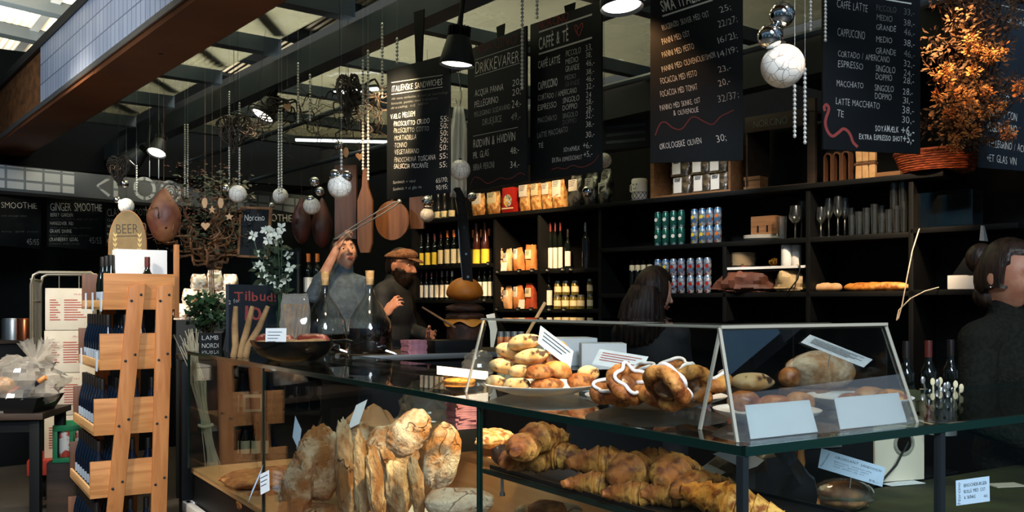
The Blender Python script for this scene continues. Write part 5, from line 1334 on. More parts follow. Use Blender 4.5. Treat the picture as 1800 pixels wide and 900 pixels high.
def ham(label, px, py, w, h, Y, mat, seed, top=.35):
    off = V(seed * 3.1, 0, 0)
    def fn(qv, p):
        z = qv.z; k = (1 - .55 * max(0, z) ** 1.2) * (1 + .08 * noise.noise(qv * 2 + off)); return V(p.x * k, p.y * k, p.z)
    q = MB(); W = w / F * Y / 2; H = h / F * Y / 2; q.ball((0, 0, 0), (W, W * .75, H), 22, 16, fn); q.tube([(0, 0, H * .9), (0, 0, ROOFZ - P(px, py, Y).z)], .0012, 5)
    return solo(q, 'hanging_ham', mat, label, 'ham', P(px, py, Y), .3, smooth=60)
ham('pale brown cured ham hanging behind the arched sign', 288, 378, 58, 96, 5.95, 'ham', 1)
M['hamdark'] = pm('dark_cured_ham', '#4a1f18', .5, var=('#2e130f', 6, .4, .6), bump=(12, .5))
ham('dark red cured ham hanging behind the white ball pair, left of the planks', 530, 388, 34, 82, 7.0, 'hamdark', 2)
ham('second dark cured ham, just left of the big plank', 566, 392, 36, 88, 7.1, 'hamdark', 3)

# roll cage with stacked boxes
CG = V((55 - 900) / F * 6.7, 6.7, 0); crz = math.radians(20)
cg = thing('roll_cage', 'wire roll cage on a red wheeled base, stacked with white cartons', 'cage', CG, crz)
cw, cd = .42, .5
M['brass'] = pm('worn_galvanised_wire', '#a39a86', .35, .8)
M['redplastic'] = pm('red_plastic', '#a8301f', .5)
q = MB(); q.span((-.03, 0, .25), (cw, cd, .36)); base_ = q.build('dolly', 'redplastic', cg, bevel=.008)
q = MB(); q.text('BC C', (.26, .285), (.38, .285), .045, y=-.002, bold=True, wob=0, rnd=RN); q.build('lettering', 'paper', base_, smooth=0)
for x in (.04, cw - .06):
    for y in (.06, cd - .06):
        q = MB(); q.cyl((x - .015, y, .115), (x + .015, y, .115), .1, n=16); q.bar((x, y, .1), (x, y, .26), .03, .03, (0, 1, 0)); q.build('wheel', 'plastic_black', cg)
for y in (0.0, cd):
    q = MB(); q.tube([(0, y, .36), (0, y, 1.62), (.015, y, 1.69), (.05, y, 1.71), (cw - .03, y, 1.71), (cw, y, 1.69), (cw, y, .36)], .012, 8); q.build('frame_tube', 'brass', cg)
for i in range(1, 5):
    q = MB(); q.tube([(0, cd * i / 5, .36), (0, cd * i / 5, 1.66)], .005, 6); q.build('wire', 'brass', cg)
for z in (.7, 1.1, 1.5):
    q = MB(); q.tube([(0, 0, z), (0, cd, z)], .006, 6); q.build('wire', 'brass', cg)
q = MB(); q.tube([(0, 0, 1.66), (0, cd, 1.66)], .01, 6); q.build('wire', 'brass', cg)
for x in (.13, .27): q = MB(); q.tube([(x, cd, .36), (x, cd, 1.71)], .005, 6); q.build('wire', 'brass', cg)
for i, z in enumerate((.362, .672, .982, 1.292)):
    loc = CG + V(math.cos(crz), math.sin(crz), 0) * (.075 + .006 * (i % 2)) + V(-math.sin(crz), math.cos(crz), 0) * .07 + V(0, 0, z)
    bx_ = thing('carton', 'white carton with red print in the roll cage, %s from the bottom' % ORD[i], 'carton', loc, crz, 'white cartons in the roll cage')
    q = MB(); q.span((0, 0, 0), (.315, .36, .306)); q.build('box', 'cream', bx_, bevel=.003)
    q = MB(); q.text('FRAGILE', (.19, .255), (.285, .255), .014, y=-.002, wob=0, rnd=RN)
    for k in range(9):
        q.stroke([(.03, .22 - .018 * k), (.03 + .07 * (.6 + .4 * ((k * 7) % 3) / 2), .22 - .018 * k)], .006, -.002)
        q.stroke([(.125, .22 - .018 * k), (.125 + .15 * (.6 + .4 * ((k * 5) % 4) / 3), .22 - .018 * k)], .006, -.002)
    q.build('print', 'redink', bx_, smooth=0)
M['greenplastic'] = pm('green_plastic', '#1e7a4c', .45)
gc = V((92 - 900) / F * 6.25, 6.25, 0)
gr = thing('bottle_crate', 'green plastic crate of red and white cartons at the foot of the roll cage', 'crate', (gc.x, gc.y, .42), math.radians(14))
for a, b_ in (((0, 0, 0), (.24, .3, .03)), ((0, 0, .21), (.24, .012, .25)), ((0, .288, .03), (.24, .3, .25)), ((0, .012, .03), (.012, .288, .25)), ((.228, .012, .03), (.24, .288, .25)), ((0, 0, .03), (.03, .012, .21)), ((.105, 0, .03), (.13, .012, .21)), ((.21, 0, .03), (.24, .012, .21))):
    q = MB(); q.span(a, b_); q.build('crate_wall', 'greenplastic', gr, bevel=.003)
q = MB(); q.span((0, 0, 0), (.34, .4, .42)); solo(q, 'cardboard_box', 'darkwood', 'dark low box under the green crate', 'box', (gc.x - .04, gc.y - .0, 0), math.radians(14), bevel=.004)
M['redwhite'] = pm('red_white_wrapper', '#d9d2c8', .5, var=('#b03a2c', 14, .5, .53))
for i in range(2):
    q = MB(); q.lathe([(0, 0), (.04, 0), (.042, .01), (.042, .16), (.035, .175), (0, .178)], 16)
    solo(q, 'drink_carton', 'redwhite', 'red and white wrapped bottle in the green crate, %s one' % ('left', 'right')[i], 'bottle', V(gc.x, gc.y, .452) + V(math.cos(.244), math.sin(.244), 0) * (.068 + .1 * i) + V(-.24, .97, 0) * .07, 0)
q = MB(); q.span((0, 0, 0), (.16, .2, .3)); solo(q, 'white_carton', 'cream', 'white carton on dark boxes between the cage and the pine rack', 'carton', P(140, 690, 6.6), .3, bevel=.003)
q = MB(); q.span((-.02, -.02, 0), (.2, .24, P(140, 690, 6.6).z)); solo(q, 'dark_carton', 'darkwood', 'dark box under the white carton behind the pine rack', 'carton', (P(140, 690, 6.6).x, 6.6, 0), .3, bevel=.003)

# hamper table
tb = thing('side_table', 'dark table cut off by the left edge with a wrapped hamper on it', 'table', (-3.55, 5.75, 0), math.radians(8))
q = MB(); q.span((-.6, 0, .76), (.63, .55, .80)); q.build('tabletop', 'darkwood', tb, bevel=.003)
for x in (-.5, .54):
    for y in (.03, .48):
        q = MB(); q.span((x, y, 0), (x + .06, y + .06, .76)); q.build('leg', 'black', tb, bevel=.003)
q = MB(); q.span((-.5, .04, .68), (.58, .065, .76)); q.build('apron', 'black', tb)
M['cello'] = pane('cellophane', '#f6f4f0', 1.5, .38, '#f4f0e8', rough=.08, gain=3.0)
hp_ = thing('gift_hamper', 'gift hamper in crinkled cellophane on the dark table, bottle neck sticking out', 'hamper', (-3.17, 5.98, .80), 0)
q = MB(); q.hexa([(-.22, -.14, 0), (.18, -.14, 0), (.18, .14, 0), (-.22, .14, 0)], [(-.27, -.18, .1), (.23, -.18, .1), (.23, .18, .1), (-.27, .18, .1)]); q.build('tray', 'plastic_black', hp_, bevel=.004)
def fnc(qv, p):
    n1 = noise.noise(qv * 2.4) * .35 + abs(noise.noise(qv * 6)) * .35; return V(p.x * (1 + n1) + qv.z * .05, p.y * (1 + n1), p.z * (1 + .4 * n1))
q = MB(); q.ball((0, 0, .15), (.25, .17, .19), 36, 22, fnc); q.build('cellophane', 'cello', hp_, smooth=12)
q = MB(); R_ = random.Random(8)
for k in range(16):
    a = R_.uniform(-.7, 2.2); d = V(math.cos(a) * .9, R_.uniform(-.4, .4), abs(math.sin(a)) * .7 + .3).normalized(); s = V(0, 1, 0).cross(d).normalized(); c = V(.13, 0, .3); L = R_.uniform(.08, .2)
    q.add([c - s * .01, c + s * .01, c + d * L + s * R_.uniform(.03, .06) + V(0, .03, 0), c + d * L * .9 - V(0, .03, 0), c + d * L - s * R_.uniform(.03, .05)], [(0, 1, 2, 3), (0, 3, 4)])
q.build('cellophane_ruff', 'cello', hp_, smooth=0)
for i, (x, y, z, r, m) in enumerate(((-.14, -.05, .12, (.10, .07, .05), 'bag_pale'), (-.04, -.08, .17, (.08, .05, .055), 'bag_gold'), (-.19, .02, .17, (.07, .07, .05), 'lab_white'), (.03, -.05, .11, (.06, .06, .05), 'bag_red'))):
    q = MB(); q.ball((x, y, z), r, 14, 10); q.build('packet', m, hp_)
q = MB(); q.tube([(-.02, -.1, .06), (.10, -.1, .13), (.155, -.1, .165), (.24, -.1, .22)], [.036, .036, .016, .014], 14); q.build('bottle', 'blueglass', hp_)
q = MB(); q.tube([(.2, -.1, .195), (.245, -.1, .223)], .0165, 12); q.build('capsule', 'bag_orange', hp_)
# far stall counter with pots
fc = thing('stall_counter', 'dark counter of the neighbouring stall under the smoothie boards', 'counter', P(-60, 535, 8.3).to_2d().to_3d(), rz)
q = MB(); q.span((0, 0, 0), (2.6, .5, 1.12)); q.build('front', 'black', fc, bevel=.004)
q = MB(); q.span((-.02, -.03, 1.12), (2.62, .53, 1.15)); q.build('worktop', 'darkwood', fc, bevel=.003)
M['copper'] = pm('copper', '#b4623c', .25, .9)
for i, (px, r, lab) in enumerate(((22, .09, 'steel pot on the far counter at the left edge of the view'), (43, .075, 'copper pot on the far counter beside the roll cage'))):
    q = MB(); q.lathe([(0, 0), (r, 0), (r, .18), (r * .92, .2), (r * .85, .185), (0, .02)], 22, cap=False); q.tube([(r * .9, 0, .15), (r * 1.3, 0, .14), (r * 1.3, 0, .06), (r * .98, 0, .04)], .006, 6)
    c = P(px, 575, 8.75); solo(q, 'cooking_pot', 'alu' if i == 0 else 'copper', lab, 'pot', (c.x, c.y, 1.15))

# ================================================================ far end of the counter
def leafy(mb, c, rad, n, s0, s1, R, up=.3):
    for k in range(n):
        d = V(R.gauss(0, 1), R.gauss(0, 1), R.gauss(up, 1)); d = d.normalized() * R.uniform(.3, 1); p = V(*c) + V(d.x * rad[0], d.y * rad[1], d.z * rad[2])
        e = V(R.uniform(-1, 1), R.uniform(-1, 1), R.uniform(-.7, .7)).normalized(); u = e.orthogonal().normalized(); s = R.uniform(s0, s1)
        mb.add([p, p + e * s * .5 + u * s * .3, p + e * s, p + e * s * .5 - u * s * .3], [(0, 1, 2, 3)])
M['greenleaf'] = pm('dark_green_leaf', '#20341f', .5, var=('#345230', 10, .4, .6))
pl = P(366, 600, 6.05)
ps = thing('plant_stand', 'dark stand past the end of the bread counter carrying the potted plant', 'stand', (pl.x, pl.y, 0), .4)
q = MB(); q.span((-.17, -.12, 0), (.17, .15, 1.13)); q.build('body', 'black', ps, bevel=.004)
q = MB(); q.span((-.19, -.14, 1.13), (.19, .17, 1.16)); q.build('top', 'darkwood', ps, bevel=.003)
q = MB(); q.span((-.07, -.141, 1.18), (.07, -.135, 1.3)); sgn = q.build('sign_plate', 'black', ps)
q = MB(); q.text('LAMB', (-.05, 1.255), (.05, 1.255), .03, y=-.143, wob=0, rnd=RN); q.text('NORDI', (-.05, 1.205), (.05, 1.205), .03, y=-.143, wob=0, rnd=RN); q.build('lettering', 'chalk', sgn, smooth=0)
pp_ = thing('potted_plant', 'bushy dark green potted plant left of the Tilbud sign', 'plant', (pl.x, pl.y, 1.16), 0)
q = MB(); q.lathe([(0, 0), (.085, 0), (.11, .14), (.1, .14), (0, .13)], 20, cap=False); q.build('pot', 'plastic_black', pp_)
R_ = random.Random(21); q = MB(); leafy(q, (0, 0, .26), (.17, .14, .15), 520, .03, .06, R_); o = q.build('leaves', 'greenleaf', pp_, smooth=0); o['kind'] = 'stuff'
q = MB()
for k in range(9): a = k * .7; q.tube([(0, 0, .1), (.05 * math.cos(a), .05 * math.sin(a), .2), (.12 * math.cos(a), .1 * math.sin(a), .32)], .004, 4)
q.build('stem', 'dryleaf', pp_)
# bundle of pale twigs
M['straw'] = pm('pale_twig', '#cfc3a4', .7)
q = MB(); R_ = random.Random(4); a0 = cp(4.70, .07, 1.27); a1 = cp(4.68, .16, .72); a2 = cp(4.68, .28, .0); bb = a2
for k in range(44):
    j = lambda s: V(R_.gauss(0, s), R_.gauss(0, s), R_.gauss(0, s * .4))
    pts = [a0 + j(.032) + V(0, 0, R_.uniform(-.1, .06)) - bb, a0.lerp(a1, .5) + j(.026) - bb, a1 + j(.014) - bb, a1.lerp(a2, .5) + j(.034) - bb, a2 + j(.05) + V(0, 0, .03) - bb]
    q.tube(pts, .0032, 4)
tw = thing('twig_bundle', 'bundle of long pale twigs tied in the middle at the bread counter\'s left end', 'twigs', bb)
q.build('twigs', 'straw', tw)
q = MB(); q.tube([a1 - bb + V(.04 * math.cos(2 * PI * i / 14), .04 * math.sin(2 * PI * i / 14), .004 * math.sin(i)) for i in range(15)], .01, 5); q.build('tie', 'straw', tw)
# low shelf behind the counter's end, jars, boxes and stored glasses on it
lsY = 6.7; la = P(318, 535, 6.55); ls = thing('low_shelf', 'low black shelf of jars and glasses beyond the bread counter\'s left end', 'shelving', (la.x, la.y, 0), math.radians(6))
LW = 1.75
for z in (.38, .72, 1.06):
    q = MB(); q.span((0, 0, z - .025), (LW, .3, z)); q.build('shelf_board', 'shelf', ls, bevel=.002)
for x in (0, .6, 1.18, LW - .02): q = MB(); q.span((x, .0, 0), (x + .02, .3, 1.04)); q.build('upright', 'shelf', ls)
q = MB(); q.span((0, .29, 0), (LW, .3, 1.04)); q.build('back_panel', 'shelf', ls)
def lsp(x, z, d=.1): c, s_ = math.cos(math.radians(6)), math.sin(math.radians(6)); return V(la.x + x * c - d * s_, la.y + x * s_ + d * c, z)
for i in range(6): jar(lsp(.08 + .085 * i, .72), .1, 'preserve jar on the low black shelf behind the twigs, %s from the left' % ORD[i], ('jar_yellow' if i % 2 else 'jar_red', .14, .036), group='jars on the low shelf')
for i in range(8): bottle(lsp(.05 + .075 * i, .38, .08), .1, 'dark bottle in the bottom row of the low black shelf, %s from the left' % ORD[i], (.26, .032, 'bord', 'bottleglass', 'cap_black', 'lab_cream', .15, .5), group='bottles on the low shelf')
for i in range(5): glass_solo(wine_prof(.17, .035), 'wine glass stored on the low black shelf behind the bread counter, %s from the left' % ORD[i], lsp(.70 + .085 * i, .72), 16, 'wine_glass', group='glasses on the low shelf')
for i in range(3):
    q = MB(); q.span((-.07, 0, 0), (.07, .04, .12)); o = solo(q, 'picture_pack', 'cream', 'cream picture pack leaning in front of the low shelf jars, %s from the left' % ORD[i], 'box', lsp(.15 + .17 * i, .72, .015), .1, bevel=.002, group='cream packs on the low shelf')
    q = MB(); q.span((-.05, -.002, .02), (.05, 0, .1)); q.build('picture', 'brownleather', o)
# cellophane packs stacked on a stand
cs = P(376, 560, 7.35); st_ = thing('display_stand', 'dark stand beneath the bright stack of cellophane packs', 'stand', (cs.x, cs.y, 0), .35)
q = MB(); q.span((-.28, -.12, 0), (.36, .22, 1.36)); q.build('body', 'black', st_, bevel=.004)
M['cellopack'] = pm('clear_wrapped_breadsticks', '#e9dcc4', .18, var=(['#b98a55', '#fffaf0'], 16, .45, .58), bump=(24, .8), coat=.6)
R_ = random.Random(31); k = 0
for row in range(3):
    for i in range(5 - row):
        x = -.22 + .118 * i + .055 * row; z = 1.362 + .115 * row
        bag(V(cs.x + x * math.cos(.35), cs.y + x * math.sin(.35) - .05 + .02 * row, z), .35 + R_.uniform(-.3, .3), 'bright cellophane pack, %s row of the stack counted upwards, %s from the left' % (ORD[row], ORD[i]),
            ('cellopack', .112, .10, .125 + .03 * (i % 2), 'pinch', (-.3, .35, .4, .8) if i % 2 else None, 'lab_cream', 90 + i % 3), group='cellophane packs'); k += 1
# framed chalkboard
nb = thing('hanging_framed_chalkboard', 'small wood-framed chalkboard reading Norcino above the white flowers', 'sign', P(419, 452, 6.1), math.radians(-6))
nb.rotation_euler = (0, math.radians(3), math.radians(-6))
q = MB(); q.span((0, 0, 0), (.2, .012, .33)); q.build('slab', 'slate', nb); q = MB(); q.tube([(.03, .012, .3), (.10, .012, ROOFZ - nb.location.z)], .001, 4); q.build('thread', 'thread', nb)
for a, b_ in (((-.008, -.006, 0), (.008, .016, .33)), ((.192, -.006, 0), (.208, .016, .33)), ((.008, -.006, .316), (.192, .016, .332)), ((.008, -.006, 0), (.192, .016, .014))):
    q = MB(); q.span(a, b_); q.build('frame_bar', 'crate', nb, bevel=.002)
q = MB(); q.text('Norcino', (.03, .235), (.165, .245), .045, rnd=RN); q.build('lettering', 'chalk', nb, smooth=0)
# Tilbud sign
tbp = PZ(404, 622, 1.203); td = Board('dark blue Tilbud! offer sign in red letters behind the breadsticks', (404, 502), (402, 622), (489, 500), (489, 610), 5.25, mat='slateblue', cat='sign', th=.02)
td.put((230, 280), 3.0, [('Tilbud!', 545, 745, 765, 748, 52, 'chalkredbright', True), ('2 for', 515, 765, 575, 752, 22, 'chalk'), ('10', 600, 850, 690, 845, 75, 'chalkredbright', True)])
td.done()
# vase of white flowers
vp = P(484, 616, 5.72); vp.z = 1.20
vs_ = thing('flower_vase', 'tall square glass vase of white flowers behind the Tilbud sign', 'vase', vp, .25)
for a, b_ in (((-.15, -.1, 0), (.15, -.095, .62)), ((-.15, .095, 0), (.15, .1, .62)), ((-.15, -.095, 0), (-.145, .095, .62)), ((.145, -.095, 0), (.15, .095, .62)), ((-.145, -.095, 0), (.145, .095, .012))):
    q = MB(); q.span(a, b_); q.build('glass_wall', 'glass', vs_)
M['petal'] = pm('white_petal', '#e8ece0', .6)
fw = thing('white_flowers', 'white star-petalled flowers with dark leaves in the square glass vase', 'flowers', vp + V(0, 0, .02), 0)
R_ = random.Random(17); pe = MB(); stm = MB()
for (px, py) in ((479, 408), (466, 404), (492, 412), (470, 421), (486, 424), (498, 402), (444, 414), (462, 446), (472, 458), (458, 468), (478, 470), (466, 482), (505, 448), (478, 492), (462, 500), (512, 470), (490, 505), (505, 492), (492, 480)):
    c = P(px, py, 5.72) - fw.location + V(0, R_.uniform(-.05, .05), 0)
    c.x = max(-.125, min(.125, c.x)) if py > 430 else c.x
    for j in range(6):
        a = 2 * PI * j / 6 + R_.random(); e = R_.uniform(.1, .6); d = V(math.cos(a) * math.cos(e), -math.sin(e), math.sin(a) * math.cos(e)); u = d.cross(V(0, 1, 0)).normalized(); s = R_.uniform(.03, .045)
        pe.add([c, c + d * s * .6 + u * s * .28, c + d * s, c + d * s * .6 - u * s * .28], [(0, 1, 2, 3)])
    stm.tube([(0, 0, .0), c * .5 + V(.02, 0, 0), c], .004, 5)
stm.build('stems', 'greenleaf', fw); o = pe.build('petals', 'petal', fw, smooth=0); o['kind'] = 'stuff'
q = MB(); leafy(q, (0, 0, .38), (.11, .07, .28), 130, .05, .1, R_); o = q.build('leaves', 'darkleaf', fw, smooth=0); o['kind'] = 'stuff'
# bowl with wrapped salami, breadsticks, grissini
bp = PZ(516, 633, TOP); bw = thing('black_bowl', 'wide shallow black bowl on the glass counter in front of the oil jars', 'bowl', bp)
q = MB(); q.lathe([(0, 0), (.12, 0), (.17, .03), (.208, .085), (.214, .1), (.206, .1), (.165, .04), (.11, .012), (0, .012)], 36, cap=False); q.build('bowl_body', 'blackgloss', bw)
q = MB(); q.tube([(.21, 0, .092), (.26, -.01, .098), (.30, -.02, .09)], .01, 8); q.build('handle', 'blackgloss', bw)
M['salami'] = pm('wrapped_salami', '#7a3326', .22, var=('#b0645a', 12, .45, .6), coat=.6)
M['stick'] = pm('pale_breadstick', '#b08d60', .75, var=('#8c6a42', 14, .4, .6), bump=(30, .4))
for i, (x, y, a, L) in enumerate(((-.10, .02, .15, .2), (.09, .03, -.2, .18))):
    q = loaf('', L, .045, None, 0, 40 + i); o = solo(q, 'wrapped_salami', 'salami', ('dark salami pack in plastic at the left of the black bowl', 'dark salami pack in plastic at the right of the black bowl')[i], 'salami', bp + V(x, y, .055), a, smooth=60)
for i in range(6):
    q = MB(); q.tube([(-.055, 0, 0), (.0, .0, .004), (.06, 0, .002)], [.011, .013, .011], 8)
    solo(q, 'breadstick', 'stick', 'short pale breadstick lying in the black bowl, %s from the left' % ORD[i], 'breadstick', bp + V(-.13 + .05 * i, -.055 + .01 * (i % 2), .085 + .004 * (i % 3)), RN.uniform(-.3, .3), group='breadsticks in the bowl')
q = MB(); q.span((-.05, -.001, 0), (.05, .001, .09)); o = solo(q, 'label_card', 'paper', 'white label card standing in the black bowl between the salami packs', 'card', bp + V(-.065, -.10, .075), .05, rot=(-.25, 0, .12))
q = MB()
for k in range(4): q.stroke([(-.04, .07 - .016 * k), (.03 - .01 * k, .07 - .016 * k)], .003, -.0022)
q.text('NORCINO', (.035, .012), (.0351, .08), .012, y=-.0022, wob=0, rnd=RN) if False else None
q.build('print', 'ink', o, smooth=0)
for i, (px, lean) in enumerate(((412, .01), (424, .05), (434, .09))):
    b0 = PZ(px - 2, 628, TOP); q = MB(); q.tube([(0, 0, .0), (.012, 0, .06), (lean * .8, .0, .16), (lean * 1.3, 0, .27)], [.016, .018, .017, .012], 10)
    solo(q, 'bread_roll_stick', 'stick', 'thick pale breadstick standing left of the black bowl, %s from the left' % ORD[i], 'breadstick', b0, 0, group='thick breadsticks')
gb_ = thing('grissini_bag', 'clear bag of grissini leaning beside the Tilbud sign', 'bag', PZ(510, 624, 1.2) + V(0, .12, 0), .1)
q = MB(); R_ = random.Random(6)
for k in range(16):
    x = R_.uniform(-.05, .05); q.tube([(x, R_.uniform(-.02, .02), .02), (x + R_.uniform(-.06, .06), R_.uniform(-.02, .02), .28)], .006, 6)
q.build('grissini', 'stick', gb_)
q = MB(); sack(q, .16, .09, .34, 5, 'pinch', 16); q.build('clear_bag', 'cello', gb_, smooth=20)

# oil jars
M['oil'] = pm('dark_vinegar', '#0d0908', .1, spec=.7)
M['oilamber'] = pane('amber_oil', '#5a4a22', 1.45, .25, '#2a2210')
M['cork'] = pm('cork', '#d0b48a', .8, var=('#b3935f', 30, .4, .6))
def demijohn(label, px, Y, fill, fl, rz):
    c = P(px, 600, Y); o = thing('oil_jar', label, 'jar', (c.x, c.y, 1.188), rz)
    r = .135; prof = [(0, .004), (.11, 0), (r, .02), (r * 1.0, .12), (r * .93, .19), (r * .6, .27), (.035, .34), (.026, .37), (.025, .43), (.031, .432), (.031, .445), (.022, .445)]
    q = MB(); q.lathe(prof, 32, cap=False); q.build('glass_body', 'drink', o, smooth=60)
    q = MB(); pr = [(0, .008)] + [(a - .006, max(b_, .008)) for a, b_ in prof[1:] if b_ <= fl]
    pr += [(pr[-1][0], fl), (0, fl)]; q.lathe(pr, 32, cap=False); q.build('filling', fill, o, smooth=60)
    q = MB(); q.lathe([(0, .41), (.022, .41), (.027, .495), (0, .495)], 16); q.build('cork', 'cork', o)
    q = MB(); q.cyl((.0, -.125, .035), (0, -.19, .04), .011, n=12); q.cyl((0, -.19, .04), (.0, -.205, .04), .017, n=12); q.tube([(0, -.17, .04), (.02, -.19, .02), (.075, -.215, -.0)], [.009, .009, .006], 8); q.build('tap', 'chrome', o)
    return o
demijohn('corked round glass oil jar, the left of the two on the far counter', 571, 5.75, 'oilamber', .11, TH)
demijohn('corked round glass jar half full of dark vinegar, right of the oil jar', 650, 5.62, 'oil', .15, TH)
# hot sauce, napkins, spoon, tray, burger, knife
hs = P(753, 580, 5.75); hs.z = 1.188
bottle(hs, 0, 'small sauce bottle with a red top between the napkins and the burger', (.125, .022, 'bord', 'winered', 'cap_red', 'lab_cream', .15, .55))
M['pink'] = pm('pink_napkin', '#b07c88', .85, var=('#96606e', 30, .4, .6))
R_ = random.Random(12); nbz = P(728, 604, 5.5)
for i in range(9):
    q = MB(); q.span((-.06, -.05, 0), (.06, .05, .0085)); solo(q, 'paper_napkin', 'pink', 'pink napkin pack on the far counter beside the vinegar jar, %s from the bottom' % ORD[i], 'napkins', (nbz.x + R_.uniform(-.004, .004), nbz.y, 1.189 + .0092 * i), TH + R_.uniform(-.1, .1), group='pink napkins on the far counter')
for i in range(14):
    c = P(812, 752, 3.55); q = MB(); q.span((-.045, -.045, 0), (.045, .045, .0075)); solo(q, 'paper_napkin', 'pink', 'pink napkin pack in the tall stack behind the big loaves, %s from the bottom' % ORD[i], 'napkins', (c.x + R_.uniform(-.004, .004), c.y, c.z + .0082 * i), TH + R_.uniform(-.15, .15), group='pink napkins behind the loaves')
q = MB(); q.span((-.045, -.045, .95), (.045, .045, P(812, 752, 3.55).z - .001)); c = P(812, 752, 3.55)
q = MB(); q.span((-.05, -.05, 0), (.05, .05, c.z - .93)); solo(q, 'napkin_holder', 'black', 'dark block under the tall pink napkin stack', 'holder', (c.x, c.y, .928), TH, bevel=.002)
ty = P(795, 600, 5.75); q = MB(); q.span((-.16, -.09, 0), (.14, .11, .075)); solo(q, 'black_tray', 'plastic_black', 'black tray under the wooden spoon, left of the burger', 'tray', (ty.x + .0, ty.y - .05, 1.189), TH, bevel=.004)
q = MB(); q.tube([(0, 0, 0), (.11, .01, .075), (.24, .02, .15)][::-1], .006, 8); q.ball((.02, 0, .01), (.03, .015, .012), 10, 8)
q = MB(); q.tube([P(800, 576, 5.62), P(770, 557, 5.62), P(742, 540, 5.62)], [.008, .007, .006], 8); solo(q, 'wooden_spoon', 'crate', 'wooden spoon handle sticking up left of the burger', 'spoon')
M['bun'] = pm('orange_burger_bun', '#d07a1e', .55, var=('#b56414', 6, .4, .6), bump=(18, .2))
M['patty'] = pm('dark_patty', '#2c170e', .7, var=('#4c2a16', 20, .4, .6), bump=(24, .9))
M['cheese'] = pm('melted_cheese', '#d98a2e', .5)
bgp = P(817, 600, 5.95); bg_ = thing('giant_burger', 'giant decorative burger with an orange bun, a huge knife stuck in it', 'burger', (bgp.x, bgp.y, 1.188), 0)
def bumpy(amp, sc, sd):
    return lambda qv, p: p * (1 + amp * noise.noise(qv * sc + V(sd, 0, 0)))
q = MB(); q.lathe([(0, 0), (.10, 0), (.115, .03), (.115, .15), (.10, .18), (0, .18)], 28); q.build('lower_bun', 'patty', bg_)
for z, rx, m, nm_ in ((.215, .125, 'patty', 'patty'), (.265, .122, 'patty', 'patty')):
    q = MB(); q.ball((0, 0, z), (rx, rx, .036), 30, 14, bumpy(.14, 4, z * 40)); q.build(nm_, m, bg_)
q = MB()
pts = 40; vs2 = []
for i in range(pts):
    a = 2 * PI * i / pts; d_ = .035 * (.5 + .5 * math.sin(5 * a + 1)); vs2 += [(.112 * math.cos(a), .112 * math.sin(a), .20), (.132 * math.cos(a), .132 * math.sin(a), .195 - d_ * .4), (.137 * math.cos(a), .137 * math.sin(a), .185 - d_)]
q.add(vs2, [(3 * i + k, 3 * ((i + 1) % pts) + k, 3 * ((i + 1) % pts) + k + 1, 3 * i + k + 1) for i in range(pts) for k in (0, 1)]); q.build('cheese', 'cheese', bg_)
q = MB(); q.ball((0, 0, .36), (.118, .118, .105), 30, 16, lambda qv, p: V(p.x, p.y, p.z if p.z > 0 else p.z * .45)); q.build('top_bun', 'bun', bg_)
kf = thing('giant_knife', 'giant knife with a black riveted handle stuck upright in the burger', 'knife', (0, 0, 0))
ka, kb = P(809, 330, 5.9), P(822, 497, 5.9); kd = (ka - kb); kl = kd.length
kf.location = kb; kf.rotation_euler = (0, math.atan2(kd.x, kd.z), 0)
out = [(-.028, 0), (.034, 0), (.036, kl * .3), (.034, kl * .7), (.026, kl * .9), (.0, kl * 1.0), (-.03, kl * 1.005), (-.045, kl * .985), (-.03, kl * .95), (-.026, kl * .7), (-.03, kl * .35)]
q = MB(); q.prism(out, -.02, .02); q.build('handle', 'black', kf, bevel=.004)
q = MB()
for z in (.06, .3, .58, .86): q.cyl((.006, -.024, kl * z), (.006, .024, kl * z), .008, n=12)
q.build('rivets', 'chrome', kf)
q = MB(); q.prism([(-.031, .0), (-.036, kl * .35), (-.033, kl * .7), (-.038, kl * .93), (-.026, kl * .7), (-.022, .0)], -.012, .012); q.build('tang', 'chrome', kf)
q = MB(); q.prism([(-.03, -.09), (.03, -.09), (.034, .0), (-.028, .0)], -.004, .004); q.build('blade', 'chrome', kf)
# hanging planks and paddle boards
def plank(label, px, pyt, pyb, wpx, Y, mat, kind):
    c = P(px, pyb, Y); h = (pyb - pyt) / F * Y; wd_ = wpx / F * Y / 2; q = MB()
    if kind == 'plank': out = [(-wd_, 0), (wd_, .0), (wd_, h), (-wd_, h)]
    elif kind == 'paddle': out = [(-wd_ * .6, 0), (wd_ * .6, 0), (wd_, h * .12), (wd_, h * .62), (wd_ * .4, h * .78), (wd_ * .28, h), (-wd_ * .28, h), (-wd_ * .4, h * .78), (-wd_, h * .62), (-wd_, h * .12)]
    else: out = [(wd_ * math.cos(a), h * .45 + h * .45 * math.sin(a)) for a in [2 * PI * i / 28 for i in range(8)]] + [(.03, h), (-.03, h)] + [(wd_ * math.cos(a), h * .45 + h * .45 * math.sin(a)) for a in [2 * PI * i / 28 for i in range(7, 28)]]
    q.prism(out, 0, .028); q.tube([(0, .014, h - .02), (0, .014, ROOFZ - c.z)], .0012, 5)
    return solo(q, 'hanging_chopping_board', mat, label, 'board', c, math.radians(-12), bevel=0)
plank('wide rough wooden plank hanging behind the woman with the tongs', 607, 290, 420, 40, 6.9, 'board_dark', 'plank')
plank('long paddle-shaped chopping board hanging right of the wide plank', 641, 295, 444, 27, 6.75, 'board_warm', 'paddle')
plank('rounded brown chopping board hanging above the man\'s flat cap', 689, 345, 422, 62, 6.9, 'board_warm', 'round')
plank('narrow dark board hanging right of the rounded chopping board', 732, 345, 402, 26, 7.0, 'board_dark', 'plank')
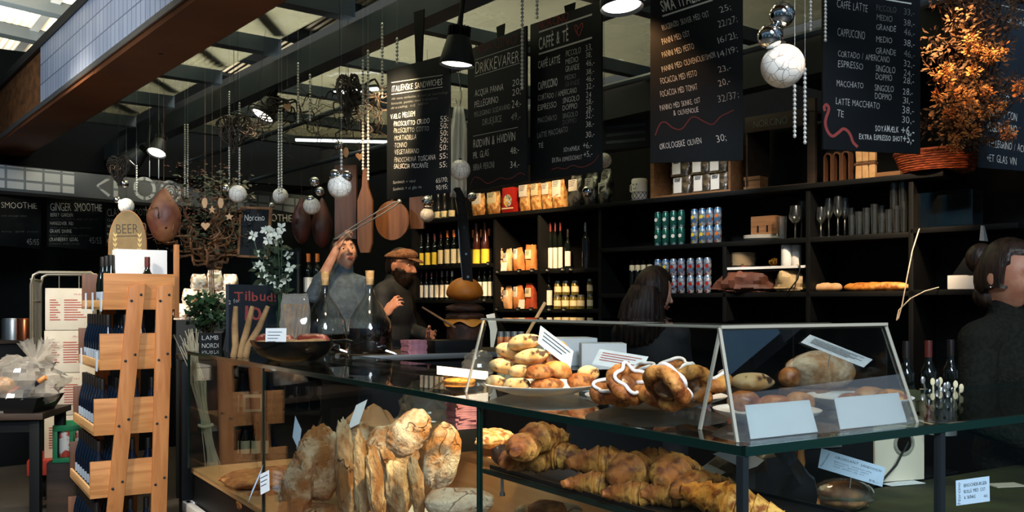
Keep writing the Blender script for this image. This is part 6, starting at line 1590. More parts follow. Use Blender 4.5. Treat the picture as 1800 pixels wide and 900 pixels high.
# side shelf behind the two oil jars
sa = P(522, 535, 7.5); sv = thing('side_shelf', 'dark side shelf of wine behind the woman with the tongs', 'shelving', (sa.x, sa.y, 0), math.radians(-3))
for z in (1.2, 1.56): q = MB(); q.span((0, 0, z - .03), (.92, .25, z)); q.build('shelf_board', 'shelf', sv)
for x in (0, .9): q = MB(); q.span((x, 0, 0), (x + .02, .25, 1.9)); q.build('upright', 'shelf', sv)
for i, px in enumerate((542, 558)): bottle(P(px, 535, 7.6) + V(0, 0, 1.56 - EYE), 0, 'orange-topped wine bottle beside the glass vase, %s of the pair' % ('left', 'right')[i], (.33, .038, 'bord', 'bottleglass', 'cap_orange', 'lab_white', .06, .42), group='orange-topped bottles by the vase')
for i, px in enumerate((624, 637, 650)): bottle(P(px, 535, 7.6) + V(0, 0, 1.2 - EYE), 0, 'dark white-labelled wine bottle low behind the right oil jar, %s from the left' % ORD[i], (.33, .038, 'bord', 'bottleglass', 'cap_black', 'lab_white', .12, .48), group='dark bottles behind the oil jars')
# ================================================================ bread inside the left counter
def caseY(px, s):
    r = (px - 900) / F; a, b_ = CX + dR.x * s, CY + dR.y * s
    t = (a - b_ * r) / (-dL.x + dL.y * r); return b_ + dL.y * t
def bread_mat(name, base, flour, brown, sc, fl0, fl1, crack, stretch=(1, 1, 1)):
    m, n, b = new_mat(name); L = n.links.new
    t = n.nodes.new('ShaderNodeTexCoord'); mp = n.nodes.new('ShaderNodeMapping'); mp.inputs['Scale'].default_value = stretch; oi = n.nodes.new('ShaderNodeObjectInfo'); va = n.nodes.new('ShaderNodeVectorMath'); va.operation = 'ADD'; L(t.outputs['Object'], va.inputs[0]); L(oi.outputs['Location'], va.inputs[1]); L(va.outputs[0], mp.inputs[0])
    def nz(scale, det, dist=0):
        z = n.nodes.new('ShaderNodeTexNoise'); z.inputs['Scale'].default_value = scale; z.inputs['Detail'].default_value = det; z.inputs['Roughness'].default_value = .62; z.inputs['Distortion'].default_value = dist; L(mp.outputs[0], z.inputs['Vector']); return z.outputs[0]
    def rng(o, a0, a1, b0=0, b1=1):
        r = n.nodes.new('ShaderNodeMapRange'); r.interpolation_type = 'SMOOTHSTEP'
        for k, v in zip(('From Min', 'From Max', 'To Min', 'To Max'), (a0, a1, b0, b1)): r.inputs[k].default_value = v
        L(o, r.inputs[0]); return r.outputs[0]
    def mixc(f, c0, c1):
        x = n.nodes.new('ShaderNodeMix'); x.data_type = 'RGBA'; L(f, x.inputs[0])
        for i, c in ((6, c0), (7, c1)):
            if isinstance(c, str): x.inputs[i].default_value = lin(c)
            else: L(c, x.inputs[i])
        return x.outputs[2]
    def op(kind, a_, b_):
        q = n.nodes.new('ShaderNodeMath'); q.operation = kind; q.use_clamp = False
        for i, v in enumerate((a_, b_)):
            if isinstance(v, (int, float)): q.inputs[i].default_value = v
            else: L(v, q.inputs[i])
        return q.outputs[0]
    fl = rng(nz(sc, 12, .2), fl0, fl1); c = mixc(fl, base, flour)
    cr_ = op('ABSOLUTE', op('SUBTRACT', nz(sc * .55, 3, .5), .5), 0); ck = op('MULTIPLY', rng(cr_, .0, .014, crack, 0), rng(nz(sc * .6, 2), .50, .62)); c = mixc(ck, c, brown)
    spk = rng(nz(sc * 9, 4), .62, .72); c = mixc(op('MULTIPLY', spk, .5), c, brown)
    L(c, b.inputs['Base Color']); b.inputs['Roughness'].default_value = .85
    h = op('ADD', op('MULTIPLY', ck, -.8), op('ADD', op('MULTIPLY', nz(sc * 4, 8), .8), op('MULTIPLY', fl, .25)))
    u = n.nodes.new('ShaderNodeBump'); u.inputs['Strength'].default_value = 1.0; u.inputs['Distance'].default_value = .022; L(h, u.inputs['Height']); L(u.outputs[0], b.inputs['Normal'])
    return m
M['flour'] = bread_mat('floured_crust', '#bd7f42', '#ecdabb', '#8e5226', 9, .36, .62, .6)
M['rustic'] = bread_mat('dark_rustic_crust', '#9c6430', '#d8c09a', '#6e3c18', 10, .42, .66, .8)
M['ciab'] = bread_mat('ciabatta_crust', '#946636', '#d2ba90', '#74481f', 12, .40, .64, .7, (1, 1, .5))
M['brownc'] = pm('brown_crust', '#9a5c28', .7, var=(['#6a3814', '#c98a48'], 8, .45, .65), bump=(20, .8))
def bread(label, px, py, hw, hh, tilt, s, mat, seed, depth=.75, amp=.12, sc=1.6, crease=0.0, name='bread_loaf', cat='bread', group=None, Y=None):
    Yc = Y if Y else caseY(px, s); c = P(px, py, Yc); a, b_ = hw / F * Yc, hh / F * Yc; dd = min(a, b_) * depth; off = V(seed * 5.17, seed * 1.3, 0)
    def fn(qv, p):
        k = 1 + amp * 1.25 * noise.noise(qv * sc + off) + amp * .75 * noise.noise(qv * sc * 2.4 + off) + amp * .34 * noise.noise(qv * sc * 5.5 + off) + amp * .2 * abs(noise.noise(qv * sc * 10 + off))
        if crease: k -= crease * math.exp(-((qv.x - .15 * math.sin(qv.z * 3)) / .10) ** 2) * (qv.y < 0)
        e = 1.0
        return V(math.copysign(abs(p.x / a) ** .85, p.x) * a * k, p.y * k, p.z * k)
    q = MB(); q.ball((0, 0, 0), (a, dd, b_), 64, 44, fn)
    return solo(q, name, mat, label, cat, c, 0, group, rot=(0, math.radians(tilt), TH * .0), smooth=70)
# stepped wooden bread display behind the loaves
sd = thing('bread_step', 'pale wooden stepped display behind the loaves inside the bread counter', 'display stand', (CX, CY, 0), TH)
q = MB(); q.span((.46, .66, .5), (.475, 3.1, .88)); q.build('front_board', 'paleply', sd, bevel=.002)
q = MB(); q.span((.475, .66, .86), (.64, 3.1, .875)); q.build('shelf_board', 'paleply', sd, bevel=.002)
q = MB(); q.span((.455, .66, .86), (.475, 3.1, .9)); q.build('lip', 'paleply', sd, bevel=.003)
q = MB(); q.span((.52, 1.0, .875), (.53, 2.6, .95)); q.build('back_lip', 'paleply', sd, bevel=.002)
q = MB(); q.span((.53, 1.0, .93), (.645, 2.6, .945)); q.build('upper_board', 'paleply', sd, bevel=.002)
q = MB(); q.span((.458, 1.05, .62), (.4605, 1.09, .80)); q.build('sticker', 'blacklab', sd)
q = MB(); q.span((.44, .66, .5), (.455, 1.35, .7)); q.build('lower_lip', 'pinex', sd, bevel=.002)

bread('pale round loaf leaning top right of the big loaf pile, lit brightest', 777, 803, 31, 60, 12, .24, 'flour', 1, .8, .08, 1.4, .16)
bread('floured oval loaf at the top of the pile, tilted to the right', 718, 762, 33, 46, 38, .26, 'flour', 2, .8, .1, 1.5)
bread('wide floured loaf at the back of the pile behind the ciabattas', 690, 795, 50, 46, 60, .33, 'flour', 3, .8, .1, 1.6)
bread('flat golden loaf lying at the bottom below the bright round loaf', 806, 884, 62, 26, 0, .18, 'flour', 4, 1.8, .07, 1.4)
bread('big cracked rustic loaf at the left of the pile', 562, 815, 44, 66, 10, .22, 'rustic', 5, .8, .14, 1.8)
bread('shaded rustic loaf standing in front of the big cracked one, left end of the pile', 522, 858, 28, 62, 12, .1, 'rustic', 6, .8, .14, 1.8)
bread('rustic loaf peeping out behind the left ciabatta', 628, 800, 30, 62, -4, .26, 'rustic', 7, .8, .12, 1.8)
bread('tall ciabatta standing left of the pile, price card on top', 607, 828, 17, 84, -3, .12, 'ciab', 8, .8, .14, 2.2)
bread('tall ciabatta, second from the left, browner', 634, 838, 13, 78, -3, .12, 'ciab', 9, .8, .12, 2.2)
bread('narrow ciabatta standing third from the left', 660, 852, 16, 66, -7, .10, 'ciab', 10, .8, .14, 2.2)
bread('short ciabatta in front, fourth from the left', 697, 862, 21, 52, -8, .06, 'ciab', 11, .7, .13, 2.0)
bread('ciabatta at the right end of the standing row', 732, 856, 13, 54, -7, .08, 'ciab', 12, .8, .13, 2.0)
bread('ciabatta end peeping over the standing row', 684, 812, 12, 30, -25, .16, 'ciab', 13, .8, .13, 2.0)
# lower loaves that carry the pile, mostly out of view
for i, (px, py, s) in enumerate(((560, 925, .2), (640, 940, .15), (700, 940, .2), (770, 945, .25))):
    bread('loaf under the pile at the lower frame edge, %s from the left' % ORD[i], px, py, 52, 40, 0, s, 'rustic', 20 + i, 1.0, .1, 1.6)
# focaccia on the upper board
fp_ = cp(1.80, .70, .95)
def slab(w, d, h, seed, amp=.25):
    def fn(qv, p):
        k = 1 + amp * .4 * noise.noise(qv * 3 + V(seed, 0, 0)); return V(math.copysign(abs(qv.x) ** .7, qv.x) * w / 2 * k, math.copysign(abs(qv.y) ** .7, qv.y) * d / 2 * k, p.z * (1 + amp * noise.noise(qv * 7 + V(seed, 0, 0))))
    q = MB(); q.ball((0, 0, h * .45), (w / 2, d / 2, h * .55), 44, 20, fn); return q
M['focaccia'] = pm('golden_focaccia', '#d09a58', .7, var=(['#8e4a20', '#ecd0a0'], 18, .45, .62), bump=(26, .9, .012))
fz = P(858, 772, 3.62)
solo(slab(.20, .20, .06, 3), 'focaccia', 'focaccia', 'golden focaccia slab on the upper board right of the bright round loaf', 'bread', fz - V(0, 0, .022), TH, smooth=70)
fz2 = P(820, 766, 3.95)
solo(slab(.26, .2, .05, 5), 'focaccia', 'brownc', 'darker focaccia lying behind the golden one', 'bread', fz2 - V(0, 0, .03), TH, smooth=70)
# low flat loaves at the left
nz1 = PZ(420, 868, .53); nz1.z = .503
solo(slab(.52, .40, .075, 8), 'flat_loaf', 'brownc', 'wide dark flat loaf at the lower left inside the bread counter', 'bread', cp(3.72, .26, .503), TH, smooth=70)
bread('dark loaf end with a price card in front of the flat loaf', 462, 886, 42, 24, 0, .14, 'brownc', 31, 1.2, .1)
# kraft bag and clear film behind the loaves
crumple('crumpled brown paper bread bag standing on the step behind the left loaves', .36, .2, .24, 'kraft', cp(3.02, .56, .70), TH, 14)
M['film'] = pane('thin_plastic_film', '#f2f2ee', 1.45, .28, '#b9b4a6', rough=.1, gain=2.0)
crumple('clear plastic film bunched up behind the bright loaves', .34, .2, .20, 'film', P(768, 742, 4.15), TH, 15, 'plastic_film', 'film')

# cards
def card(label, a, b_, c, d, Y, mat='paper', lines=4, name='price_card', text=None, dY=0.0, stick=None, ink='ink'):
    """a card hung between four picture corners (tl, tr, br, bl), standing square to the view at Y"""
    A, B, C, D = P(*a, Y), P(*b_, Y + dY), P(*c, Y + dY), P(*d, Y)
    o = thing(name, label, 'card', D); ux = (C - D); w_ = ux.length; ux.normalize(); uz = (A - D); h_ = uz.length; uz.normalize()
    n_ = ux.cross(uz).normalized()    # away from the viewer is -n
    uz2 = n_.cross(ux).normalized(); R = Matrix((ux, -n_, uz2)).transposed()
    o.rotation_euler = R.to_euler(); sk = uz.dot(ux)
    def q_(x, z): return (x + sk * z, z)
    q = MB(); q.hexa([(0, 0, 0), (w_, 0, 0), (w_, .0012, 0), (0, .0012, 0)], [(sk * h_, 0, h_ * uz.dot(uz2)), (w_ + sk * h_, 0, h_ * uz.dot(uz2)), (w_ + sk * h_, .0012, h_ * uz.dot(uz2)), (sk * h_, .0012, h_ * uz.dot(uz2))]); q.build('card_sheet', mat, o, smooth=0)
    if lines or text:
        q = MB(); hh = h_ * uz.dot(uz2)
        if text:
            for (tx, x0, z0, x1, z1, ch) in text: q.text(tx, (x0 * w_ + sk * z0 * hh, z0 * hh), (x1 * w_ + sk * z1 * hh, z1 * hh), ch * hh, y=-.0009, wob=.02, rnd=RN)
        for k in range(lines):
            z = hh * (.8 - .6 * k / max(lines, 1)); q.stroke([(w_ * .1 + sk * z, z), (w_ * (.9 - .2 * ((k * 7) % 3) / 2) + sk * z, z)], hh * .045, -.0008)
        q.build('print', ink, o, smooth=0)
    if stick:
        s = MB(); p0 = P(*stick[0], Y + .004) - D; p1 = P(*stick[1], Y + .004) - D; Ri = R.inverted(); s.tube([Ri @ p0, Ri @ p1], .0016, 5); s.build('stick', 'alu', o)
    return o
card('white price card leaning against the tall ciabattas', (626, 712), (637, 702), (631, 745), (611, 755), 4.05, lines=0, stick=((620, 748), (617, 770)))
card('small grey price card left of the cracked rustic loaf', (519, 731), (531, 757), (525, 792), (514, 768), 4.6, 'paperblue', lines=0, stick=((521, 785), (524, 800)))
card('white price card on the dark loaf end at the lower left', (457, 834), (477, 826), (474, 862), (458, 870), 4.3, lines=3, stick=((460, 868), (458, 880)))
card('pale pink price card at the lower frame edge in front of the ciabattas', (728, 880), (792, 906), (780, 930), (715, 905), 3.3, 'paper', lines=0)
card('thin grey card edge on the dark loaf end, left of the white card', (443, 862), (452, 836), (456, 838), (436, 884), 4.28, 'paperblue', lines=0)
# small rolls at the lower edge right of the flat golden loaf
for i, (px, py, hw, hh, m, s, lab) in enumerate(((962, 897, 34, 18, 'brownc', .2, 'dark seeded roll at the lower frame edge below the glass shelf, front one'), (995, 900, 28, 16, 'flour', .3, 'pale roll at the lower frame edge beside the dark seeded roll'), (930, 899, 26, 13, 'rustic', .25, 'small rustic roll left of the dark seeded roll'))):
    bread(lab, px, py, hw, hh, 0, s, m, 50 + i, 1.2, .08)

# ================================================================ croissants on the glass shelf
M['croissant'] = pm('croissant_crust', '#9c5c28', .62, var=(['#d39c4c', '#5c2d12'], 12, .45, .64, 8), bump=(40, .7), spec=.3)
M['darkroll'] = pm('dark_glazed_roll', '#3c2015', .4, var=('#5c3420', 8, .4, .6), coat=.2)
def croissant_mb(L, r, seed, bend=.5):
    q = MB(); n = 60; pts = []; rs = []
    for i in range(n + 1):
        t = -1 + 2 * i / n; a = t * bend * 1.6
        pts.append((L / 2 * math.sin(a) / max(math.sin(bend * 1.6), .01), -L * .42 * (1 - math.cos(a)), 0))
        env = r * (.30 + .74 * (1 - abs(t) ** 1.35))
        fr_ = (abs(t) * 3.6 + .55) % 1.0; rs.append(env * (1.09 - .24 * fr_) if i not in (0, n) else r * .12)
    q.tube(pts, rs, 16); 
    q.v = [(x + .003 * noise.noise(V(x, y, z) * 40 + V(seed, 0, 0)), y, z * .86 + .003 * noise.noise(V(x, y, z) * 30)) for x, y, z in q.v]
    return q
def croissant(label, px, py, z, L, r, rz, rx, seed, mat='croissant'):
    c = PZ(px, py, z); q = croissant_mb(L, r, seed, .45 + .2 * (seed % 3) / 2)
    return solo(q, 'croissant', mat, label, 'croissant', c, rz, rot=(rx, 0, rz), smooth=75)
tr1 = thing('baking_tray', 'dark tray under the croissants on the glass shelf', 'tray', (CX, CY, 0), TH)
q = MB(); q.span((.03, .06, 1.0015), (.40, 1.02, 1.006)); q.build('tray', 'plastic_black', tr1, bevel=.001)
for a, b_ in (((.03, .06, 1.006), (.036, 1.02, 1.014)), ((.394, .06, 1.006), (.40, 1.02, 1.014))): q = MB(); q.span(a, b_); q.build('rim', 'plastic_black', tr1)
for i, (px, py, z, L, r, rz, rx, m, lab) in enumerate((
    (884, 800, 1.045, .13, .032, 1.2, .2, 'darkroll', 'dark twisted roll at the left end of the croissant shelf'),
    (912, 806, 1.05, .15, .04, .5, .1, 'croissant', 'croissant beside the dark twisted roll'),
    (948, 806, 1.05, .16, .044, .1, .2, 'croissant', 'croissant under the topmost one, left half of the shelf'),
    (985, 800, 1.06, .15, .045, -.6, .1, 'croissant', 'croissant at the right foot of the topmost one'),
    (948, 768, 1.115, .17, .046, .55, .25, 'croissant', 'topmost croissant of the pile'),
    (920, 786, 1.10, .15, .042, .9, .1, 'croissant', 'croissant just left below the topmost one'),
    (1062, 812, 1.07, .19, .048, -.35, .15, 'croissant', 'ridged croissant at the left of the middle row'),
    (1112, 826, 1.065, .19, .050, .5, .3, 'croissant', 'croissant in the middle of the front row, nose forward'),
    (1185, 832, 1.07, .20, .054, .75, .35, 'croissant', 'large croissant at the right end of the middle row'),
    (1150, 812, 1.06, .18, .045, -.3, .1, 'croissant', 'croissant behind the large right one'),
    (1052, 850, 1.03, .17, .035, -.5, 0, 'croissant', 'small croissant lying low at the front, left'),
    (1120, 868, 1.03, .17, .035, -.45, 0, 'croissant', 'small croissant lying low at the front, middle'),
    (1190, 868, 1.035, .18, .04, -.4, 0, 'croissant', 'small croissant lying low at the front, right'),
    (1230, 856, 1.05, .17, .045, .2, .1, 'croissant', 'croissant tucked behind the bright pastry'))):
    croissant(lab, px, py, z, L, r, rz + TH * .3, rx, 70 + i, m)
M['danish'] = pm('bright_orange_pastry', '#cc8430', .6, var=(['#efb55c', '#85430f'], 16, .45, .62, 8), bump=(40, .9), spec=.3)
c = PZ(1285, 884, 1.045); q = croissant_mb(.23, .05, 91, .22); solo(q, 'pastry', 'danish', 'bright orange sugared pastry in the corner beside the counter post', 'pastry', c, -.35, rot=(0, .2, -.35), smooth=60)
# brown sack with white labels in the corner behind the croissants
crumple('dark grey sack with white paper labels behind the corner post', .30, .24, .24, 'plastic_black', cp(.48, .55, .888), TH, 23, 'paper_sack', 'sack')
card('large white label on the dark sack behind the corner post', (1253, 798), (1320, 790), (1352, 813), (1312, 826), 2.42, lines=0, name='sack_label')
card('small white label low on the dark sack', (1230, 823), (1246, 816), (1276, 830), (1262, 838), 2.45, 'cream', lines=0, name='sack_label')

# ================================================================ plates and pastries on the counter top
def plate(label, c, r, name='serving_plate'):
    q = MB(); q.lathe([(0, .003), (r * .55, .0), (r * .62, .004), (r * .9, .02), (r, .028), (r * 1.01, .031), (r * .985, .032), (r * .88, .025), (r * .6, .009), (0, .008)], 44, cap=False)
    return solo(q, name, 'white', label, 'plate', V(c.x, c.y, TOP + .001), 0, smooth=50)
pc1 = PZ(952, 692, TOP); plate('white plate carrying the stacked raisin buns', pc1, .178)
pc2 = PZ(1152, 714, TOP); plate('white plate carrying the iced pastry rings', pc2, .192)
pc3 = cp(.245, .33, TOP); plate('white plate of rolls behind the white cards of the corner guard', pc3, .125)
M['scone'] = pm('raisin_bun', '#d8b887', .75, var=(['#c09058', '#3a2418'], 13, .55, .62), bump=(12, .3))
M['brownbun'] = pm('brown_seeded_bun', '#a05c2c', .65, var=(['#c9854a', '#6b3818'], 16, .45, .6), bump=(26, .8))
M['toast'] = pm('toasted_bun', '#c07f3e', .6, var=(['#e2b06c', '#96541f'], 8, .45, .65), bump=(18, .3))
def bun(label, px, py, Y, w_, h_, mat, seed, rz=0, grp='buns on the left plate', tilt=0):
    c = P(px, py, Y); off = V(seed * 3.3, 0, 0); a, b_ = w_ / F * Y / 2, h_ / F * Y / 2
    def fn(qv, p): k = 1 + .09 * noise.noise(qv * 1.7 + off); return V(p.x * k, p.y * k, p.z * k * (1 if qv.z > 0 else .85))
    q = MB(); q.ball((0, 0, 0), (a, a * .75, b_), 26, 18, fn); return solo(q, 'bun', mat, label, 'bun', c, rz, grp, rot=(0, math.radians(tilt), rz), smooth=70)
Yb = pc1.y
for i, (px, py, dy, w_, h_, m, tl, lab) in enumerate((
    (872, 672, -.02, 38, 26, 'scone', 8, 'raisin bun at the left end of the bottom layer'), (909, 676, -.06, 48, 27, 'scone', 0, 'raisin bun in the bottom layer, second from the left'), (962, 677, -.07, 62, 27, 'brownbun', 0, 'brown seeded bun in the middle of the bottom layer'), (1022, 672, -.04, 52, 34, 'brownbun', 4, 'brown seeded bun at the right end of the bottom layer'), (1034, 657, .04, 40, 30, 'scone', 0, 'white dusted bun behind the right end of the bottom layer'),
    (884, 645, .0, 50, 29, 'scone', 10, 'raisin bun at the left of the second layer'), (914, 653, -.05, 40, 26, 'scone', -5, 'raisin bun in the second layer, in front'), (950, 655, -.07, 52, 30, 'brownbun', 0, 'brown bun in the middle of the second layer'), (980, 652, -.04, 52, 34, 'toast', 12, 'toasted golden bun at the right of the second layer'),
    (894, 618, .02, 48, 30, 'scone', 14, 'raisin bun at the left of the third layer'), (934, 628, -.03, 62, 30, 'scone', -8, 'raisin bun in the middle of the third layer'), (968, 634, .0, 40, 28, 'brownbun', 10, 'brown bun at the right of the third layer'),
    (922, 603, .0, 64, 32, 'scone', -10, 'topmost raisin bun of the pile'), (978, 612, .10, 40, 28, 'toast', 0, 'golden bun half hidden behind the leaning price card'))):
    bun(lab + ' on the left plate', px, py, Yb + dy, w_, h_, m, 100 + i, RN.uniform(-.3, .3), tilt=tl)
# iced pastry rings
M['pastry'] = pm('danish_pastry', '#a9652c', .6, var=(['#d6984e', '#6a3412'], 16, .45, .64, 8), bump=(40, .8), spec=.3)
M['icing'] = pm('white_icing', '#efe9e4', .35)
M['jam'] = pm('dark_fruit_filling', '#54301a', .3, var=('#7c4a22', 20, .4, .6), coat=.4)
def make_pastry(key):
    o = thing('iced_pastry', 'pastry', 'pastry'); R = random.Random(key); r0, r1 = .040, .0165
    q = MB(); n = 40; pts = []; rs = []
    for i in range(n + 1):
        a = 2 * PI * i / n; pts.append((r0 * math.cos(a) * 1.15, r0 * math.sin(a), .020 + .004 * math.sin(3 * a + key))); rs.append(r1 * (1 + .10 * math.sin(5 * a + key) + .05 * math.sin(11 * a)))
    q.tube(pts, rs, 12, cap=False); q.build('ring', 'pastry', o, smooth=70)
    q = MB(); q.ball((0, 0, .016), (.034, .03, .014), 16, 10, lambda qv, p: p * (1 + .15 * noise.noise(qv * 4))); q.build('filling', 'jam', o)
    q = MB(); pts = []
    for i in range(50):
        a = 2 * PI * i / 50 * 1.15 + key; rr_ = r0 * (1.02 + .16 * math.sin(5 * a)); pts.append((rr_ * 1.15 * math.cos(a), rr_ * math.sin(a), .0405 + .005 * math.sin(3 * a + key)))
    q.tube(pts, .0048, 7); q.build('icing', 'icing', o, smooth=80)
    return o
pastry = once(make_pastry)
Y2 = pc2.y
for i, (px, py, z, k, rx, sc, lab) in enumerate((
    (1078, 690, .034, 1, .35, 1.0, 'iced pastry ring at the left of the right plate'), (1095, 668, .075, 2, .95, 1.0, 'iced pastry ring leaning upright at the left of the right plate'), (1150, 698, .034, 1, .25, 1.12, 'iced pastry ring at the front middle of the right plate'), (1160, 676, .08, 2, 1.0, 1.05, 'iced pastry ring stacked in the middle of the right plate, open side forward'),
    (1208, 696, .034, 2, .3, 1.0, 'iced pastry ring at the front right of the right plate'), (1215, 670, .078, 1, .95, 1.0, 'iced pastry ring stacked at the right of the right plate'), (1254, 682, .045, 2, .4, 1.1, 'iced pastry ring at the right rim of the right plate'), (1128, 660, .07, 1, .3, 1.0, 'iced pastry ring at the back of the right plate, left'), (1188, 652, .07, 2, .3, 1.0, 'iced pastry ring at the back of the right plate, right'))):
    c = PZ(px, py, TOP + z + .02); pastry((c.x, c.y, TOP + z), 0, lab, k, sc, (rx, 0, i * .7), group='iced pastry rings')
# rolls under the corner guard
M['roll'] = pm('glossy_roll', '#b26a34', .4, var=(['#d99a5c', '#7e421c'], 8, .45, .65), bump=(30, .4), coat=.1)
for i, (px, py, Yr, w_, h_, m, lab) in enumerate(((1308, 706, 2.22, 58, 40, 'roll', 'glossy roll at the left under the corner guard'), (1362, 716, 2.16, 70, 44, 'roll', 'wide glossy roll in the middle under the corner guard'), (1388, 664, 2.5, 40, 38, 'roll', 'small round roll behind the corner guard, left of the big loaf'), (1405, 708, 2.3, 56, 40, 'toast', 'golden roll beside the wide glossy one'), (1322, 672, 2.4, 76, 34, 'scone', 'pale dusted roll at the back left of the corner guard'))):
    bun(lab, px, py, Yr, w_, h_, m, 140 + i, 0, 'rolls under the corner guard')
pc4 = cp(.33, .78, TOP); plate('white plate of rolls at the right, just outside the corner guard', pc4, .14)
for i, (px, py, Yr, w_, h_, m, lab) in enumerate(((1496, 708, 2.42, 54, 36, 'roll', 'glossy roll on the far right plate, left one'), (1565, 702, 2.52, 62, 36, 'danish', 'flaky roll on the far right plate, right one'), (1530, 696, 2.62, 58, 34, 'toast', 'golden roll at the back of the far right plate'))):
    bun(lab, px, py, Yr, w_, h_, m, 150 + i, 0, 'rolls on the far right plate')
big = P(1442, 654, 2.75); q = MB(); q.ball((0, 0, 0), (.105, .09, .06), 30, 20, lambda qv, p: p * (1 + .07 * noise.noise(qv * 1.6) - .05 * (abs(math.sin(qv.x * 9 + qv.z * 3)) < .25) * (qv.z > 0)))
solo(q, 'bread_loaf', 'flour', 'large round floured loaf behind the corner guard', 'bread', (big.x, big.y, TOP + .085), .3, smooth=60)
q = MB(); q.span((-.10, -.07, 0), (.10, .07, .034)); solo(q, 'bread_board', 'crate', 'small wooden board under the large round floured loaf', 'board', (big.x, big.y, TOP + .001), TH, bevel=.004)
# white cards at the foot of the corner guard
def gcard(label, s0, s1, mat='paper'):
    o = thing('menu_card', label, 'card', cp(.058, 0, TOP + .002), TH); q = MB(); th_ = math.atan2(.065, GZ - TOP)
    q.hexa([(s0, 0, 0), (s1, 0, 0), (s1, .0015, 0), (s0, .0015, 0)], [(s0 + .004, .020, .068), (s1 - .004, .020, .068), (s1 - .004, .0215, .068), (s0 + .004, .0215, .068)]); q.build('card_sheet', mat, o, smooth=0); return o
gcard('plain white card at the foot of the corner guard, left one', .078, .285, 'paper'); gcard('plain white card at the foot of the corner guard, right one', .36, .60, 'paper')
card('white price card leaning against the bun pile, tilted steeply', (950, 572), (1008, 617), (1003, 648), (945, 603), 2.9, 'paperblue', lines=3, stick=((968, 622), (968, 640)))
card('pink-white price card above the iced pastry rings', (1054, 613), (1136, 628), (1126, 654), (1040, 640), 2.75, 'paper', lines=4, stick=((1078, 648), (1070, 668)), ink='redink')
card('printed white card tilted behind the corner guard', (1424, 588), (1530, 604), (1518, 646), (1408, 602), 2.55, 'paper', lines=6, stick=((1460, 618), (1455, 650)))
card('white card lying on the glass left of the pastry guard over an orange round', (768, 643), (858, 655), (858, 668), (768, 658), 3.2, 'paper', lines=0)
q = MB(); q.lathe([(0, 0), (.055, 0), (.058, .006), (.05, .012), (0, .014)], 28, cap=False); solo(q, 'orange_disc', 'danish', 'flat orange round cheese on the counter glass under the white card', 'cheese', PZ(808, 672, TOP) + V(0, 0, .001), 0)
crumple('clear plastic crumpled beside the left edge of the pastry guard', .12, .1, .09, 'film', PZ(838, 660, TOP) + V(0, .08, 0), 0, 27, 'plastic_film', 'film')

# ================================================================ bench inside the stall: white box, jars
be = thing('work_bench', 'dark work bench inside the stall behind the pastry guard', 'bench', cp(2.05, 1.05), TH)
q = MB(); q.span((0, 0, 0), (.56, .7, 1.16)); q.build('base', 'black', be, bevel=.004)
q = MB(); q.span((-.02, -.02, 1.16), (.58, .72, 1.19)); q.build('worktop', 'blackgloss', be, bevel=.003)
wb2 = P(1008, 610, 4.35); q = MB(); q.span((-.14, 0, 0), (.12, .2, .13)); solo(q, 'white_carton', 'paper', 'long white carton behind the buns inside the stall', 'carton', (wb2.x, wb2.y + .05, 1.191), TH * .3, bevel=.003)
wb3 = P(1060, 612, 4.2); q = MB(); q.span((-.10, 0, 0), (.10, .16, .115)); solo(q, 'white_carton', 'paper', 'square white carton right of the long one inside the stall', 'carton', (wb3.x, wb3.y - .05, 1.191), 0, bevel=.003)
for i, px in enumerate((880, 892, 904, 916)):
    c = P(px, 600, 4.62); jar((c.x, c.y, 1.191), 0, 'orange preserve jar behind the pastry guard, %s from the left' % ORD[i], ('jar_red', .155, .017 + .0), group='orange jars behind the guard')
q = MB(); q.tube([P(862, 552, 4.4), P(868, 580, 4.4), P(865, 610, 4.4)], [.028, .024, .01], 4); solo(q, 'paper_bag_edge', 'cream', 'cream paper bag corner at the left end of the pastry guard', 'bag')
q = MB(); q.tube([P(958, 532, 4.3), P(926, 588, 4.25)], .008, 6); solo(q, 'wooden_stick', 'paleply', 'pale wooden stick slanting up behind the buns', 'stick')

# ================================================================ right counter contents and the back bench behind it
bb2 = thing('back_bench', 'dark back bench behind the right sandwich counter', 'bench', (CX, CY, 0), TH)
q = MB(); q.span((.80, .66, 0), (1.72, 1.05, .86)); q.build('base', 'black', bb2, bevel=.004)
q = MB(); q.span((.80, .64, .86), (1.74, 1.07, .89)); q.build('worktop', 'blackgloss', bb2, bevel=.003)
ov = thing('microwave_oven', 'black oven with three square buttons seen under the corner of the glass counter', 'oven', cp(.68, .80, .891), TH - .25)
q = MB(); q.span((0, 0, 0), (.40, .28, .20)); q.build('housing', 'plastic_black', ov, bevel=.006)
q = MB(); q.span((.02, -.006, .02), (.27, 0, .14)); q.build('door', 'blackgloss', ov, bevel=.002)
q = MB(); q.span((.02, -.012, .145), (.27, -.004, .155)); q.build('door_trim', 'alu', ov)
for i in range(3):
    q = MB(); q.span((.235 + .025 * i, -.004, .168), (.253 + .025 * i, 0, .186)); q.build('button', 'lab_cream', ov)
bxh = thing('card_box', 'beige box with a round hole on its side, right of the black oven', 'box', cp(.66, 1.30, .891), TH - .25)
q = MB(); n = 24; hc = (.115, .125); hr = .032
out = [(0, 0), (.2, 0), (.2, .21), (0, .21)]; vs3 = [(x, 0, z) for x, z in out] + [(hc[0] + hr * math.cos(2 * PI * i / n), 0, hc[1] + hr * math.sin(2 * PI * i / n)) for i in range(n)]
cor = {0: 3, 1: 2, 2: 1, 3: 0}; fs3 = []
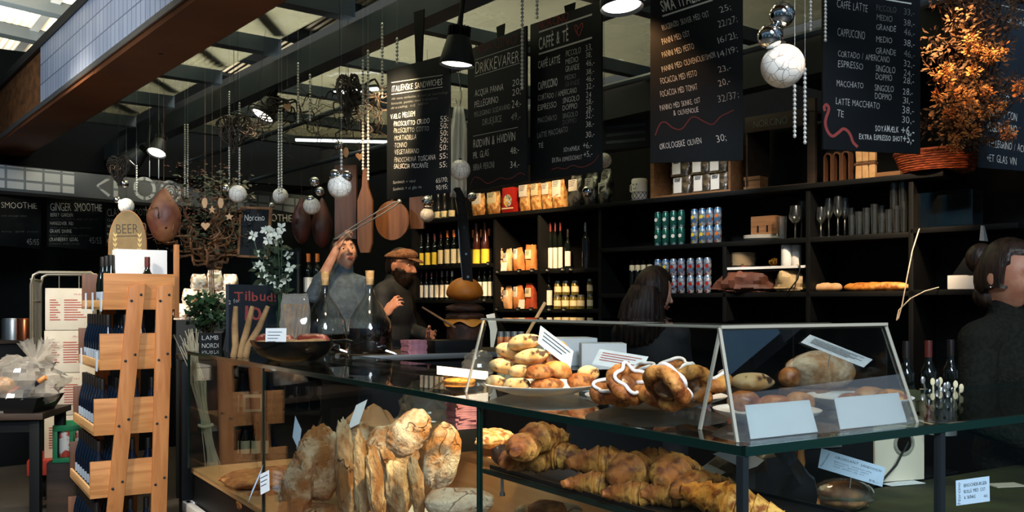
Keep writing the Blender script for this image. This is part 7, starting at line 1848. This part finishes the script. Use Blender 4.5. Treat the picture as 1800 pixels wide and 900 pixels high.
for i in range(n):
    a = 2 * PI * (i + .5) / n; k = int(a // (PI / 2)); c_ = [2, 3, 0, 1][k]; fs3.append((4 + i, c_, 4 + (i + 1) % n))
    a2 = (i + 1) % n
    if (i + 1) % (n // 4) == 0: fs3.append((4 + a2, c_, [2, 3, 0, 1][(k + 1) % 4]))
q.add(vs3, fs3); q.span((0, .002, 0), (.004, .24, .21)); q.span((.196, .002, 0), (.2, .24, .21)); q.span((.004, .236, 0), (.196, .24, .21)); q.span((.004, .0, .205), (.196, .24, .21)); q.build('carton', 'cream', bxh)
q = MB(); q.tube([(hc[0] + (hr + .004) * math.cos(2 * PI * i / n), -.003, hc[1] + (hr + .004) * math.sin(2 * PI * i / n)) for i in range(n + 1)], .006, 6); q.build('hole_rim', 'paleedge', bxh)
q = MB(); q.tube([(.125, -.01, .13), (.06, -.03, .06), (-.02, -.04, .0)], .004, 6); q.build('cord', 'plastic_black', bxh)
# bottles and cutlery on top of the box
q = MB(); q.span((0, 0, 0), (.5, .2, .155)); solo(q, 'black_crate', 'plastic_black', 'black box behind the beige box carrying the wine bottles', 'box', cp(.88, 1.22, .891), TH, bevel=.004)
for i, (px, Yb_, lab) in enumerate(((1593, 3.36, 'thin dark bottle just right of the corner guard'), (1632, 3.42, 'dark wine bottle with red capsule between the guard and the woman at the right'), (1671, 3.5, 'faint dark bottle behind the cutlery pot'))):
    c = P(px, 700, Yb_); bottle((c.x, c.y, 1.047), .3, lab, (.30, .030, 'bord', 'bottleglass', ('cap_black', 'cap_red', 'cap_black')[i], ('lab_cream', 'lab_cream', None)[i], .08, .42))
cpz = P(1656, 715, 3.12); cu = thing('cutlery_pot', 'perforated metal pot of cutlery in front of the dark bottles', 'pot', (cpz.x, cpz.y, 1.047), 0)
q = MB(); q.lathe([(0, 0), (.045, 0), (.045, .12), (.043, .12), (.043, .004), (0, .004)], 24, cap=False); q.build('pot', 'alu', cu)
q = MB()
for j in range(3):
    for i in range(12): a = 2 * PI * (i + .5 * (j % 2)) / 12; q.ball((.0455 * math.cos(a), .0455 * math.sin(a), .03 + .03 * j), (.005, .005, .006), 6, 4)
q.build('holes', 'black', cu)
R_ = random.Random(14)
for i in range(9):
    a = 2 * PI * i / 9; q = MB(); tx, ty_ = R_.uniform(-.05, .05), R_.uniform(-.03, .03); b0 = V(.022 * math.cos(a), .022 * math.sin(a), .01); t0 = V(.03 * math.cos(a) + tx, .03 * math.sin(a) + ty_, .165 + R_.uniform(-.02, .02))
    q.tube([b0, t0], .003, 5); q.ball(t0, (.008, .003, .013), 10, 8); solo(q, 'spoon', 'lab_cream' if i % 2 else 'alu', ('pale' if i % 2 else 'metal') + ' spoon standing in the perforated cutlery pot, %s around the rim' % ORD[i], 'spoon', cu.location.copy() if False else (cpz.x, cpz.y, 1.047), 0, 'spoons in the cutlery pot')
q = MB(); q.span((-.05, -.03, 0), (.05, .06, .03)); c = PZ(1640, 722, TOP); solo(q, 'green_pack', 'greenboard', 'small pale box on the glass counter right of the corner guard', 'box', c + V(.02, .25, .001), TH, bevel=.002)
# sandwich, knife, signs on the green deck
dz = .886
sp = PZ(1482, 876, dz + .03); sw_ = thing('wrapped_sandwich', 'dark bun sandwich in clear film under the CROISSANT SANDWICH card', 'sandwich', (sp.x, sp.y, dz), 0)
q = MB(); q.ball((0, 0, .05), (.066, .055, .03), 24, 14, bumpy(.06, 2, 3)); q.build('top_bun', 'brownc', sw_)
q = MB(); q.ball((0, 0, .022), (.066, .055, .02), 24, 12, bumpy(.06, 2, 5)); q.build('lower_bun', 'brownc', sw_)
q = MB(); q.ball((0, 0, .036), (.07, .058, .008), 24, 8, bumpy(.2, 5, 6)); q.build('filling', 'greenleaf', sw_)
q = MB(); q.ball((0, 0, .042), (.085, .07, .046), 26, 16, lambda qv, p: V(p.x * (1 + .22 * abs(noise.noise(qv * 4))), p.y * (1 + .2 * abs(noise.noise(qv * 4))), max(p.z, -.040))); q.build('film', 'film', sw_, smooth=15)
kp = PZ(1408, 886, dz + .02); kn = thing('cheese_knife', 'small knife with an orange wooden handle stuck upright in a roll on the deck', 'knife', (kp.x, kp.y, dz + .03), 0)
q = MB(); q.hexa([(-.003, -.001, 0), (.003, -.001, 0), (.003, .001, 0), (-.003, .001, 0)], [(-.006, -.001, .09), (.006, -.001, .09), (.006, .001, .09), (-.006, .001, .09)]); q.build('blade', 'alu', kn)
q = MB(); q.lathe([(0, .085), (.008, .087), (.012, .11), (.009, .14), (.012, .155), (0, .16)], 14); q.build('handle', 'bag_orange', kn)
q = MB(); q.ball((0, 0, 0), (.055, .045, .03), 22, 14, bumpy(.08, 2, 9)); solo(q, 'bun', 'toast', 'roll on the deck with the small knife stuck in it', 'bun', (kp.x, kp.y, dz + .024), 0, smooth=60)
card('bluish CROISSANT SANDWICH card tilted above the wrapped sandwich', (1444, 788), (1554, 818), (1551, 856), (1438, 822), 2.62, 'paperblue', lines=0, name='price_card', stick=((1496, 838), (1494, 858)), text=[
    ('Norcino', .05, .1, .14, .85, .10), ('CROISSANT', .22, .72, .58, .72, .13), ('SANDWICH', .62, .70, .94, .70, .13), ('Serrano, mozzarella', .22, .52, .80, .52, .07), ('tomat, pesto, salat', .22, .40, .76, .40, .07), ('med skinke og ost', .22, .28, .70, .28, .07), ('55,-', .78, .10, .93, .10, .11)])
card('bluish Norcino BRIOCHEBURGER card at the front of the right counter', (1680, 845), (1738, 838), (1740, 881), (1681, 889), 2.34, 'paperblue', lines=0, text=[
    ('Norcino', .13, .05, .13001, .9, .13), ('BRIOCHEBURGER', .24, .70, .92, .70, .14), ('BOLLE MED OST', .24, .46, .88, .46, .14), ('& SKINKE', .24, .22, .58, .22, .14), ('40;', .82, .18, .95, .18, .12)])
q = MB(); q.span((-.055, -.03, 0), (.055, .03, .003)); solo(q, 'paper_note', 'cream', 'cream paper note lying on the green deck at the right', 'card', PZ(1768, 854, dz) + V(0, 0, .001), .2)
q = MB(); q.span((-.07, -.03, 0), (.07, .03, .002)); solo(q, 'paper_note', 'paper', 'torn white paper lying on the green deck before the beige box', 'card', PZ(1585, 850, dz) + V(0, 0, .001), .35)
# ================================================================ people
M['skin'] = pm('skin', '#c98f72', .5, var=('#b9785c', 18, .42, .62), bump=(60, .15))
M['skinpale'] = pm('pale_skin', '#d0a188', .5, var=('#bf8a70', 18, .42, .62), bump=(60, .15))
M['hairdark'] = pm('dark_brown_hair', '#1d130e', .42, var=('#38251a', 40, .4, .6), stretch=(1, 1, .15), bump=(50, .8))
M['hairblack'] = pm('black_hair', '#120d0a', .5, var=('#221710', 40, .4, .6), stretch=(1, 1, .15), bump=(50, .8), spec=.25)
M['sweater'] = pm('grey_blue_sweater', '#4c5d69', .85, var=('#3e4d58', 30, .4, .6), bump=(60, .5))
M['jacket'] = pm('black_jacket', '#15181a', .75, bump=(20, .4))
M['knit'] = pm('dark_olive_knit', '#191b17', .9, var=('#252720', 60, .4, .6), bump=(70, .9), spec=.2)
M['trouser'] = pm('dark_trousers', '#14161a', .8)
M['shoe'] = pm('black_shoe', '#0d0d0e', .5)
M['tweed'] = pm('brown_tweed', '#7a5336', .9, var=('#55371f', 60, .4, .6), bump=(60, .5))
M['lip'] = pm('lip', '#a4574c', .45)
M['eyewhite'] = pm('eye_white', '#d8d2c8', .2)
M['iris'] = pm('dark_iris', '#1c120c', .15)

def remesh(mb, name, mat, parent, vox, sm=4):
    o = mb.build(name, mat, parent, smooth=0)
    m = o.modifiers.new('r', 'REMESH'); m.mode = 'VOXEL'; m.voxel_size = vox
    s = o.modifiers.new('s', 'SMOOTH'); s.factor = .5; s.iterations = sm
    bpy.context.view_layer.update()
    me = bpy.data.meshes.new_from_object(o.evaluated_get(bpy.context.evaluated_depsgraph_get()))
    old = o.data; o.modifiers.clear(); o.data = me; bpy.data.meshes.remove(old); me.name = name
    me.polygons.foreach_set('use_smooth', [True] * len(me.polygons)); me.update()
    return o
def limb(mb, pts, rs, n=14):
    """tapered limb with round joints, resampled so it bends softly"""
    P_, R_ = [], []
    for i in range(len(pts) - 1):
        for k in range(5):
            t = k / 5; P_.append(pts[i].lerp(pts[i + 1], t)); R_.append(rs[i] + (rs[i + 1] - rs[i]) * t)
    P_.append(pts[-1]); R_.append(rs[-1]); mb.tube(P_, R_, n)
    for p, r in zip(pts, rs): mb.ball(p, r * .99, 14, 10)
def g2(x, z, x0, z0, sx, sz): return math.exp(-((x - x0) / sx) ** 2 - ((z - z0) / sz) ** 2)
def headfn(q, p):
    x, y, z = q.x, q.y, q.z; p = V(p.x, p.y, p.z)
    if z < 0: p.x *= 1 - .36 * min(1, -z) ** 1.4; p.y *= 1 - .10 * (-z) ** 2
    if y > 0: p.y *= 1 + .06 * max(0, z + .3); p.y *= 1 - .35 * max(0, -z) ** 1.5
    if y < 0:
        f = min(1, -y * 1.6)
        for s in (-1, 1):
            p.y += f * .013 * g2(x, z, s * .40, .10, .20, .13)
            p.y -= f * .006 * g2(x, z, s * .50, -.25, .22, .2)
            p.y -= f * .006 * g2(x, z, s * .38, .30, .28, .08)
        p.y -= f * .006 * g2(x, z, 0, -.52, .26, .07); p.y -= f * .006 * g2(x, z, 0, -.63, .22, .05); p.y += f * .004 * g2(x, z, 0, -.575, .3, .025)
        p.y -= f * .014 * g2(x, z, 0, -.86, .3, .16)
    return p
def hand(mb, w, d, nrm, curl, size=1.0, side=1, splay=.12):
    """palm and five fingers from wrist w pointing along d; nrm is the palm's face, fingers curl towards it"""
    d = d.normalized(); nrm = (nrm - d * nrm.dot(d)).normalized(); s = d.cross(nrm) * side; S = size
    X0 = mb.X; R = Matrix((s, nrm, d)).transposed().to_4x4(); R.translation = w
    mb.X = X0 @ R
    mb.ball((0, .0, .045 * S), (.041 * S, .015 * S, .052 * S), 16, 12)
    for i, (x, L) in enumerate(((-.030, .075), (-.010, .083), (.011, .078), (.030, .060))):
        p = V(x * S, 0, .088 * S); a = .12; pts = [V(x * .8 * S, 0, .06 * S), p]; sg_ = [L * .46, L * .31, L * .23]
        for g in sg_:
            p = p + V(math.sin((i - 1.5) * splay) * g * S, math.sin(a) * g * S, math.cos(a) * g * S * math.cos((i - 1.5) * splay)); pts.append(p); a += curl
        limb(mb, pts, [.010 * S, .0098 * S, .0088 * S, .0078 * S, .0066 * S], 8)
    p = V(-.026 * S, .004 * S, .025 * S)
    limb(mb, [p, p + V(-.026, .012, .026) * S, p + V(-.034, .032, .052) * S, p + V(-.026, .048, .068) * S], [.015 * S, .012 * S, .0105 * S, .008 * S], 8)
    mb.X = X0
class Person: pass
def person(label, root, J, yaw, head, cloth, skin='skin', hscale=1.0, vox=.006, legmat='trouser', sleeves=(1.0, 1.0), bulk=1.0, hands=None, neck_r=.055):
    """J: joints relative to root. yaw: which way the chest faces. head: (centre, yaw, pitch, roll)"""
    o = thing('person', label, 'person', root); B = MB(); Cl = MB(); J = {k: V(*v) for k, v in J.items()}
    rot = Matrix.Rotation(yaw, 4, 'Z')
    def torso(mb, e, top):
        for c, r in ((J['pelvis'], (.165, .115, .13)), (J['pelvis'].lerp(J['neck'], .35), (.145, .105, .16)), (J['pelvis'].lerp(J['neck'], .66), (.165, .118, .17)), (J['pelvis'].lerp(J['neck'], .84), (.16, .10, .09))):
            mb.X = Matrix.Translation(c) @ rot; mb.ball((0, 0, 0), tuple((q + e) * bulk for q in r), 24, 16)
        mb.X = Matrix()
        for s in 'LR': limb(mb, [J['neck'].lerp(J['pelvis'], .08), J['sh' + s]], [.06 * bulk + e, .058 * bulk + e])
    hc, hy, hp, hr = head; HM = Matrix.Translation(hc) @ Matrix.Rotation(hy, 4, 'Z') @ Matrix.Rotation(hr, 4, 'Y') @ Matrix.Rotation(hp, 4, 'X'); hs = hscale
    o_h = HM @ V(0, .018 * hs, -.06 * hs)
    torso(B, -.012, 0)
    for s in 'LR':
        limb(B, [J['sh' + s], J['el' + s], J['el' + s].lerp(J['wr' + s], .35), J['wr' + s]], [.048, .038, .036, .025])
        limb(B, [J['pelvis'] + rot.to_3x3() @ V(-.085 if s == 'R' else .085, 0, -.03), J['kn' + s], J['an' + s]], [.085, .055, .04])
    limb(B, [J['neck'] - V(0, 0, .03), o_h], [neck_r, neck_r * .95])
    B.X = HM
    B.ball((0, 0, 0), (.076 * hs, .096 * hs, .117 * hs), 56, 40, headfn)
    limb(B, [V(0, -.088, .016) * hs, V(0, -.106, -.016) * hs, V(0, -.114, -.032) * hs], [.009 * hs, .011 * hs, .0125 * hs], 10)
    for s in (-1, 1):
        B.ball(V(s * .012, -.100, -.036) * hs, (.009 * hs, .010 * hs, .007 * hs), 10, 8)
        B.ball(V(s * .078, .014, -.006) * hs, (.010 * hs, .021 * hs, .033 * hs), 14, 10)
    B.X = Matrix()
    for s in 'LR':
        f = (hands or {}).get(s)
        if f: hand(B, J['wr' + s], V(*f[0]), V(*f[1]), f[2], 1.0, f[3])
        else: hand(B, J['wr' + s], (J['wr' + s] - J['el' + s]), rot.to_3x3() @ V(0, 1, .2), .5, 1.0, 1 if s == 'R' else -1)
    body = remesh(B, 'body', skin, o, vox, 3)
    torso(Cl, .016, 0)
    for s, fr in zip('LR', sleeves):
        w_ = J['el' + s].lerp(J['wr' + s], fr * .93)
        limb(Cl, [J['sh' + s], J['el' + s], w_], [.066 * bulk, .054 * bulk, .043 * bulk])
    limb(Cl, [J['neck'] - V(0, 0, .04), J['neck'].lerp(o_h, .62)], [.075, neck_r + .012])
    remesh(Cl, cloth[1], cloth[0], o, .009, 4)
    q = MB(); q.X = Matrix.Translation(J['pelvis']) @ rot; q.ball((0, 0, -.03), (.172, .125, .13), 22, 14); q.X = Matrix()
    for s in 'LR':
        limb(q, [J['pelvis'] + rot.to_3x3() @ V(-.085 if s == 'R' else .085, 0, -.05), J['kn' + s], J['an' + s]], [.1, .068, .056])
    remesh(q, 'trousers', legmat, o, .014, 3)
    for s in 'LR':
        a = J['an' + s]; q = MB(); fwd = rot.to_3x3() @ V(0, -1, 0); q.tube([a - fwd * .06 + V(0, 0, -.03), a + V(0, 0, -.02), a + fwd * .10 + V(0, 0, -.04), a + fwd * .18 + V(0, 0, -.05)], [.035, .045, .038, .025], 12); q.build('shoe', 'shoe', o)
    # eyes, brows, lips ride on the face
    q = MB(); q.X = HM; q2 = MB(); q2.X = HM; q3 = MB(); q3.X = HM
    for s in (-1, 1):
        q.ball(V(s * .031, -.0712, .0095) * hs, .0112 * hs, 14, 10); q2.ball(V(s * .031, -.0778, .0075) * hs, .0066 * hs, 10, 8)
        q3.tube([V(s * .015, -.095, .031) * hs, V(s * .032, -.0935, .036) * hs, V(s * .050, -.081, .030) * hs], [.0028 * hs, .0034 * hs, .0016 * hs], 6)
    ey = q.build('eyes', 'eyewhite', o); q2.build('pupils', 'iris', ey)
    for e in (q3.build('eyebrows', 'hairdark', o),): pass
    q = MB(); q.X = HM; q.tube([V(-.024, -.086, -.064) * hs, V(-.008, -.0985, -.061) * hs, V(.008, -.0985, -.061) * hs, V(.024, -.086, -.064) * hs], [.002 * hs, .005 * hs, .005 * hs, .002 * hs], 8)
    q.tube([V(-.02, -.088, -.067) * hs, V(0, -.0985, -.072) * hs, V(.02, -.088, -.067) * hs], [.002 * hs, .0062 * hs, .002 * hs], 8); q.build('lips', 'lip', o)
    r = Person(); r.o, r.HM, r.hs, r.J = o, HM, hs, J; return r
def hair_cap(pr, mat, line=.38, thick=1.10, drop=-.2, extra=None, name='hair', front=-.12):
    """hair hugging the skull: open at the face, down to the nape"""
    hs = pr.hs; q = MB(); q.X = pr.HM
    def fn(u, p):
        p = V(p.x, p.y, p.z); k = thick + .02 * noise.noise(u * 9)
        face = u.y < front and u.z < line + .25 * abs(u.x)
        low = u.z < drop - .35 * max(0, u.y)
        if face or low: k = .80
        return p * k
    q.ball((0, .004 * hs, .004 * hs), (.077 * hs, .099 * hs, .119 * hs), 48, 36, fn)
    if extra: extra(q, hs)
    return q.build(name, mat, pr.o, smooth=70)
def rel(root, d): return {k: P(*v) - root for k, v in d.items()}
# raised floor the two sellers at the far end stand on
pf = MB(); pf.span((.5, 4.28, 0), (3.2, 5.4, .15)); po = struct(pf, 'floor', 'darkwood', bevel=.004); po.location = (CX, CY, 0); po.rotation_euler = (0, 0, TH)

# --- woman with the tongs
root = P(602, 535, 6.25); root.z = .15
J = rel(root, {'neck': (600, 482, 6.25), 'shL': (566, 498, 6.27), 'shR': (636, 504, 6.25), 'elL': (551, 520, 5.98), 'wrL': (592, 437, 5.93), 'elR': (643, 574, 6.2), 'wrR': (618, 598, 6.02)})
J.update(pelvis=(0, 0, .97), knL=(-.1, -.02, .5), anL=(-.1, .0, .09), knR=(.1, -.02, .5), anR=(.1, .0, .09))
hd = P(605, 446, 6.22) - root
w1 = person('woman in a grey-blue turtleneck lifting metal tongs, behind the oil jars', root, J, .35, (hd, .55, -.32, -.08), ('sweater', 'turtleneck'), 'skinpale', 1.0, .0055, sleeves=(.45, 1.0),
    hands={'L': ((.40, -.12, .62), (.62, .35, -.35), 1.05, -1)})
def tie(q, hs): q.ball(V(.01, .13, .03) * hs, (.045 * hs, .05 * hs, .05 * hs), 18, 14)
hair_cap(w1, 'hairdark', .42, 1.11, -.35, tie, front=-.28)
tg_ = thing('serving_tongs', 'long metal tongs held up by the woman in the turtleneck', 'tongs', P(588, 421, 5.87))
a, b_ = V(0, 0, 0), P(702, 354, 5.8) - P(588, 421, 5.87); dx = (b_ - a).normalized(); up_ = V(-dx.z, 0, dx.x)
for s in (-1, 1):
    q = MB(); pts = [a, a.lerp(b_, .3) + up_ * s * .010, a.lerp(b_, .7) + up_ * s * .013, a.lerp(b_, .93) + up_ * s * .011, b_ + up_ * s * .002]
    for p0, p1 in zip(pts[:-1], pts[1:]): q.bar(p0, p1, .022, .006, tuple(up_))
    q.ball(pts[-1], (.014, .012, .012), 10, 8); q.build('arm', 'alu', tg_)
q = MB(); q.ball(a, (.012, .010, .012), 12, 8); q.build('hinge', 'plastic_black', tg_)

# --- bearded man in a flat cap
root = P(690, 535, 6.45); root.z = .15
J = rel(root, {'neck': (689, 499, 6.45), 'shL': (672, 520, 6.28), 'shR': (700, 518, 6.62), 'elL': (668, 578, 6.2), 'wrL': (676, 553, 5.98), 'elR': (722, 582, 6.6), 'wrR': (748, 588, 6.45)})
J.update(pelvis=(-.02, 0, .95), knL=(.02, -.1, .5), anL=(0, -.1, .09), knR=(.02, .1, .5), anR=(0, .1, .09))
hd = P(704, 468, 6.43) - root
mn = person('bearded man in a brown flat cap and black jacket, seen from the side', root, J, 1.25, (hd, 1.25, .06, 0), ('jacket', 'jacket'), 'skin', 1.0, .0055, bulk=1.08, hands={'L': ((.5, -.2, .55), (.7, .5, 0), .7, -1)})
hair_cap(mn, 'hairblack', .55, 1.06, -.3)
hs = 1.0; q = MB(); q.X = mn.HM
def beardfn(u, p):
    k = 1.12 + .05 * noise.noise(u * 8); inside = u.z > -.18 - .18 * max(0, -u.y) + .35 * max(0, abs(u.x) - .55) or u.y > .35
    if inside: k = .78
    p = V(p.x * k, p.y * k, p.z * k)
    if u.z < -.5: p.z -= .035 * (-u.z - .5) * 2; p.y -= .012
    return p
q.ball((0, -.006, -.004), (.074, .094, .116), 44, 34, beardfn)
q.tube([V(-.03, -.088, -.056), V(-.012, -.104, -.049), V(.012, -.104, -.049), V(.03, -.088, -.056)], [.005, .0085, .0085, .005], 8)
q.build('beard', 'hairblack', mn.o, smooth=70)
cp_ = MB(); cp_.X = mn.HM
cp_.ball((0, .0, .062), (.094, .120, .062), 32, 18, lambda u, p: V(p.x, p.y - .022 * max(0, u.z) * 1.2, p.z * (1.0 if u.z > 0 else .35) * (1 - .22 * max(0, u.y))))
hat = cp_.build('flat_cap', 'tweed', mn.o)
cp_ = MB(); cp_.X = mn.HM
cp_.ball((0, -.105, .050), (.072, .062, .012), 24, 10, lambda u, p: V(p.x, p.y, p.z - .02 * max(0, -u.y))); cp_.build('peak', 'tweed', hat)

# --- dark-haired woman seen from behind
root = P(1150, 535, 4.9); root.z = 0
J = rel(root, {'neck': (1146, 561, 4.9), 'shL': (1098, 588, 4.95), 'shR': (1190, 590, 4.85), 'elL': (1085, 680, 4.95), 'wrL': (1105, 700, 5.15), 'elR': (1205, 680, 4.9), 'wrR': (1190, 700, 5.1)})
J.update(pelvis=(0, 0, .88), knL=(-.1, 0, .46), anL=(-.1, 0, .08), knR=(.1, 0, .46), anR=(.1, 0, .08))
hd = P(1150, 514, 4.88) - root
w2 = person('woman with long dark hair seen from behind, in front of the cans', root, J, 2.7, (hd, 2.05, .15, 0), ('jacket', 'black_top'), 'skinpale', 1.0, .006)
def long_(q, hs):
    X = q.X; q.X = Matrix(); h = hd
    for k in range(9):
        f = k / 8 - .5; b0 = h + V(-.05 + f * .09, -.05 - .03 * math.cos(f * 3), .02); q.tube([b0, b0 + V(-.025 + f * .05, -.035, -.09), b0 + V(-.03 + f * .10, -.03, -.19), b0 + V(-.03 + f * .12, -.02, -.29)], [.036, .042, .036, .012], 8)
    q.X = X
hair_cap(w2, 'hairblack', .42, 1.16, -.55, long_, front=-.34)

# --- woman at the right edge
root = P(1790, 535, 3.65); root.z = 0
J = rel(root, {'neck': (1776, 560, 3.66), 'shL': (1722, 600, 3.56), 'shR': (1850, 602, 3.80), 'elL': (1712, 735, 3.52), 'wrL': (1800, 770, 3.38), 'elR': (1880, 735, 3.75), 'wrR': (1860, 770, 3.5)})
J.update(pelvis=(0, 0, .90), knL=(-.1, -.04, .48), anL=(-.1, 0, .08), knR=(.1, -.02, .48), anR=(.1, .02, .08))
hd = P(1772, 486, 3.62) - root
w3 = person('woman with pinned-up dark hair, earring and dark knitted jumper', root, J, .55, (hd, .62, .12, .02), ('knit', 'jumper'), 'skin', 1.1, .005, bulk=1.12)
def bun_(q, hs):
    q.ball(V(.0, .105, .055) * hs, (.056 * hs, .05 * hs, .056 * hs), 18, 14)
    q.ball(V(.0, .06, -.075) * hs, (.058 * hs, .05 * hs, .05 * hs), 18, 14)
hair_cap(w3, 'hairdark', .46, 1.13, -.40, bun_, front=-.36)
q = MB(); q.X = w3.HM; q.hexa([(-.02, .10, .13), (.01, .10, .13), (.01, .12, .13), (-.02, .12, .13)], [(-.005, .12, .19), (.005, .12, .19), (.005, .13, .19), (-.005, .13, .19)]); q.build('hair_clip', 'alu', w3.o)
q = MB(); q.X = w3.HM; q.ball(V(-.086, .012, -.042) * 1.1, .005, 10, 8); q.build('earring', 'chrome', w3.o)
